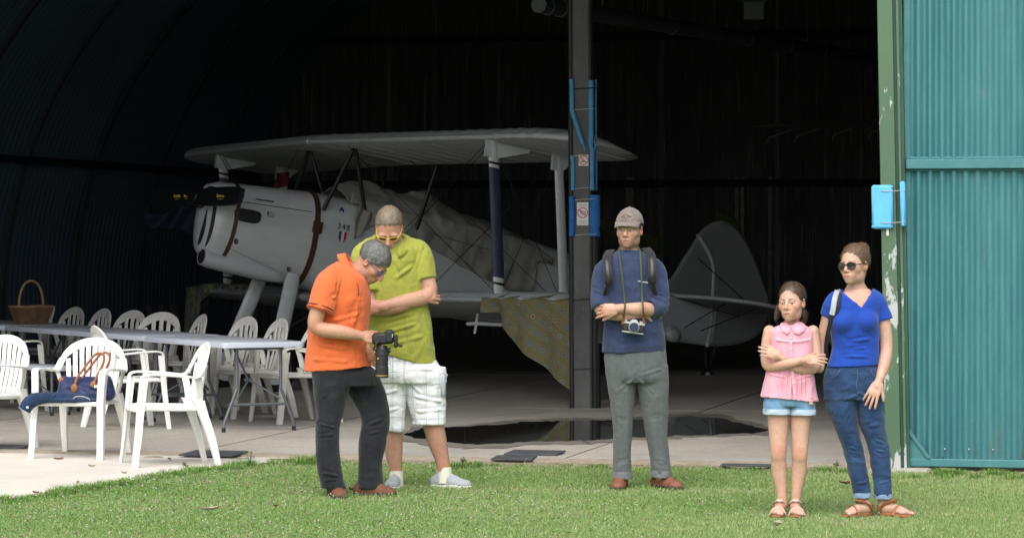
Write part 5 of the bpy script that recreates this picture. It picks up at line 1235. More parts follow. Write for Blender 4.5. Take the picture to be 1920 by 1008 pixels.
def glasses(P, c, Rm, hs, frame, lens, rx=.023, rz=.018, r=.0016, sq=1.0, name='glasses', y0=.103):
    L = lambda p: Vector(P.L(c, Rm, hs, p)); root = None
    for sx in (-1, 1):
        pts = []
        for k in range(26):
            a = 2*math.pi*k/26; cx, sz = math.cos(a), math.sin(a); pts.append(L((sx*.0325+rx*math.copysign(abs(cx)**sq, cx), y0-.012*abs(sx*.0325+rx*cx-0)**2/.003, -.004+rz*math.copysign(abs(sz)**sq, sz))))
        t = MB(); t.tube(pts, r*hs, 6, closed=True); o = P.obj(t, name if root is None else 'rim', frame, root); root = root or o
        t = MB(); cen = sum(pts, Vector())/len(pts); t.add(pts+[cen], [(k, (k+1) % 26, 26) for k in range(26)]); P.obj(t, 'lens', lens, root)
        t = MB(); t.tube([L((sx*(.0325+rx), y0-.012, .002)), L((sx*.074, .060, .004)), L((sx*.079, .0, .006)), L((sx*.078, -.018, -.006))], r*1.1*hs, 6); P.obj(t, 'temple', frame, root)
    t = MB(); t.tube([L((-.0105, y0, .002)), L((0, y0+.003, .005)), L((.0105, y0, .002))], r*hs, 6); P.obj(t, 'bridge', frame, root)
    return root
def hair_cap(P, c, Rm, hs, m, grow=.010, l1=((.085, .075), 1.15), l2=((.02, -.0), .52), extra=(), disp=.003, seed=2, res=.0035, nst=2600, ln=.022, flow=(0, -1, -.2), name='hair', top=0.0, wd=.0011, lift=.0016, jit=.14, target=None, back=.0, bow=.0):
    L = lambda p: P.L(c, Rm, hs, p)
    e0 = ell(L((0, -.014-back, .036+top)), np.array([.075+grow, .098+grow, .087+grow+top])*hs, Rm); cc_ = np.array(c)
    def fcut(x, y, z):
        dx, dy, dz = x-cc_[0], y-cc_[1], z-cc_[2]; lx, ly, lz = [(Rm[0, i]*dx+Rm[1, i]*dy+Rm[2, i]*dz)/hs for i in range(3)]
        r = e0.f(x, y, z); wob = .0050*np.sin(lx*210+1.3)*np.cos(lz*170)+.0030*np.sin(lx*390)+.002*np.sin(lx*700+2)
        for (p, k) in (l1, l2): r = np.maximum(r, hs*((k*(ly-p[0])-(lz-p[1]))/math.sqrt(1+k*k)+wob-bow*lx*lx*8))
        return r
    e = Pr(fcut, e0.lo, e0.hi)
    g = [([e]+[x for x in extra], .010)]; v, q = soft(g, res); n = vnormals(v, q); v = v+n*(disp*vn(v, (55, 55, 55), seed)+disp*.7*vn(v, (140, 140, 140), seed+1))[:, None]
    o = mesh_obj(name, v-P.base, q, m, P.root)
    fl = Rm@np.array(flow, float); tg_ = None if target is None else L(target)
    P.strands(v, q, (lambda p: np.tile(fl, (len(p), 1))) if tg_ is None else (lambda p: (tg_-p)/np.linalg.norm(tg_-p, axis=1)[:, None]), nst, ln*hs, wd, m, 'strands', o, lift, seed, jit=jit, curve=1.1)
    P.strands(v, q, (lambda p: np.tile(fl, (len(p), 1))) if tg_ is None else (lambda p: (tg_-p)/np.linalg.norm(tg_-p, axis=1)[:, None]), 420, ln*hs*1.35, .00055, m, 'flyaways', o, .006, seed+1, jit=.5, curve=.5); return o
def shoe(P, p, f, L=.28, W=.10, H=.075, um=None, sm=None, lm=None, name='shoe', ank=None, sock=None):
    p = np.array(p, float); p[2] = 0; f = np.array([f[0], f[1], 0.0]); f /= np.linalg.norm(f); r = np.array([f[1], -f[0], 0]); Q = np.stack([f, r, V(0, 0, 1)], 1)
    X = lambda a, b, z: p+f*a+r*b+V(0, 0, z); g0 = X(0, 0, .001); dn = (0, 0, -1)
    up = [ell(X(-.30*L, 0, .040), (.23*L, W*.36, .050), Q), ell(X(-.05*L, 0, .040), (.30*L, W*.42, .052), Q), ell(X(.20*L, 0, .028), (.26*L, W*.47, .036), Q), ell(X(.32*L, 0, .024), (.17*L, W*.42, .028), Q)]+chain([X(-.24*L, 0, .04), X(-.24*L, 0, H+.02)], [W*.40, W*.36])
    up = [u.cut(X(0, 0, .016), dn) for u in up]
    if ank is not None: up = [u.cut(X(-.24*L, 0, H), (-.18*f[0], -.18*f[1], 1)) for u in up]
    v, q = soft([(up, .020)], .004); o = mesh_obj(name, v-P.base, q, um, P.root)
    so = [ell(X(-.28*L, 0, .014), (.235*L, W*.40, .05), Q), ell(X(0, 0, .014), (.36*L, W*.42, .05), Q), ell(X(.24*L, 0, .014), (.265*L, W*.50, .05), Q)]
    so = [u.cut(X(0, 0, .002), dn).cut(X(0, 0, .022), (0, 0, 1)) for u in so]; v, q = soft([(so, .02)], .004); mesh_obj('sole', v-P.base, q, sm, o)
    for k in range(5):
        a = .02*L+k*.055*L; z = .094-.0095*k-.004*k*k*.6; t = MB(); w_ = W*.20; t.tube(cv([Vector(X(a-.008, -w_, z-.012)), Vector(X(a, 0, z)), Vector(X(a+.010, w_, z-.012))], 3), .0032, 5); P.obj(t, 'lace', lm, o)
    return o
def foot(P, p, f, L=.235, W=.085, ank=None, ra=.03):
    """bare foot for the body mesh"""
    p = np.array(p, float); f = np.array([f[0], f[1], 0.0]); f /= np.linalg.norm(f); r = np.array([f[1], -f[0], 0]); Q = np.stack([f, r, V(0, 0, 1)], 1); X = lambda a, b, z: V(p[0], p[1], 0)+f*a+r*b+V(0, 0, z)
    pr = [ell(X(-.33*L, 0, .042), (.15*L, W*.34, .032), Q), ell(X(-.05*L, 0, .042), (.30*L, W*.34, .030), Q), ell(X(.22*L, 0, .032), (.20*L, W*.47, .020), Q)]+chain([ank, X(-.26*L, 0, .075), X(-.22*L, 0, .05)], [ra, ra*1.0, ra*.95], 3)
    toes = [cone(X(.30*L, b*W, .027), X((.46-.07*k*abs(.6))*L, b*W*1.05, .023), t, t*.85) for k, (b, t) in enumerate(((-.33, .0125), (-.12, .0095), (.06, .009), (.22, .0085), (.36, .008)))]
    return (pr, .022), (toes, .004), X, Q
def sandal(P, X, Q, L, W, sm, tm, straps):
    so = [ell(X(-.28*L, 0, .010), (.24*L, W*.42, .05), Q), ell(X(0, 0, .010), (.36*L, W*.42, .05), Q), ell(X(.24*L, 0, .010), (.27*L, W*.53, .05), Q)]
    so = [u.cut(X(0, 0, .002), (0, 0, -1)).cut(X(0, 0, .016), (0, 0, 1)) for u in so]; v, q = soft([(so, .02)], .004); o = mesh_obj('sandal', v-P.base, q, sm, P.root)
    for pts, w_ in straps:
        t = MB(); t.tube(cv([Vector(X(a*L, b*W, z)) for a, b, z in pts], 5), w_, 6, flat=.45, up=(1, 0, .3)); P.obj(t, 'strap', tm, o)
    return o
def ringcloth(P, name, c, axis, rx, ry, h, th, m, parent=None, xdir=(1, 0, 0)):
    """a turned-up cuff or hem band"""
    c, ax = np.array(c, float), np.array(axis, float); ax /= np.linalg.norm(ax); u = np.array(xdir, float); u -= ax*(u@ax); u /= np.linalg.norm(u); w_ = np.cross(ax, u); t = MB(); rings = []
    for k in range(28):
        a = 2*math.pi*k/28; ca, sa = math.cos(a), math.sin(a); d = u*math.copysign(abs(ca)**.87, ca)*rx+w_*math.copysign(abs(sa)**.87, sa)*ry; e = d/np.linalg.norm(d); wob = .0025*math.sin(5*a+c[0]*40)
        prof = [(-h/2, 0), (-h/2, th*.8), (-h*.3, th+wob), (h*.3, th+wob), (h/2, th*.7), (h/2, 0)]
        rings.append([Vector(c+d+e*b+ax*a_) for a_, b in prof])
    t.loft(rings, closed=True); return P.obj(t, name, m, parent)
def collar(P, c, up, fwd, rx, ry, hgt, drop, out, m, gap=.35, parent=None, n=30, spreadf=.03):
    """a turned-down shirt collar, open at the front"""
    c, up, fwd = [np.array(a, float) for a in (c, up, fwd)]; up /= np.linalg.norm(up); fwd -= up*(fwd@up); fwd /= np.linalg.norm(fwd); rt = np.cross(fwd, up); rows = []
    for k in range(n+1):
        a = gap+(2*math.pi-2*gap)*k/n; d = fwd*math.cos(a)*ry+rt*math.sin(a)*rx; e = d/np.linalg.norm(d); fr = max(0, math.cos(a)); h = hgt*(1-.55*fr); dp = drop*(1+.75*fr**3)
        rows.append([Vector(c+d*.94-up*.02), Vector(c+d+up*h*.6), Vector(c+d+e*.006+up*h), Vector(c+d+e*(out*.5)+up*(h-dp*.35)), Vector(c+d+e*out+fwd*spreadf*fr*.4+up*(h-dp))])
    t = MB(); t.sheet(rows); o = P.obj(t, 'collar', m, parent, ang=180); so = o.modifiers.new('thickness', 'SOLIDIFY'); so.thickness = .004; return o
def patchline(P, name, pts, r, m, parent=None, flat=.4):
    t = MB(); t.tube(cv([Vector(p) for p in pts], 4), r, 6, flat=flat, up=(0, 1, 0)); return P.obj(t, name, m, parent)

# ---------------------------------------------------------------- 1: orange polo, looking down at a camera
P = Person(665, 930, 'man in orange polo and black jeans bending over a camera', (.46, .245, .16)); J = P.J
hc, hR, hs = J(700, 491, -.03), rot(R(72), R(50), 0), 1.0
P.head(hc, hR, hs, dict(jaw=1.0, nose=1.15, eye=.0026, brow=(.07, .06, .055), stubble=((.30, .20, .17), .25)), ([P.L(hc, hR, hs, (0, -.03, -.03)), J(672, 508, -.01), J(650, 522, 0)], [.060, .058, .075]))
hair_cap(P, hc, hR, hs, M['hairgrey'], .008, ((.084, .076), 1.05), ((.012, -.004), .42), disp=.0016, nst=8000, ln=.026, flow=(.2, .5, -.3), wd=.0008, lift=.0022, jit=.22, back=.004)
ar = chain([J(618, 535, -.16), J(601, 580, -.225), J(599, 611, -.235), J(642, 620, -.245), J(681, 627, -.22)], [.054, .050, .047, .045, .028], 5)
h1, f1 = hand(J(682, 627.5, -.22), (1, .18, -.22), (-.1, -.75, .65), -1, 1.03, (.12, .55, .8, .9), .06, .2, .55)
ar2 = chain([J(660, 535, .16), J(662, 595, .2), J(668, 622, .17), J(687, 650, -.03)], [.055, .05, .045, .030], 5)
h2, f2 = hand(J(688, 650, -.05), (.45, -.45, -.85), (-.75, -.5, .1), 1, 1.0, (.45, .5, .55, .6), .06, .3, .6)
P.skinpart([(ar, .012), h1]+f1, .0042, paint=lambda v: P.limbcol(v, [(J(715, 642, -.25), .04, .5), (J(600, 612, -.25), .05, .4)]))
P.skinpart([(ar2, .012), h2]+f2, .0045, paint=lambda v: P.limbcol(v, [(J(700, 670, -.1), .05, .5)]))
P.skinpart([([loftz(P.rows([(505, 620, 675, .13), (560, 600, 685, .16), (640, 585, 680, .15), (690, 595, 690, .14)]))]+[loftz(P.rows([(690, 600, 655, .07, -.085), (800, 602, 632, .05, -.085), (905, 614, 640, .04, -.085)])), loftz(P.rows([(690, 645, 695, .07, .07), (787, 685, 720, .05, .07), (905, 680, 706, .04, .07)]))], .02)], .009)
P.body()
tor = loftz(P.rows([(496, 634, 664, .08), (506, 617, 674, .140), (524, 601, 688, .182), (560, 588, 694, .20), (600, 580, 692, .19), (640, 576, 690, .185), (670, 572, 692, .19), (694, 570, 698, .195)])).cut(J(600, 693, 0), (.08, 0, -1))
sh1 = chain([J(640, 508, -.06), J(618, 530, -.165), J(608, 566, -.215), J(603, 590, -.235)], [.062, .076, .080, .084], 4); cutn = J(601, 590, -.235)-J(612, 550, -.20); sh1 = [a.cut(J(604, 581, -.228), cutn) for a in sh1]
sh2 = [a.cut(J(661, 582, .2), J(661, 590, .2)-J(660, 540, .17)) for a in chain([J(650, 508, .06), J(662, 530, .16), J(662, 590, .205)], [.062, .075, .080], 4)]
fl = [(J(612, 560, -.26), J(668, 546, -.2), .014, .007), (J(625, 600, -.19), J(680, 585, -.16), .014, .006), (J(585, 640, -.17), J(670, 655, -.2), .016, .006), (J(590, 610, -.15), J(655, 630, -.22), .013, .007), (J(580, 670, -.15), J(660, 676, -.2), .016, .005), (J(672, 560, -.15), J(664, 650, -.2), .018, .006), (J(640, 520, -.19), J(628, 575, -.24), .012, .006), (J(604, 545, -.25), J(622, 575, -.27), .010, .005), (J(650, 600, -.21), J(685, 640, -.15), .012, .006)]
s_ = P.cloth('polo_shirt', [([tor], .03), (sh1, .02), (sh2, .02)] if False else [([tor]+sh1+sh2, .022)], M['orange'], .0055, fl=fl, seed=2, fine=(.0036, (17, 17, 12)))
collar(P, J(656, 502, -.01), (.86, -.08, .50), (.50, -.2, -.84), .078, .088, .026, .052, .026, M['orange'], .45, s_)
patchline(P, 'placket', [J(671, 529, -.163), J(674, 540, -.165), J(674, 552, -.168)], .0045, M['darkin'], s_)
for k, z_ in ((0, .0), (1, .012)):
    c_ = J(604, 581, -.228)-cutn/np.linalg.norm(cutn)*(.006+z_); ringcloth(P, 'sleeve_stripe' if k else 'sleeve_hem', c_, cutn, .0845, .0845, .006, .0035, M['darkin'] if k else M['orange'], s_)
pel = loftz(P.rows([(678, 596, 686, .145), (690, 590, 696, .155), (702, 588, 704, .162), (722, 592, 706, .15)]))
lg1 = loftz(P.rows([(682, 590, 668, .10), (700, 588, 666, .10), (740, 592, 652, .098), (770, 595, 645, .088), (800, 594, 638, .082), (850, 594, 638, .078), (885, 599, 643, .078), (912, 603, 650, .080)], -.085))
lg2 = loftz(P.rows([(684, 630, 692, .09), (700, 632, 706, .10), (740, 655, 723, .098), (787, 677, 729, .088), (830, 673, 723, .082), (870, 672, 715, .078), (916, 670, 719, .080)], .06))
fl = [(J(596, 790, -.16), J(640, 800, -.16), .010, .007), (J(594, 815, -.15), J(640, 808, -.17), .010, .006), (J(600, 880, -.16), J(645, 890, -.16), .010, .007), (J(602, 897, -.16), J(648, 893, -.16), .008, .006), (J(680, 800, -.03), J(728, 780, -.03), .012, .007), (J(676, 815, -.03), J(722, 806, -.03), .010, .006), (J(674, 890, -.03), J(716, 880, -.03), .010, .006), (J(650, 715, -.1), J(610, 740, -.18), .014, .006), (J(690, 715, -.1), J(700, 770, -.04), .014, .005), (J(655, 705, -.1), J(690, 745, -.04), .012, .005)]
tr_ = P.cloth('jeans', [([pel, lg1, lg2], .016)], M['bjeans'], .006, fl=fl, seed=7, fine=(.0030, (15, 15, 14)))
patchline(P, 'side_seam', [J(606, 700, -.18), J(604, 760, -.178), J(605, 820, -.167), J(607, 870, -.166), J(612, 905, -.168)], .0022, M['darkin'], tr_)
shoe(P, J(633, 930, -.10), (.35, -1), .27, .100, .075, M['brownshoe'], M['darksole'], M['dlace']); shoe(P, J(703, 925, .03), (1, -.30), .28, .10, .07, M['brownshoe'], M['darksole'], M['dlace'])
glasses(P, hc, hR, hs, M['blueframe'], M['bluelens'], .022, .014, .0018, .8)
# his camera
cd = empty('digital_camera', tuple(J(722, 640, -.22)), 0, 'black digital camera with long lens held pointing down', 'camera'); cb = np.array(cd.location)
M['camblk'] = mat('black_camera_body', (.012, .012, .013), .5, var=.3, vscale=30, bump=.1, bscale=300); M['camgrip'] = mat('black_lens_barrel', (.018, .018, .020), .4); M['goldring'] = mat('gold_ring', (.55, .40, .16), .35, .7); M['silver'] = mat('silver_metal', (.55, .56, .57), .3, .8)
def cobj(mb, name, m, par, base, smooth=True): mb.v = [tuple(np.array(p)-base) for p in mb.v]; return mb.build(name, m, par, smooth, 40)
t = MB(); t.box(Vector(J(721, 632, -.22)), (.135, .105, .072), rot=Matrix.Rotation(R(-4), 3, 'Y'), bev=.014); cobj(t, 'camera_body', M['camblk'], cd, cb)
t = MB(); t.box(Vector(J(733, 628, -.255)), (.060, .05, .085), bev=.014); cobj(t, 'prism_hump', M['camblk'], cd, cb)
t = MB(); t.box(Vector(J(745, 637, -.23)), (.022, .085, .080), bev=.006); fl_ = cobj(t, 'flip_screen', M['camblk'], cd, cb); t = MB(); t.box(Vector(J(752, 645, -.23)), (.035, .07, .014), rot=Matrix.Rotation(R(18), 3, 'Y'), bev=.004); cobj(t, 'screen_edge', M['camblk'], fl_, cb); t = MB(); t.box(Vector(J(739, 626, -.268)), (.005, .02, .022)); cobj(t, 'hinge_plate', M['silver'], fl_, cb, False)
prof = [(645, .030), (650, .034), (652, .040), (658, .040), (659, .043), (663, .043), (664, .038), (684, .038), (685, .041), (699, .041), (700, .0405), (704, .0415), (705, .034), (700, .030)]
t = MB(); t.tube([Vector(J(719, py, -.22)) for py, r in prof], [r for py, r in prof], 24, up=(1, 0, 0)); ln_ = cobj(t, 'lens_barrel', M['camgrip'], cd, cb)
t = MB(); t.tube([Vector(J(719, 699.6, -.22)), Vector(J(719, 701, -.22))], .0424, 24, up=(1, 0, 0)); cobj(t, 'gold_ring', M['goldring'], ln_, cb)
t = MB(); t.ball(Vector(J(712.5, 669, -.258)), (.006, .003, .006), 8, 5); cobj(t, 'badge', M['goldring'], ln_, cb); t = MB(); t.tube([Vector(J(729, 654, -.22)), Vector(J(735, 654, -.22))], .016, 12); cobj(t, 'collar_knob', M['camblk'], ln_, cb)
for py in (671, 678, 690): t = MB(); t.tube([Vector(J(719, py, -.22)), Vector(J(719, py+.8, -.22))], .0425, 24, up=(1, 0, 0)); cobj(t, 'focus_ridge', M['camblk'], ln_, cb)
t = MB(); t.tube(cv([Vector(J(716, 634, -.275)), Vector(J(709, 642, -.29)), Vector(J(705, 651, -.285)), Vector(J(710, 655, -.26))], 5), .0045, 6); cobj(t, 'hand_strap', M['camblk'], cd, cb)

# ---------------------------------------------------------------- 2: lime polo, arms folded
P = Person(790, 914, 'tall man in lime polo and white checked shorts, arms folded', (.48, .265, .185)); J = P.J
hc, hR, hs = J(731, 428, -.09), rot(R(-4), R(40), 0), 1.06
P.head(hc, hR, hs, dict(jaw=1.08, nose=1.1, face=1.06, eye=.004, brow=(.30, .23, .16), browm=.5, stubble=((.48, .42, .36), .55)), ([P.L(hc, hR, hs, (0, -.03, -.04)), J(731, 456, -.03), J(731, 476, 0)], [.064, .066, .085]), (.50, .255, .18))
hair_cap(P, hc, hR, hs, M['hairfair'], .005, ((.070, .088), .95), ((.012, .000), .45), disp=.0014, nst=8000, ln=.020, flow=(.1, .6, -.1), seed=6, wd=.0007, lift=.0026, jit=.30, back=.008, bow=-.15)
a1 = chain([J(786, 478, 0), J(800, 522, -.03), J(803, 552, -.06), J(760, 565, -.16), J(716, 574, -.20)], [.066, .056, .050, .049, .033], 5); h1, f1 = hand(J(716, 574, -.20), (-1, .05, .08), (.1, -1, .25), -1, 1.05, (.5, .6, .65, .7), .05, .4, .35)
a2 = chain([J(682, 490, -.02), J(690, 535, -.10), J(697, 572, -.14), J(745, 573, -.17), J(788, 556, -.12)], [.062, .056, .050, .047, .033], 5); h2, f2 = hand(J(790, 555, -.105), (1, .35, .18), (-.1, -1, .3), 1, 1.05, (.5, .6, .7, .7), .05, .3, .3)
P.skinpart([(a2, .012), h2]+f2, .0045, paint=lambda v: P.limbcol(v, [(J(808, 548, -.1), .05, .4)])); P.skinpart([(a1, .012), h1]+f1, .0042, paint=lambda v: P.limbcol(v, [(J(700, 574, -.2), .05, .5), (J(803, 555, -.06), .05, .3)]))
l1 = chain([J(738, 770, .02), J(737, 808, .0), J(738, 845, .012), J(741, 875, .012), J(743, 900, .01)], [.068, .060, .058, .042, .038], 5); l2 = chain([J(802, 760, 0), J(812, 795, 0), J(820, 828, .01), J(829, 862, .012), J(834, 893, .01)], [.078, .068, .062, .046, .041], 5)
P.skinpart([(l1, .01), (l2, .01)], .005, paint=lambda v: P.limbcol(v, [(J(739, 838, -.05), .012, .9), (J(735, 855, -.05), .008, .7), (J(742, 828, -.05), .008, .6), (J(818, 832, -.05), .012, .6), (J(829, 852, -.05), .010, .6), (J(741, 885, -.03), .05, .5), (J(832, 880, -.03), .05, .5), (J(740, 815, -.05), .006, .6)]))
P.skinpart([([loftz(P.rows([(475, 690, 775, .10), (560, 690, 785, .12), (640, 708, 798, .11), (690, 715, 815, .10)])), loftz(P.rows([(700, 720, 755, .07), (790, 728, 750, .05)])), loftz(P.rows([(700, 770, 825, .08), (780, 785, 825, .06)]))], .02)], .009)
P.body()
tor = loftz(P.rows([(449, 708, 756, .085), (458, 692, 776, .11), (472, 676, 789, .13), (500, 668, 794, .145), (540, 668, 796, .15), (580, 674, 804, .155), (620, 684, 811, .16), (680, 690, 818, .16)])).cut(J(732, 663, 0), (-.30, 0, -1))
s1 = [a.cut(J(797, 524, -.03), J(800, 535, -.04)-J(793, 495, -.01)) for a in chain([J(768, 462, 0), J(787, 478, 0), J(798, 522, -.03), J(800, 540, -.04)], [.060, .076, .070, .072], 4)]
s2 = [a.cut(J(694, 549, -.12), J(697, 560, -.13)-J(688, 520, -.08)) for a in chain([J(694, 464, 0), J(680, 486, -.02), J(692, 545, -.115), J(696, 565, -.13)], [.060, .078, .074, .074], 4)]
fl = [(J(745, 520, -.15), J(786, 490, -.12), .015, .008), (J(720, 600, -.16), J(795, 580, -.15), .016, .008), (J(715, 625, -.16), J(800, 600, -.15), .014, .007), (J(730, 645, -.16), J(808, 625, -.13), .016, .006), (J(780, 500, -.09), J(792, 460, -.05), .012, .006), (J(765, 600, -.16), J(772, 655, -.16), .016, .006), (J(740, 480, -.13), J(770, 540, -.16), .018, .005), (J(795, 590, -.1), J(806, 640, -.08), .012, .006)]
s_ = P.cloth('polo_shirt', [([tor]+s1+s2, .022)], M['limeshirt'], .0055, fl=fl, seed=4, fine=(.0036, (17, 17, 12)))
collar(P, J(732, 456, -.03), (0, -.45, .9), (0, -1, -.3), .094, .094, .034, .026, .056, M['limeshirt'], .4, s_)
m = mat('white_checked_cotton', (.72, .73, .74), .85, spec=.2); M['plaid'] = m
av = node(m, 'ShaderNodeAttribute', attribute_name='cloth_uv'); sx_ = node(m, 'ShaderNodeSeparateXYZ'); m.node_tree.links.new(av.outputs['Vector'], sx_.inputs[0])
def line(src, per, w_, off=0.0):
    a = node(m, 'ShaderNodeMath', operation='ADD'); a.inputs[1].default_value = off; m.node_tree.links.new(src, a.inputs[0]); b = node(m, 'ShaderNodeMath', operation='PINGPONG'); b.inputs[1].default_value = per/2; m.node_tree.links.new(a.outputs[0], b.inputs[0]); return ramp(m, b.outputs[0], w_, w_*.55)
c = mixc(m, .75, (.76, .77, .78), (.76, .77, .78))
for src in (sx_.outputs['X'], sx_.outputs['Y']):
    for per, w_, off, k, cc_ in ((.075, .0036, 0, .55, (.28, .32, .37)), (.075, .0030, .010, .38, (.38, .41, .46)), (.0375, .0020, .018, .22, (.50, .53, .58))):
        f_ = node(m, 'ShaderNodeMath', operation='MULTIPLY'); f_.inputs[1].default_value = k; m.node_tree.links.new(line(src, per, w_, off), f_.inputs[0]); c = mixc(m, f_.outputs[0], c, cc_)
setc(m, c); n1 = noise(m, 400, detail=2); n2 = noise(m, 18, (1, 1, .7), 5); ad = node(m, 'ShaderNodeMath', operation='MULTIPLY_ADD'); m.node_tree.links.new(n1, ad.inputs[0]); ad.inputs[1].default_value = .2; m.node_tree.links.new(n2, ad.inputs[2]); setbump(m, ad.outputs[0], .3, .014)
pel = loftz(P.rows([(642, 706, 797, .122), (656, 702, 806, .130), (678, 696, 819, .146), (700, 696, 832, .155), (716, 702, 832, .14)]))
g1 = loftz(P.rows([(688, 702, 764, .105), (710, 706, 764, .105), (750, 714, 761, .10), (785, 719, 758, .095), (807, 721, 758, .095)])).cut(J(740, 806, 0), (-.12, 0, -1)); g2 = loftz(P.rows([(688, 754, 835, .115), (710, 756, 836, .115), (750, 764, 835, .105), (780, 772, 834, .10), (794, 774, 834, .10)]))
fl = [(J(757, 700, -.1), J(790, 735, -.11), .013, .007), (J(757, 700, -.1), J(735, 740, -.11), .013, .006), (J(775, 740, -.11), J(832, 752, -.08), .013, .008), (J(722, 770, -.1), J(757, 760, -.1), .012, .006), (J(780, 770, -.1), J(832, 765, -.08), .012, .006), (J(760, 690, -.14), J(822, 690, -.12), .016, .007), (J(722, 735, -.1), J(755, 728, -.1), .012, .005)]
cxl, cxr = J(738, 700)[0], J(800, 700)[0]
sh_ = P.cloth('shorts', [([pel, g1, g2], .014)], M['plaid'], .006, fl=fl, seed=9, fine=(.0045, (14, 14, 18)), uv=lambda v: np.stack([np.arctan2(v[:, 0]-np.where(v[:, 0] < J(757, 700)[0], cxl, cxr), -(v[:, 1]-P.d))*.10, v[:, 2]+.02*vn(v, (5, 5, 5), 3), 0*v[:, 0]], 1))
ringcloth(P, 'shorts_hem', J(804, 791, 0), (0, 0, 1), 29.5/P.s, .098, .018, .002, M['plaid'], sh_)
t = MB(); t.box(Vector(J(831, 722, -.02)), (.030, .15, .14), rot=Matrix.Rotation(R(-3), 3, 'Y'), bev=.012); pk = P.obj(t, 'cargo_pocket', M['plaid'], sh_); t = MB(); t.tube([Vector(J(835, 697, -.05)), Vector(J(839, 702, -.06)), Vector(J(838, 706, -.05))], .004, 5); P.obj(t, 'pocket_tab', M['plaid'], pk)
for p_, f_, an, ax_ in ((J(739, 906, -.03), (-.15, -1), J(743, 895, .01), None), (J(846, 906, -.01), (1, -.45), J(834, 888, .01), None)):
    t = MB(); pts = [Vector(an)+Vector((0, 0, .045)), Vector(an)+Vector((0, 0, .02)), Vector(an)+Vector((0, -.005, -.02)), Vector(an)+Vector((0, -.008, -.06))]; t.tube(pts, [.043, .045, .046, .046], 16); P.obj(t, 'sock', M['sock'])
    shoe(P, p_, f_, .285, .102, .075, M['greyshoe'], M['whitesole'], M['lace'])
glasses(P, hc, hR, hs, M['yellowframe'], M['pinklens'], .024, .015, .0017, .75)
# grey goatee
v, q = soft([([ell(P.L(hc, hR, hs, (0, .084, -.100)), np.array([.022, .016, .020])*hs, hR), ell(P.L(hc, hR, hs, (0, .098, -.054)), np.array([.026, .007, .005])*hs, hR)], .01)], .003); v = v+vnormals(v, q)*(.002*vn(v, (120, 120, 120), 2))[:, None]; mesh_obj('goatee', v-P.base, q, mat('grey_beard', (.42, .38, .33), .8, var=.4, vscale=90), P.root)

# ---------------------------------------------------------------- 3: navy shirt, grey cap
P = Person(1205, 915, 'man in grey cap and navy shirt with folded arms', (.50, .295, .215)); J = P.J
hc, hR, hs = J(1180, 430, -.03), rot(R(-17), R(3), 0), 1.0
P.head(hc, hR, hs, dict(jaw=1.02, nose=1.0, ridge=.75, socket=.002, eye=.0052, gaze=.002, brow=(.075, .04, .025), stubble=((.20, .115, .075), .55), iris=(.08, .07, .06)), ([P.L(hc, hR, hs, (0, -.025, -.05)), J(1180, 464, .0), J(1181, 484, .01)], [.057, .058, .080]))
hair_cap(P, hc, hR, hs, M['hairman'], .006, ((.05, .02), .7), ((-.01, -.02), .5), disp=.002, nst=1500, ln=.016, flow=(0, -.6, -.8), seed=9)
a1 = chain([J(1230, 511, .02), J(1235, 545, -.01), J(1234, 577, -.06), J(1200, 578, -.165), J(1157, 577, -.205)], [.038, .042, .044, .045, .030], 5); h1, f1 = hand(J(1156, 577, -.205), (-1, .10, -.12), (-.1, -1, .15), -1, 1.02, (.35, .5, .6, .65), .06, .3, .35)
a2 = chain([J(1133, 511, .02), J(1125, 545, 0), J(1126, 577, -.06), J(1160, 588, -.15), J(1205, 585, -.13)], [.038, .042, .044, .043, .031], 5); h2, f2 = hand(J(1205, 585, -.13), (1, .5, .1), (0, -1, .1), 1, 1.0)
P.skinpart([(a2, .012), h2]+f2, .0048, paint=lambda v: P.limbcol(v)); P.skinpart([(a1, .012), h1]+f1, .0042, paint=lambda v: P.limbcol(v, [(J(1130, 585, -.2), .04, .45)]))
P.skinpart([([loftz(P.rows([(484, 1150, 1212, .07), (520, 1142, 1224, .10), (560, 1140, 1228, .11), (650, 1142, 1238, .11), (692, 1148, 1240, .09)])), loftz(P.rows([(700, 1145, 1190, .07), (900, 1156, 1178, .05)])), loftz(P.rows([(700, 1198, 1245, .07), (900, 1230, 1252, .05)]))], .02)], .009)
P.body()
tor = loftz(P.rows([(469, 1160, 1201, .072), (477, 1149, 1213, .090), (488, 1137, 1225, .108), (507, 1131, 1232, .126), (540, 1132, 1235, .135), (580, 1134, 1238, .135), (620, 1132, 1244, .138), (660, 1129, 1248, .14)])).cut(J(1190, 659, 0), (.03, 0, -1))
s1 = [a.cut(J(1221, 577, -.11), J(1215, 578, -.13)-J(1240, 575, -.05)) for a in chain([J(1216, 491, .01), J(1232, 508, .02), J(1237, 545, -.01), J(1235, 574, -.06), J(1214, 577, -.13)], [.042, .057, .055, .057, .052], 5)]
s2 = [a.cut(J(1124, 572, -.07), (.5, -.35, -.9)) for a in chain([J(1147, 491, .01), J(1131, 508, .02), J(1124, 545, -.01), J(1125, 577, -.07)], [.042, .057, .055, .056], 5)]
fl = [(J(1110, 540, -.05), J(1135, 555, -.1), .010, .007), (J(1112, 555, -.06), J(1134, 566, -.1), .009, .007), (J(1232, 545, -.09), J(1252, 560, -.05), .010, .007), (J(1228, 562, -.11), J(1252, 572, -.07), .009, .007), (J(1150, 620, -.15), J(1235, 600, -.15), .014, .006), (J(1140, 640, -.15), J(1235, 630, -.15), .016, .005), (J(1150, 520, -.15), J(1175, 548, -.155), .013, .006), (J(1220, 510, -.13), J(1195, 545, -.155), .013, .006), (J(1165, 600, -.15), J(1160, 655, -.15), .014, .005), (J(1222, 600, -.14), J(1228, 655, -.14), .014, .006), (J(1240, 510, -.06), J(1248, 540, -.05), .010, .005)]
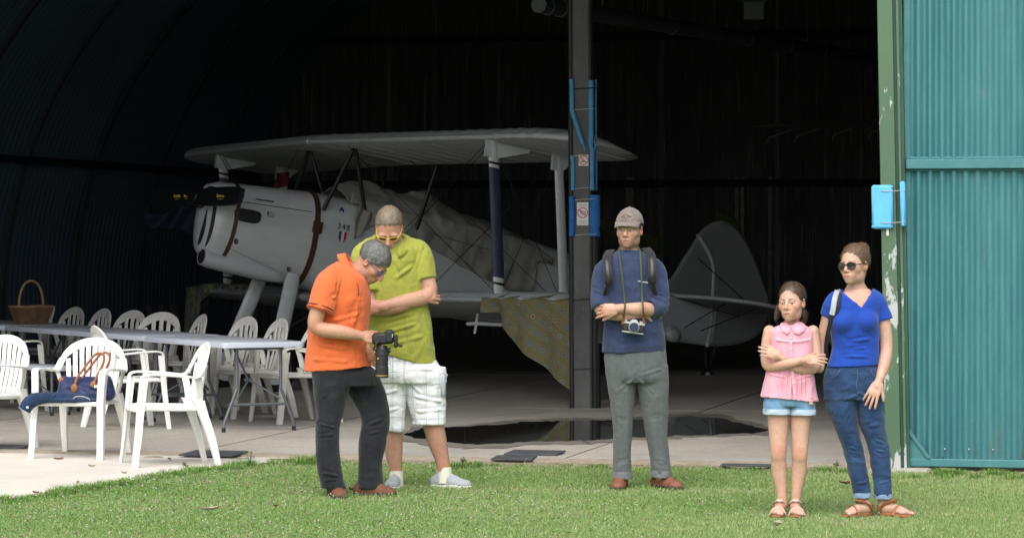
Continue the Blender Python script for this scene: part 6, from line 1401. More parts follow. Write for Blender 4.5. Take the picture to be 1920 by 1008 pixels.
s_ = P.cloth('shirt', [([tor]+s1+s2, .022)], M['navy'], .0055, fl=fl, seed=12, fine=(.0040, (16, 16, 11)))
ringcloth(P, 'rolled_sleeve', J(1218, 577, -.115), J(1214, 578, -.13)-J(1238, 575, -.05), .052, .052, .035, .008, M['navy'], s_, (0, 0, 1)); ringcloth(P, 'rolled_sleeve', J(1125, 571, -.065), (.2, -.35, -.9), .054, .054, .030, .007, M['navy'], s_)
ringcloth(P, 'neckband', J(1180, 471, -.01), (0, -.45, 1), .066, .072, .014, .004, M['navy'], s_); patchline(P, 'pocket_stitch', [J(1194, 526, -.145), J(1206, 528, -.147), J(1220, 530, -.142)], .003, M['lace'], s_)
pel = loftz(P.rows([(652, 1133, 1247, .13), (680, 1134, 1250, .135), (704, 1138, 1252, .135), (716, 1142, 1252, .12)]))
g1 = loftz(P.rows([(684, 1135, 1197, .105), (715, 1138, 1193, .105), (745, 1144, 1189, .098), (770, 1147, 1187, .092), (800, 1150, 1185, .086), (850, 1150, 1183, .080), (892, 1148, 1185, .082)])); g2 = loftz(P.rows([(684, 1188, 1252, .105), (715, 1193, 1253, .105), (745, 1200, 1253, .098), (770, 1205, 1252, .092), (800, 1210, 1251, .086), (850, 1218, 1254, .080), (890, 1222, 1259, .082)]))
fl = [(J(1190, 705, -.12), J(1160, 730, -.11), .012, .006), (J(1192, 705, -.12), J(1225, 735, -.11), .012, .006), (J(1150, 780, -.1), J(1186, 790, -.1), .010, .005), (J(1204, 785, -.1), J(1250, 775, -.1), .010, .005), (J(1150, 865, -.09), J(1184, 858, -.09), .010, .006), (J(1220, 862, -.09), J(1255, 870, -.09), .010, .006), (J(1166, 740, -.1), J(1168, 850, -.09), .010, .004), (J(1228, 740, -.1), J(1236, 850, -.09), .010, .004), (J(1240, 690, -.1), J(1205, 700, -.13), .012, .005)]
tr_ = P.cloth('trousers', [([pel, g1, g2], .006)], M['greytr'], .006, fl=fl, seed=14, fine=(.0026, (14, 14, 9)))
ringcloth(P, 'trouser_cuff', J(1166.5, 889, 0), (0, 0, 1), 18.5/P.s, .084, .045, .004, M['gcuff'], tr_); ringcloth(P, 'trouser_cuff', J(1240, 887, 0), (.05, 0, 1), 18.5/P.s, .084, .045, .004, M['gcuff'], tr_)
shoe(P, J(1161, 910, -.04), (-.18, -1), .28, .105, .09, M['redboot'], M['darksole'], M['dlace']); shoe(P, J(1250, 908, -.03), (.75, -.9), .28, .105, .09, M['redboot'], M['darksole'], M['dlace'])
glasses(P, hc, hR, hs, M['goldwire'], M['lens'], .022, .020, .0012, 1.0)
# cap
M['capcloth'] = cloth_mat('washed_grey_cap', (.20, .165, .145), var=.25, vscale=20)
L = lambda p: P.L(hc, hR, hs, p)
cr = ell(L((0, -.012, .040)), np.array([.087, .108, .102])*hs, hR).cut(L((0, .08, .046)), hR@np.array([0, .10, -1.0])); v, q = soft([([cr], .01)], .0035); v = folds(v, q, [], (.003, (22, 22, 22)), (.001, (40, 40, 40)), 3); cap = mesh_obj('cap', v-P.base, q, M['capcloth'], P.root)
rows_ = []
for k in range(17):
    a = -1.05+2.1*k/16; r0 = []
    for t_ in (0, .35, .7, 1):
        rr = (.100+.068*t_*math.cos(a*.75)); x = .084*math.sin(a)*(1-.02*t_)/math.sin(1.05); y = math.cos(a*1.1)*.080+.028*0+t_*.050*math.cos(a*.95); z = .054-.022*t_-.020*(math.sin(a)**2)*(.3+t_)
        r0.append(Vector(L((x, y+.012, z))))
    rows_.append(r0)
t = MB(); t.sheet(rows_); o = P.obj(t, 'brim', M['capcloth'], cap, ang=180); so = o.modifiers.new('thickness', 'SOLIDIFY'); so.thickness = .006
t = MB(); t.ball(Vector(L((0, -.012, .143))), .006*hs, 8, 5); P.obj(t, 'button', M['capcloth'], cap)
zz = [(-.034, 0), (-.022, .002), (-.017, .010), (-.012, -.008), (-.007, .016), (-.001, -.022), (.005, .020), (.010, -.010), (.015, .008), (.019, -.002), (.034, .001)]
def onc(x, z):      # point of the cap front
    zq = .085+z-.040; y = .108*math.sqrt(max(0, 1-(x/.087)**2-(zq/.102)**2))-.012; return Vector(L((x, y+.002, .085+z)))
t = MB(); t.tube([onc(x, z) for x, z in zz], .0024, 5); P.obj(t, 'stitched_emblem', M['ink'], cap)
# film camera on a neck strap
fc_ = empty('film_camera', tuple(J(1185, 612, -.19)), 0, 'silver and black film camera hanging at navy shirt', 'camera'); cb = np.array(fc_.location); tl_ = Matrix.Rotation(R(8), 3, 'Y')
M['lensblue'] = mat('coated_glass', (.02, .03, .09), .05, spec=.8); M['greenstrap'] = mat('olive_strap', (.055, .065, .026), .9)
t = MB(); t.box(Vector(J(1185, 613, -.19)), (.142, .036, .050), rot=tl_, bev=.010); cobj(t, 'camera_body', M['camblk'], fc_, cb)
for dz, h in ((.030, .018), (-.029, .012)):
    t = MB(); t.box(Vector(J(1185, 613, -.19))+tl_ @ Vector((0, 0, dz)), (.144, .038, h), rot=tl_, bev=.005); cobj(t, 'chrome_plate', M['silver'], fc_, cb)
t = MB(); t.prism([Vector(J(1185, 613, -.212))+tl_ @ Vector(a) for a in ((-.030, 0, .036), (.030, 0, .036), (.014, 0, .056), (-.014, 0, .056))], (0, .04, 0)); cobj(t, 'prism_top', M['silver'], fc_, cb, False)
for dx in (-.052, .045, .060): t = MB(); a = Vector(J(1185, 613, -.19))+tl_ @ Vector((dx, 0, .036)); t.cyl(a, a+Vector((0, 0, .014)), .010, n=12); cobj(t, 'dial', M['silver'], fc_, cb)
for r, y0, y1, mm in ((.034, -.19, -.235, 'silver'), (.030, -.235, -.25, 'camgrip'), (.024, -.2505, -.2525, 'lensblue')): t = MB(); t.cyl(Vector(J(1186, 611, y0)), Vector(J(1186, 611, y1)), r, n=22); cobj(t, 'lens_ring' if r > .025 else 'glass', M[mm], fc_, cb)
for x0, x1, x2 in ((1160, 1169, 1167), (1199, 1202, 1204)):
    t = MB(); t.tube(cv([Vector(J(x0+(3 if x0 < 1180 else -2), 462, .05)), Vector(J(x0, 472, -.085)), Vector(J((x0+x1)/2, 515, -.157)), Vector(J(x1, 558, -.165)), Vector(J(x1, 572, -.262)), Vector(J(x2, 590, -.235))], 6), .0065, 6, flat=.5, up=(0, 1, 0)); cobj(t, 'neck_strap', M['greenstrap'], fc_, cb)
    t = MB(); t.tube([Vector(J(x2, 586, -.24)), Vector(J(x2-.3, 596, -.215)), Vector(J(x2+(-2 if x2 < 1180 else 2), 606, -.20))], .010, 6, flat=.35, up=(0, 1, 0)); cobj(t, 'leather_end', M['tan'], fc_, cb)
# backpack
bpk = empty('backpack', tuple(J(1182, 560, .2)), 0, 'black backpack worn over the navy shirt', 'backpack'); cb = np.array(bpk.location); M['packcloth'] = cloth_mat('black_nylon', (.014, .015, .017), .6, var=.3)
v, q = soft([([ell(J(1183, 545, .24), (.15, .10, .24)), ell(J(1183, 580, .25), (.15, .11, .18))], .05)], .008); v = folds(v, q, [], (.006, (9, 9, 9)), (.002, (25, 25, 25)), 5); mesh_obj('pack', v-cb, q, M['packcloth'], bpk)
for pts in (((1146, 470, .10), (1142, 473, .0), (1137, 484, -.10), (1138, 505, -.148), (1140, 527, -.150), (1134, 545, -.10), (1128, 580, .04)), ((1212, 466, .10), (1215, 470, .0), (1220, 482, -.105), (1221, 505, -.148), (1221, 524, -.150), (1226, 545, -.10), (1236, 580, .04))):
    A = cv([Vector(J(*p)) for p in pts], 5); t = MB(); t.band(A, lambda i: (1, -.0, .12), lambda i: .058 if i < 22 else .028, .014); st_ = cobj(t, 'strap', M['packcloth'], bpk, cb)
    t = MB(); t.band([p+Vector((0, -.009, 0)) for p in A[6:22]], lambda i: (1, 0, .12), .024, .004); cobj(t, 'webbing', M['camgrip'], st_, cb)
t = MB(); t.band(cv([Vector(J(1131, 580, .1)), Vector(J(1129, 610, .1)), Vector(J(1126, 645, .1))], 4), (1, 0, 0), .032, .006); cobj(t, 'loose_strap', M['packcloth'], bpk, cb)

# ---------------------------------------------------------------- 4: girl in pink
P = Person(1476, 966, 'girl in pink sleeveless blouse and denim shorts, arms folded', (.55, .325, .24)); J = P.J
hc, hR, hs = J(1484, 566, -.02), rot(R(-25), R(2), R(-3)), .925
P.head(hc, hR, hs, dict(jaw=.86, nose=.80, face=.97, ridge=.35, socket=.0035, browt=.0032, eye=.0050, brow=(.07, .045, .03), browm=.9, lip=(.50, .19, .17), iris=(.06, .045, .03), gaze=-.002), ([P.L(hc, hR, hs, (0, -.03, -.05)), J(1486, 598, .01), J(1485, 616, .02)], [.042, .040, .046]))
bun = [ell(P.L(hc, hR, hs, (.02, -.105, -.02)), np.array([.045, .035, .05])*hs, hR)]+chain([P.L(hc, hR, hs, (.04, -.11, -.03)), J(1508, 590, .06), J(1509, 606, .06)], [.030, .026, .010])+chain([J(1460, 575, .03), J(1456, 590, .04), J(1454, 601, .04)], [.012, .010, .004])
hair_cap(P, hc, hR, hs, M['hairbrown'], .007, ((.082, .086), 1.02), ((.030, -.010), .80), extra=bun, disp=.0012, nst=9000, ln=.030, target=(.02, -.13, -.03), seed=11, lift=.0012, jit=.07, wd=.0008, back=.010, bow=.55)
a1 = chain([J(1443, 621, 0), J(1437, 655, -.01), J(1440, 685, -.04), J(1470, 680, -.125), J(1503, 673, -.15)], [.036, .033, .032, .030, .021], 5); h1, f1 = hand(J(1503, 673, -.15), (1, .05, .04), (0, -.8, .6), -1, .80, (.10, .15, .12, .15), .16, .2, .5)
a2 = chain([J(1524, 621, 0), J(1529, 655, -.01), J(1526, 688, -.04), J(1490, 688, -.105), J(1460, 668, -.115)], [.036, .033, .032, .029, .021], 5); h2, f2 = hand(J(1459, 667, -.12), (-1, -.02, .42), (-.1, -.95, .3), 1, .78, (.25, .2, .2, .25), .10, .3, .3)
P.skinpart([(a2, .012), h2]+f2, .0042, paint=lambda v: P.limbcol(v)); P.skinpart([(a1, .012), h1]+f1, .0038, paint=lambda v: P.limbcol(v, [(J(1440, 686, -.05), .035, .3)]))
l1 = chain([J(1458, 745, 0), J(1459, 778, 0), J(1459, 815, -.005), J(1459, 846, -.012), J(1460, 862, 0), J(1461, 885, .014), J(1465, 918, .010), J(1467, 944, .012)], [.072, .064, .054, .047, .044, .044, .032, .027], 5); l2 = chain([J(1503, 745, 0), J(1501, 778, 0), J(1500, 815, -.005), J(1499, 849, -.012), J(1499, 864, 0), J(1498, 887, .014), J(1494, 918, .010), J(1492, 944, .012)], [.070, .062, .053, .047, .044, .044, .032, .027], 5)
w1 = foot(P, J(1459, 966, -.05), (-.20, -1), .225, .080, J(1467, 944, .012), .027); w2 = foot(P, J(1491, 966, -.05), (-.02, -1), .225, .080, J(1492, 944, .012), .027)
P.skinpart([(l1, .01), w1[0], w1[1], (l2, .01), w2[0], w2[1]], .0045, paint=lambda v: P.limbcol(v, [(J(1459, 845, -.06), .035, .55), (J(1499, 848, -.06), .035, .6), (J(1459, 866, -.05), .02, .3), (J(1464, 955, -.05), .05, .3)]))
P.skinpart([([loftz(P.rows([(612, 1452, 1515, .06), (660, 1455, 1515, .075), (720, 1450, 1515, .08), (760, 1442, 1522, .085)]))], .02)], .008)
P.body()
tor = loftz(P.rows([(608, 1466, 1503, .052), (612, 1454, 1515, .064), (618, 1444, 1523, .078), (628, 1443, 1525, .088), (660, 1444, 1524, .100), (700, 1437, 1526, .108), (730, 1430, 1531, .112), (752, 1425, 1535, .118)])).cut(J(1480, 748, 0), (-.10, 0, -1)); fl = []
for k in range(9): x = 1448+k*8.5; fl.append((J(x, 640, -.1), J(x+(x-1482)*.10, 668, -.11), .007, .0045)); fl.append((J(x-2, 700, -.1), J(x-3+(x-1482)*.12, 744, -.115), .011, .0065))
fl += [(J(1440, 700, -.06), J(1470, 705, -.11), .010, .005), (J(1525, 700, -.06), J(1490, 708, -.11), .010, .005)]
s_ = P.cloth('blouse', [([tor], .02)], M['pink'], .005, fl=fl, seed=15, fine=(.0028, (22, 22, 12)))
ringcloth(P, 'neckband', J(1485, 607, .0), (0, -.34, 1), .047, .050, .016, .004, M['pink'], s_)
for pg in (((1481, 611, -.066), (1473, 604, -.048), (1464, 604, -.020), (1459, 611, -.050), (1463, 620, -.078), (1472, 625, -.094), (1479, 622, -.092)), ((1481, 611, -.066), (1491, 603, -.046), (1503, 603, -.018), (1510, 610, -.048), (1506, 619, -.076), (1496, 625, -.094), (1486, 623, -.093))):
    cq = [J(*q) for q in pg]; mid_ = sum(cq)/len(cq)+V(0, -.0105, .001); t = MB(); ring = [Vector(q)+Vector((0, -.008, 0)) for q in cq]; t.add(ring+[Vector(mid_)], [(k, (k+1) % len(ring), len(ring)) for k in range(len(ring))]); o = P.obj(t, 'collar_flap', M['pinkc'], s_, ang=180); so = o.modifiers.new('thickness', 'SOLIDIFY'); so.thickness = .006
patchline(P, 'button_band', [J(1479, 622, -.093), J(1480, 660, -.108), J(1483, 700, -.117), J(1487, 746, -.124)], .010, M['pink'], s_, .35)
for py in (632, 652, 716, 734): t = MB(); t.ball(Vector(J(1479.5+(py-632)*.06, py, -.108-(py-632)*.00020)), (.0055, .004, .0055), 8, 5); P.obj(t, 'button', M['whitesole'], s_)
M['lacew'] = cloth_mat('pale_lace_trim', (.76, .48, .55)); patchline(P, 'lace_trim', [J(1452, 634, -.082), J(1466, 637, -.098), J(1480, 638, -.102), J(1500, 637, -.098), J(1517, 633, -.078)], .006, M['lacew'], s_, .3)
pel = loftz(P.rows([(728, 1444, 1518, .085), (742, 1438, 1525, .095), (752, 1435, 1528, .098), (760, 1436, 1527, .09)])); g1 = loftz(P.rows([(742, 1437, 1482, .082), (755, 1433, 1482, .086), (770, 1432, 1481.5, .087)])); g2 = loftz(P.rows([(742, 1479, 1524, .082), (755, 1479, 1528, .086), (771, 1479.5, 1529, .087)]))
sh_ = P.cloth('shorts', [([pel, g1, g2], .010)], M['ldenim'], .005, seed=16, fine=(.002, (25, 25, 25)))
for x_, y_ in ((1457, 770.5), (1504, 771.5)): ringcloth(P, 'turned_cuff', J(x_, y_, 0), (0, 0, 1), 24.2/P.s, .087, .032, .006, M['ldenim2'], sh_)
for w_ in (w1, w2): sandal(P, w_[2], w_[3], .225, .080, M['tan'], M['pinksandal'], (([(.24, -.60, .012), (.22, -.35, .048), (.20, 0, .058), (.22, .35, .046), (.24, .60, .012)], .013), ([(-.40, -.42, .055), (-.28, -.44, .072), (-.10, -.20, .090), (-.07, .0, .092), (-.10, .20, .090), (-.28, .44, .072), (-.40, .42, .055), (-.50, 0, .055), (-.40, -.42, .055)], .008)))
t = MB(); t.ball(Vector(P.L(hc, hR, hs, (.079, 0, -.040))), .004, 8, 5); P.obj(t, 'earring', M['silver'])
M['badgecol'] = mat('bright_badge', (.5, .42, .12), .6, var=.7, vscale=80, var2=(.45, .10, .3)); t = MB(); t.box(Vector(J(1518, 750, -.085)), (.025, .006, .045), rot=Matrix.Rotation(.3, 3, 'Z'), bev=.003); P.obj(t, 'pocket_badge', M['badgecol'], sh_)

# ---------------------------------------------------------------- 5: woman in royal blue
P = Person(1650, 966, 'woman in royal blue top, jeans and dark sunglasses', (.52, .315, .235)); J = P.J
hc, hR, hs = J(1601, 496, -.02), rot(R(-36), R(2), R(-3)), .945
P.head(hc, hR, hs, dict(jaw=.90, nose=.88, face=.97, ridge=.35, socket=.003, browt=.0032, brow=(.08, .05, .03), browm=.7, lip=(.50, .20, .18)), ([P.L(hc, hR, hs, (0, -.03, -.05)), J(1606, 532, .01), J(1607, 556, .03)], [.048, .047, .080]))
bun = [ell(P.L(hc, hR, hs, (0, -.105, .085)), np.array([.045, .042, .045])*hs, hR), ell(P.L(hc, hR, hs, (.01, -.115, .02)), np.array([.045, .035, .06])*hs, hR), ell(P.L(hc, hR, hs, (.012, -.085, -.055)), np.array([.035, .024, .045])*hs, hR)]
hb = hair_cap(P, hc, hR, hs, M['hairbun'], .008, ((.078, .088), 1.05), ((.020, -.010), .70), extra=bun, disp=.0018, nst=9000, ln=.030, target=(0, -.14, .07), seed=13, lift=.0022, jit=.12, wd=.0008, back=.010, bow=.45)
a1 = chain([J(1646, 566, .01), J(1658, 605, .01), J(1662, 650, .0), J(1656, 682, -.05), J(1644, 712, -.10)], [.036, .039, .037, .035, .023], 5); h1, f1 = hand(J(1643, 714, -.105), (-.50, -.30, -1), (-.15, -1, .25), -1, .93, (.10, .12, .15, .2), .13, .2, .55)
a2 = chain([J(1562, 570, .02), J(1552, 610, .04), J(1541, 650, .05), J(1537, 690, .0)], [.048, .042, .039, .028], 5)
P.skinpart([(a1, .012), h1]+f1, .0042, paint=lambda v: P.limbcol(v, [(J(1625, 750, -.12), .04, .35)])); P.skinpart([(a2, .012)], .005)
tskin = loftz(P.rows([(541, 1590, 1630, .050), (552, 1574, 1638, .068), (566, 1563, 1643, .088), (600, 1560, 1642, .100), (650, 1565, 1644, .092), (690, 1558, 1640, .09), (730, 1556, 1644, .09)]))
l1 = chain([J(1578, 715, 0), J(1582, 785, 0), J(1598, 840, 0), J(1616, 905, 0), J(1617, 938, .01), J(1616, 948, .005)], [.07, .06, .045, .038, .032, .031]); l2 = chain([J(1626, 715, 0), J(1634, 790, 0), J(1648, 842, 0), J(1656, 905, 0), J(1657, 938, .01), J(1658, 950, .005)], [.07, .06, .045, .038, .033, .032])
w1 = foot(P, J(1607, 962, -.05), (-.85, -.75), .235, .085, J(1616, 942, .005), .031); w2 = foot(P, J(1676, 966, -.05), (.85, -.85), .235, .085, J(1658, 945, .0), .031)
P.skinpart([([tskin], .02), (l1, .01), w1[0], w1[1], (l2, .01), w2[0], w2[1]], .005, paint=lambda v: P.limbcol(v, [(J(1605, 565, -.1), .06, .15)]))
P.body()
tor = loftz(P.rows([(540, 1582, 1636, .058), (550, 1567, 1645, .082), (565, 1556, 1651, .100), (600, 1553, 1648, .114), (625, 1557, 1648, .112), (650, 1560, 1648, .103), (670, 1555, 1648, .108), (687, 1549, 1648, .114)])).cut(J(1600, 685, 0), (.05, 0, -1)); bust = [ell(J(1577, 603, -.075), (.062, .066, .062)), ell(J(1622, 602, -.075), (.062, .066, .062))]
s1 = [a.cut(J(1660, 598, .01), J(1662, 605, .01)-J(1655, 570, .01)) for a in chain([J(1634, 554, .01), J(1645, 566, .01), J(1655, 590, .01), J(1661, 610, .01)], [.038, .050, .050, .052], 4)]; s2 = [a.cut(J(1549, 591, .035), J(1546, 600, .04)-J(1556, 570, .02)) for a in chain([J(1574, 555, .01), J(1563, 568, .02), J(1553, 600, .04)], [.038, .049, .050], 4)]
Qn = np.array(Matrix.Rotation(R(-14), 3, 'Y')); vv_ = J(1612, 577, -.1); e1, e2 = J(1573, 543, -.1)-vv_, J(1640, 538, -.1)-vv_; subs = [(wedge(vv_, (e1[2], 0, -e1[0]) if e1[2]*0-e1[0]*1 < 0 else (-e1[2], 0, e1[0]), (-e2[2], 0, e2[0]) if e2[0] < 0 else (e2[2], 0, -e2[0]), J(1560, 600, -.2), J(1650, 520, .06), P.d+.045), .005)]
fl = [(J(1585, 640, -.12), J(1645, 632, -.1), .011, .006), (J(1575, 655, -.12), J(1645, 648, -.1), .010, .006), (J(1565, 665, -.11), J(1640, 668, -.11), .011, .006), (J(1562, 625, -.1), J(1590, 640, -.12), .010, .005)]
s_ = P.cloth('top', [([tor]+bust+s1+s2, .022)], M['bluetop'], .005, subs=subs, fl=fl, seed=18, rnd=(.003, (9, 9, 6)), fine=(.0022, (14, 14, 20)))
pel = loftz(P.rows([(678, 1558, 1640, .098), (690, 1550, 1649, .107), (702, 1546, 1654, .115), (722, 1544, 1656, .122), (748, 1546, 1657, .116)]))
g1 = loftz(P.rows([(728, 1545, 1609, .105), (760, 1550, 1608, .102), (785, 1559, 1607, .094), (815, 1571, 1611, .083), (839, 1580, 1617, .076), (880, 1590, 1625, .068), (926, 1601, 1633, .058)])); g2 = loftz(P.rows([(728, 1598, 1657, .105), (760, 1605, 1657, .102), (797, 1613, 1658, .094), (820, 1622, 1662, .083), (841, 1629, 1667, .076), (880, 1635, 1670, .066), (928, 1640, 1672, .058)]))
fl = [(J(1608, 735, -.12), J(1560, 760, -.12), .012, .006), (J(1608, 735, -.12), J(1650, 755, -.12), .012, .006), (J(1606, 745, -.11), J(1580, 790, -.1), .010, .005), (J(1582, 835, -.08), J(1614, 842, -.08), .009, .006), (J(1584, 850, -.08), J(1616, 856, -.08), .008, .006), (J(1630, 820, -.09), J(1664, 832, -.08), .009, .006), (J(1632, 840, -.08), J(1666, 848, -.08), .009, .006), (J(1632, 858, -.08), J(1666, 862, -.08), .008, .005), (J(1575, 820, -.09), J(1610, 812, -.09), .010, .006), (J(1616, 800, -.1), J(1658, 790, -.1), .012, .006), (J(1600, 905, -.06), J(1630, 900, -.06), .008, .004), (J(1642, 905, -.06), J(1670, 898, -.06), .008, .004)]
tr_ = P.cloth('jeans', [([pel, g1, g2], .008)], M['jeans'], .0055, fl=fl, seed=19, fine=(.0036, (15, 15, 22)))
for x_, y_ in ((1617, 927, ), (1656, 929)): ringcloth(P, 'turned_cuff', J(x_, y_, 0), (0, 0, 1), 15.8/P.s, .058, .028, .004, M['jcuff'], tr_)
patchline(P, 'fly_seam', [J(1603, 690, -.118), J(1603, 705, -.126), J(1601, 722, -.13), J(1605, 735, -.125)], .0026, M['jstitch'], tr_); patchline(P, 'pocket_edge', [J(1628, 690, -.108), J(1634, 702, -.114), J(1650, 706, -.09)], .0026, M['jstitch'], tr_); patchline(P, 'pocket_edge', [J(1572, 690, -.108), J(1564, 702, -.108), J(1550, 708, -.07)], .0026, M['jstitch'], tr_)
for w_ in (w1, w2): sandal(P, w_[2], w_[3], .235, .085, M['tan'], M['tan'], (([(.20, -.58, .012), (.20, -.30, .052), (.16, 0, .060), (.12, .30, .052), (.08, .58, .012)], .012), ([(-.38, -.44, .030), (-.22, -.44, .070), (-.02, -.22, .092), (.02, 0, .092), (-.02, .22, .090), (-.22, .44, .068), (-.38, .44, .03)], .011), ([(-.36, -.42, .045), (-.47, -.25, .055), (-.50, 0, .058), (-.47, .25, .055), (-.36, .42, .045)], .008)))
glasses(P, hc, hR, hs, M['tortoise'], M['dklens'], .028, .021, .0026, .8, 'sunglasses', .105)
t = MB(); t.tube([Vector(J(1633.5, 748, -.150)), Vector(J(1636, 749, -.150))], .0085, 8); 
# her backpack
bw = empty('backpack', tuple(J(1590, 620, .2)), 0, 'backpack with pale grey strap over the blue top', 'backpack'); cb = np.array(bw.location); M['palestrap'] = cloth_mat('pale_grey_padding', (.36, .39, .43))
v, q = soft([([ell(J(1596, 612, .20), (.12, .08, .19))], .05)], .008); mesh_obj('pack', v-cb, q, M['packcloth'], bw)
A = cv([Vector(J(1574, 545, .08)), Vector(J(1569, 546, -.02)), Vector(J(1562, 560, -.095)), Vector(J(1558, 580, -.112)), Vector(J(1553, 605, -.098)), Vector(J(1548, 640, -.04)), Vector(J(1550, 672, .03))], 5)
t = MB(); t.band(A[:18], lambda i: (1, -.3, .2), .032, .016, .004); st_ = cobj(t, 'strap', M['palestrap'], bw, cb); t = MB(); t.band([p+Vector((.010, .008, 0)) for p in A[:20]], lambda i: (1, -.3, .2), .050, .006); cobj(t, 'strap_edge', M['packcloth'], st_, cb)
t = MB(); t.band(A[17:], lambda i: (1, -.3, .1), .024, .006); cobj(t, 'webbing', M['packcloth'], bw, cb)
A = cv([Vector(J(1640, 548, .08)), Vector(J(1650, 556, .09))], 3)
# ================================================================= bag, jacket and lawn
M['navybag'] = cloth_mat('navy_nylon', (.016, .026, .085), .45, var=.25, vscale=10, bump=.3); M['denimjk'] = cloth_mat('dark_denim_jacket', (.014, .035, .085), .9, var=.4, vscale=10)
c0 = np.array([-3.11, 21.86, .437]); hb_ = empty('handbag', tuple(c0), 0, 'navy handbag with tan leather handles on the white chair', 'handbag')
def B(x, y, z): return c0+V(x, y, z)
bag = [loftz([(c0[2]+.002, c0[0], c0[1]-.03, .198, .078), (c0[2]+.03, c0[0], c0[1]-.03, .212, .092), (c0[2]+.08, c0[0], c0[1]-.02, .205, .082), (c0[2]+.125, c0[0]-.005, c0[1]-.01, .190, .050), (c0[2]+.155, c0[0]-.008, c0[1], .178, .020), (c0[2]+.17, c0[0]-.008, c0[1], .170, .008)], 2.8)]
v, q = soft([(bag, .04)], .005); v = folds(v, q, [(B(-.15, -.09, .10), B(.02, -.10, .04), .012, .010), (B(-.05, -.09, .14), B(.12, -.10, .05), .012, .010), (B(.05, -.09, .13), B(.16, -.09, .06), .010, .008), (B(-.17, -.06, .06), B(-.05, -.1, .02), .010, .008)], (.006, (12, 12, 12)), (.003, (22, 22, 22)), 6); mesh_obj('bag', v-c0, q, M['navybag'], hb_)
for dx, dy in ((0, -.045), (.03, .035)):
    pts = cv([B(-.075+dx, dy-.05, .10), B(-.06+dx, dy-.04, .16), B(-.0+dx, dy, .25), B(.06+dx, dy+.02, .325), B(.11+dx, dy+.02, .335), B(.13+dx, dy+.01, .29), B(.095+dx, dy-.01, .20), B(.06+dx, dy-.04, .12)], 6)
    t = MB(); t.tube(pts, .0095, 8); t.v = [tuple(np.array(p)-c0) for p in t.v]; hd = t.build('handle', M['tan'], hb_)
    for p in (B(-.078+dx, dy-.062, .085), B(.06+dx, dy-.055, .105)):
        t = MB(); t.ball(Vector(p-c0), (.026, .010, .034), 10, 7); t.build('leather_tab', M['tan'], hd)
for p, r in ((B(-.185, -.02, .135), (.022, .012, .030)), (B(.165, -.03, .105), (.020, .012, .030))): t = MB(); t.ball(Vector(p-c0), r, 10, 7); t.build('end_tab', M['tan'], hb_)
t = MB(); t.box(Vector(B(.085, -.106, .098)-c0), (.050, .006, .030), rot=Matrix.Rotation(-.3, 3, 'X'), bev=.003); lb_ = t.build('leather_patch', M['tan'], hb_); t = MB(); t.box(Vector(B(.085, -.111, .099)-c0), (.034, .003, .017), rot=Matrix.Rotation(-.3, 3, 'X')); t.build('stamped_logo', M['sock'], lb_, smooth=False)
c1 = np.array([-3.30, 21.74, .437]); jk = empty('denim_jacket', tuple(c1), 0, 'dark denim jacket hanging off the white chair seat', 'jacket')
sl = chain([c1+V(.30, .02, .03), c1+V(.12, -.04, .020), c1+V(-.02, -.07, .022), c1+V(-.13, -.09, .018), c1+V(-.20, -.095, -.015), c1+V(-.245, -.095, -.085)], [.020, .030, .036, .042, .045, .047], 5); sl = [s_1.cut(c1+V(-.232, -.095, -.070), (-.50, 0, -.86)) for s_1 in sl]+[ell(c1+V(.14, -.06, .004), (.18, .07, .016))]
v, q = soft([(sl, .02)], .005); v = folds(v, q, [(c1+V(-.12, -.12, .03), c1+V(-.10, -.02, .06), .010, .008), (c1+V(-.02, -.12, .03), c1+V(0, -.02, .07), .010, .008)], (.006, (12, 12, 12)), (.004, (20, 20, 20)), 8); mesh_obj('jacket_cloth', v-c1, q, M['denimjk'], jk)
t = MB(); t.ball((-.205, -.141, -.045), (.010, .005, .010), 8, 5); t.build('button', M['whitesole'], jk)
M['cuffline'] = cloth_mat('pale_seam', (.35, .38, .42))
t = MB(); ax_ = Vector((-.50, 0, -.86)).normalized(); u_ = Vector((0, 1, 0)); w2_ = ax_.cross(u_); t.tube([Vector((-.231, -.095, -.068))+(u_*math.cos(k*math.pi/10)+w2_*math.sin(k*math.pi/10))*.048 for k in range(20)], .0035, 5, closed=True); t.build('cuff_seam', M['cuffline'], jk)
t = MB(); t.tube(cv([Vector(p) for p in ((.12, -.122, .010), (.14, -.130, .030), (.185, -.130, .034), (.23, -.128, .022), (.245, -.122, .006))], 5), .004, 5); t.build('hem_seam', M['cuffline'], jk)

# lawn: blades, clover and small flowers, all one mass
m = mat('grass_blade', (.08, .16, .03), .7, attr='col', spec=.25); M['blade'] = m
_tr = node(m, 'ShaderNodeBsdfTranslucent'); _mx = node(m, 'ShaderNodeMixShader'); _mx.inputs[0].default_value = .38; _at = node(m, 'ShaderNodeAttribute', attribute_name='col'); _o = [q for q in m.node_tree.nodes if q.type == 'OUTPUT_MATERIAL'][0]
for a_, b_ in ((_at.outputs['Color'], _tr.inputs['Color']), (m.node_tree.nodes['Principled BSDF'].outputs[0], _mx.inputs[1]), (_tr.outputs[0], _mx.inputs[2]), (_mx.outputs[0], _o.inputs['Surface'])): m.node_tree.links.new(a_, b_)
b_ = m.node_tree.nodes['Principled BSDF']; b_.inputs['Subsurface Weight'].default_value = 0.0
try: b_.inputs['Transmission Weight'].default_value = 0.0
except Exception: pass
rg = np.random.default_rng(21)
ex = np.array([p[0] for p in EDGE]); ey = np.array([p[1] for p in EDGE])
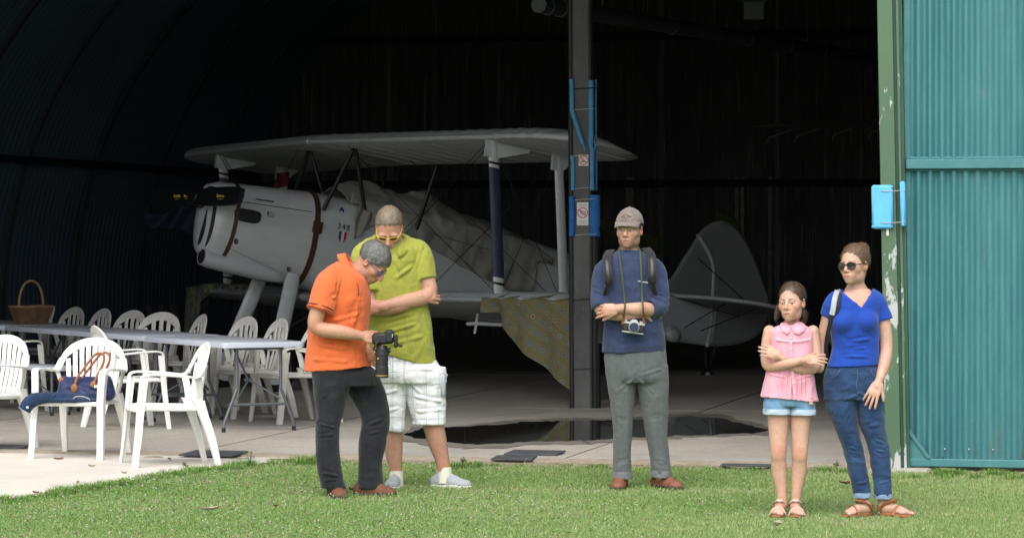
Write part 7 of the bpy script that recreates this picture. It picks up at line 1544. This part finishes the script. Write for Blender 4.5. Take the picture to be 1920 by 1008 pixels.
def on_lawn(x, y, soft_=.05):
    """inside the lawn: right of the apron edge and in front of the door line"""
    v = (x-O2.x)*V2.x+(y-O2.y)*V2.y; j = soft_*rg.normal(size=len(x))
    ok = v < -.44+j*.6-.03*np.sin(x*5)
    xe = np.interp(y, ey, ex, left=-99, right=99); xe = np.where(y < ey[0], ex[0]-(ey[0]-y)*.9, xe); xe = np.where(y > ey[-1], -1.45, xe)
    return ok & (x > xe+j-.0)
def lawn(n, xr, yr, h0, h1, w0, wear=True):
    x = rg.uniform(*xr, n); y = rg.uniform(*yr, n)
    k = on_lawn(x, y); x, y = x[k], y[k]; n = len(x)
    P3 = np.stack([x, y, 0*x], 1); big = vn(P3, (.9, .9, 1), 3); mid = vn(P3, (3.5, 3.5, 1), 5); fine_ = vn(P3, (14, 14, 1), 7)
    tall = np.clip(.5+.5*mid+.3*fine_, .15, 1.3); h = (h0+(h1-h0)*rg.random(n)**1.6)*(.65+.5*tall)
    v = (x-O2.x)*V2.x+(y-O2.y)*V2.y; edge = np.exp(-((v+.52)/.10)**2); h = h*(1+.25*edge*(mid > -.2))
    h = np.where(rg.random(n) < .025, h*2.0, h); bare = np.clip(vn(P3, (1.7, 1.7, 1), 31)*2.2-.75, 0, 1); h = h*(1-.5*bare); a = rg.uniform(0, 2*np.pi, n); lean = h*rg.uniform(.15, 1.15, n); w = w0*(.6+.8*rg.random(n)); dx, dy = np.cos(a), np.sin(a)
    base = np.stack([x, y, 0*x], 1); d = np.stack([dx, dy, 0*x], 1); s = np.stack([-dy, dx, 0*x], 1); up = np.array([0, 0, 1.0])
    p1 = base+d*(lean*.25)[:, None]+up*(h*.55)[:, None]; p2 = base+d*lean[:, None]+up*(h*(1-.25*(lean/h)**2))[:, None]; W = w[:, None]
    A = np.stack([base-s*W, base+s*W, p1-s*W*.8, p1+s*W*.8, p2], 1).reshape(-1, 3)
    g = np.clip(.55+.07*x+.55*big+.25*mid, 0, 1.15)[:, None]; C = np.array([.205, .325, .085])*(1-g)+np.array([.32, .40, .165])*g
    C = C*(.85+.36*rg.random((n, 1))); dry = (rg.random(n) < .07+.10*np.clip(big, 0, 1)+.45*bare)[:, None]; C = np.where(dry, np.array([.50, .46, .28])*(.7+.5*rg.random((n, 1))), C)
    return A, n, np.repeat(C, 5, 0)
A, n, C = lawn(560000, (-4.4, 4.6), (14.2, 22.2), .012, .034, .0015)
b5 = np.arange(n)[:, None]*5; tri = np.concatenate([b5+np.array([[0, 1, 3]]), b5+np.array([[0, 3, 2]]), b5+np.array([[2, 3, 4]])])
o = mesh_obj('grass', A, tri, M['blade'], smooth=False); set_col(o, C); tag(o, 'mown green lawn grass in front of the hangar', 'grass', kind='stuff')
# coarser tufts along the concrete edge and by the door
def tufts(cs, per, rad, h0, h1, w0, col):
    As, Cs, k = [], [], 0
    for cx, cy, sc in cs:
        m_ = int(per*sc); a = rg.uniform(0, 2*np.pi, m_); r = rad*sc*np.sqrt(rg.random(m_)); x = cx+r*np.cos(a); y = cy+r*np.sin(a); h = (h0+(h1-h0)*rg.random(m_))*sc; a2 = a+rg.normal(0, .7, m_); d = np.stack([np.cos(a2), np.sin(a2), 0*a], 1); s = np.stack([-np.sin(a2), np.cos(a2), 0*a], 1); le = h*rg.uniform(.3, 1.3, m_); w = (w0*(.6+.8*rg.random(m_)))[:, None]
        base = np.stack([x, y, 0*x+.004], 1); p1 = base+d*(le*.3)[:, None]+np.array([0, 0, 1])*(h*.6)[:, None]; p2 = base+d*le[:, None]+np.array([0, 0, 1])*(h*.8)[:, None]
        As.append(np.stack([base-s*w, base+s*w, p1-s*w*.8, p1+s*w*.8, p2], 1).reshape(-1, 3)); Cs.append(np.repeat(np.array(col)*(.6+.8*rg.random((m_, 1))), 5, 0)); k += m_
    return np.concatenate(As), k, np.concatenate(Cs)
cs = []
for i in range(150):
    t_ = rg.random()*(len(EDGE)-2)+1; j = int(t_); f = t_-j; j2 = min(j+1, len(EDGE)-1); cs.append((EDGE[j][0]*(1-f)+EDGE[j2][0]*f+.06*rg.normal()+.03, EDGE[j][1]*(1-f)+EDGE[j2][1]*f-.03+.06*rg.normal(), .5+.9*rg.random()**2))
for i in range(70):
    u = rg.uniform(.3, 6.6); p = H(u, -.47+.05*rg.normal()); cs.append((p.x, p.y, .25+.6*rg.random()**2))
for px, py, sc in ((430, 882, 1.0), (860, 878, 1.2), (885, 876, 1.2), (1545, 884, 1.1), (1580, 886, 1.0), (1760, 892, 1.3), (1775, 891, 1.2), (1855, 893, 1.3), (565, 872, 1.3), (1700, 897, 1.0), (1820, 897, 1.0), (1900, 898, 1.1)):
    p = G(px, py); cs += [(p.x+.05*rg.normal(), p.y+.03*rg.normal(), sc) for _ in range(3)]
A, n, C = tufts(cs, 60, .055, .02, .055, .0020, (.20, .325, .085))
b5 = np.arange(n)[:, None]*5; tri = np.concatenate([b5+np.array([[0, 1, 3]]), b5+np.array([[0, 3, 2]]), b5+np.array([[2, 3, 4]])])
o = mesh_obj('grass_tufts', A, tri, M['blade'], smooth=False); set_col(o, C); tag(o, 'rough grass tufts along the concrete edge', 'grass', kind='stuff')
# clover leaves and flower heads
def discs(n, xr, yr, r0, zr, colf, sides=6, flat=.5, dens=None):
    x = rg.uniform(*xr, n); y = rg.uniform(*yr, n); k = on_lawn(x, y); x, y = x[k], y[k]
    if dens is not None: k = rg.random(len(x)) < dens(x, y); x, y = x[k], y[k]
    n = len(x); r = r0*(.6+.8*rg.random(n)); z = rg.uniform(*zr, n); tl = rg.normal(0, flat, (n, 2)); a = np.linspace(0, 2*np.pi, sides+1)[:-1]; ph = rg.uniform(0, 6, n)
    P3 = np.zeros((n, sides, 3)); ca, sa = np.cos(a[None]+ph[:, None]), np.sin(a[None]+ph[:, None]); P3[:, :, 0] = x[:, None]+r[:, None]*ca; P3[:, :, 1] = y[:, None]+r[:, None]*sa; P3[:, :, 2] = z[:, None]+r[:, None]*(ca*tl[:, :1]+sa*tl[:, 1:])
    return P3.reshape(-1, 3), n, sides, np.repeat(colf(n), sides, 0)
dn_ = lambda x, y: np.clip(.42-.16*x+.35*vn(np.stack([x, y, 0*x], 1), (.8, .8, 1), 9), .05, 1)
A, n, sd_, C = discs(90000, (-4.4, 4.6), (14.5, 22), .0050, (.010, .030), lambda n: np.array([.19, .325, .11])*(.7+.6*rg.random((n, 1))), dens=dn_)
o = mesh_obj('clover', A, np.arange(n*sd_).reshape(n, sd_), M['blade'], smooth=False); set_col(o, C); tag(o, 'small clover leaves scattered in the lawn', 'clover', kind='stuff')
vs, fs, cl = [], [], []
n = 9000; x = rg.uniform(-4.3, 4.5, n); y = rg.uniform(14.8, 21.9, n); k = on_lawn(x, y) ; x, y = x[k], y[k]; k = rg.random(len(x)) < np.clip(dn_(x, y)-.12, .02, .6); x, y = x[k], y[k]
for a, b in zip(x, y):
    r = rg.uniform(.0030, .0065); z = rg.uniform(.022, .042); c_ = np.array([.72, .64, .56])*(.6+.5*rg.random()) if rg.random() < .7 else np.array([.52, .34, .31])*(.5+.6*rg.random()); o_ = len(vs)
    vs += [(a, b, z+r), (a+r, b, z), (a, b+r, z), (a-r, b, z), (a, b-r, z), (a, b, z-r)]; fs += [(o_, o_+1, o_+2), (o_, o_+2, o_+3), (o_, o_+3, o_+4), (o_, o_+4, o_+1), (o_+5, o_+2, o_+1), (o_+5, o_+3, o_+2), (o_+5, o_+4, o_+3), (o_+5, o_+1, o_+4)]; cl += [c_]*6
o = mesh_obj('clover_flowers', vs, np.array(fs), M['blade']); set_col(o, np.array(cl)); tag(o, 'tiny white and pink clover flowers in the lawn', 'flowers', kind='stuff')
# dead leaves
M['deadleaf'] = mat('dry_leaf', (.20, .105, .05), .8, var=.4, vscale=30); M['paleleaf'] = mat('pale_dry_leaf', (.42, .36, .24), .8, var=.3, vscale=30)
dl = [(110, 864, .035, 0, .014, 'brown dead leaf on apron below the bag chair'), (172, 877, .030, 1, .014, 'pale dry leaf on apron between front chairs'), (233, 890, .03, 1, .014, 'pale dry leaf near grass edge on apron'), (146, 908, .03, 1, .014, 'straw coloured leaf on the pale apron'), (67, 930, .035, 0, .02, 'brown leaf at the edge of the lawn'), (580, 871, .045, 0, .03, 'orange brown leaf beside the black jeans'), (393, 967, .055, 1, .035, 'pale broad leaf lying on the lawn'), (665, 928, .05, 0, .03, 'brown leaf between the two brown shoes'), (1584, 915, .05, 0, .03, 'dark brown leaf beside the turned jeans'), (1458, 997, .06, 1, .035, 'white scrap lying in the grass below the girl'), (318, 865, .03, 0, .016, 'small brown leaf under the sideways chair'), (350, 880, .04, 0, .016, 'curled leaf by the sideways chair leg'), (1778, 888, .05, 1, .02, 'dry pinkish leaf below the teal door'), (518, 958, .03, 0, .03, 'small rust leaf in the left lawn')]
for px, py, r, kd, z, lb in dl:
    p = G(px, py); t = MB(); rows_ = []; an = rg.uniform(0, 6)
    for i in range(7):
        u = i/6*2-1; w_ = .42*math.sqrt(max(0, 1-u*u)); rows_.append([(u*math.cos(an)-v*w_*math.sin(an), u*math.sin(an)+v*w_*math.cos(an), .30*abs(v)**1.5+.15*u*u) for v in (-1, -.4, 0, .4, 1)])
    t.sheet([[(a*r, b*r, c*r) for a, b, c in rr] for rr in rows_]); o = t.build('dead_leaf', M['paleleaf' if kd else 'deadleaf'], ang=180); o.location = (p.x, p.y, z); tag(o, lb, 'leaf', 'fallen leaves')
# tall weeds
M['weed'] = mat('grey_green_weed', (.12, .17, .08), .75, var=.3, vscale=20)
def weed(px, py, hgt, n, label, lw=.03):
    p = G(px, py); root = empty('weed_plant', (p.x, p.y, .005), rg.uniform(0, 6), label, 'weed', 'weeds by the concrete edge')
    for k in range(n):
        a = rg.uniform(0, 6.28); h = hgt*rg.uniform(.5, 1); tip = Vector((math.cos(a)*h*.35, math.sin(a)*h*.35, h)); mid = tip*.5+Vector((0, 0, h*.12)); st = cv([(0, 0, 0), mid, tip], 4); t = MB(); t.tube(st, [.0022*(1-.5*i/len(st)) for i in range(len(st))], 5); sm_ = t.build('stem', M['weed'], root)
        for j in range(5):
            q0 = st[min(len(st)-1, 2+j)]; b = rg.uniform(0, 6.28); d = Vector((math.cos(b), math.sin(b), rg.uniform(-.1, .7))).normalized(); s = d.cross(Vector((0, 0, 1))).normalized(); l = lw*rg.uniform(.6, 1.3); t = MB(); t.add([q0, q0+d*l*.5+s*l*.2, q0+d*l-Vector((0, 0, l*.15)), q0+d*l*.5-s*l*.2], [(0, 1, 2, 3)]); t.build('leaf', M['weed'], sm_, smooth=False)
weed(470, 876, .14, 3, 'grey green weed at the corner of lawn and apron', .05); weed(1768, 884, .12, 8, 'small leafy weed below the teal door'); weed(1568, 879, .07, 6, 'low weed on the door track beside the girl'); weed(868, 874, .07, 7, 'low weed behind the grey canvas shoe'); weed(345, 876, .05, 4, 'tiny weed by the sideways chair leg')
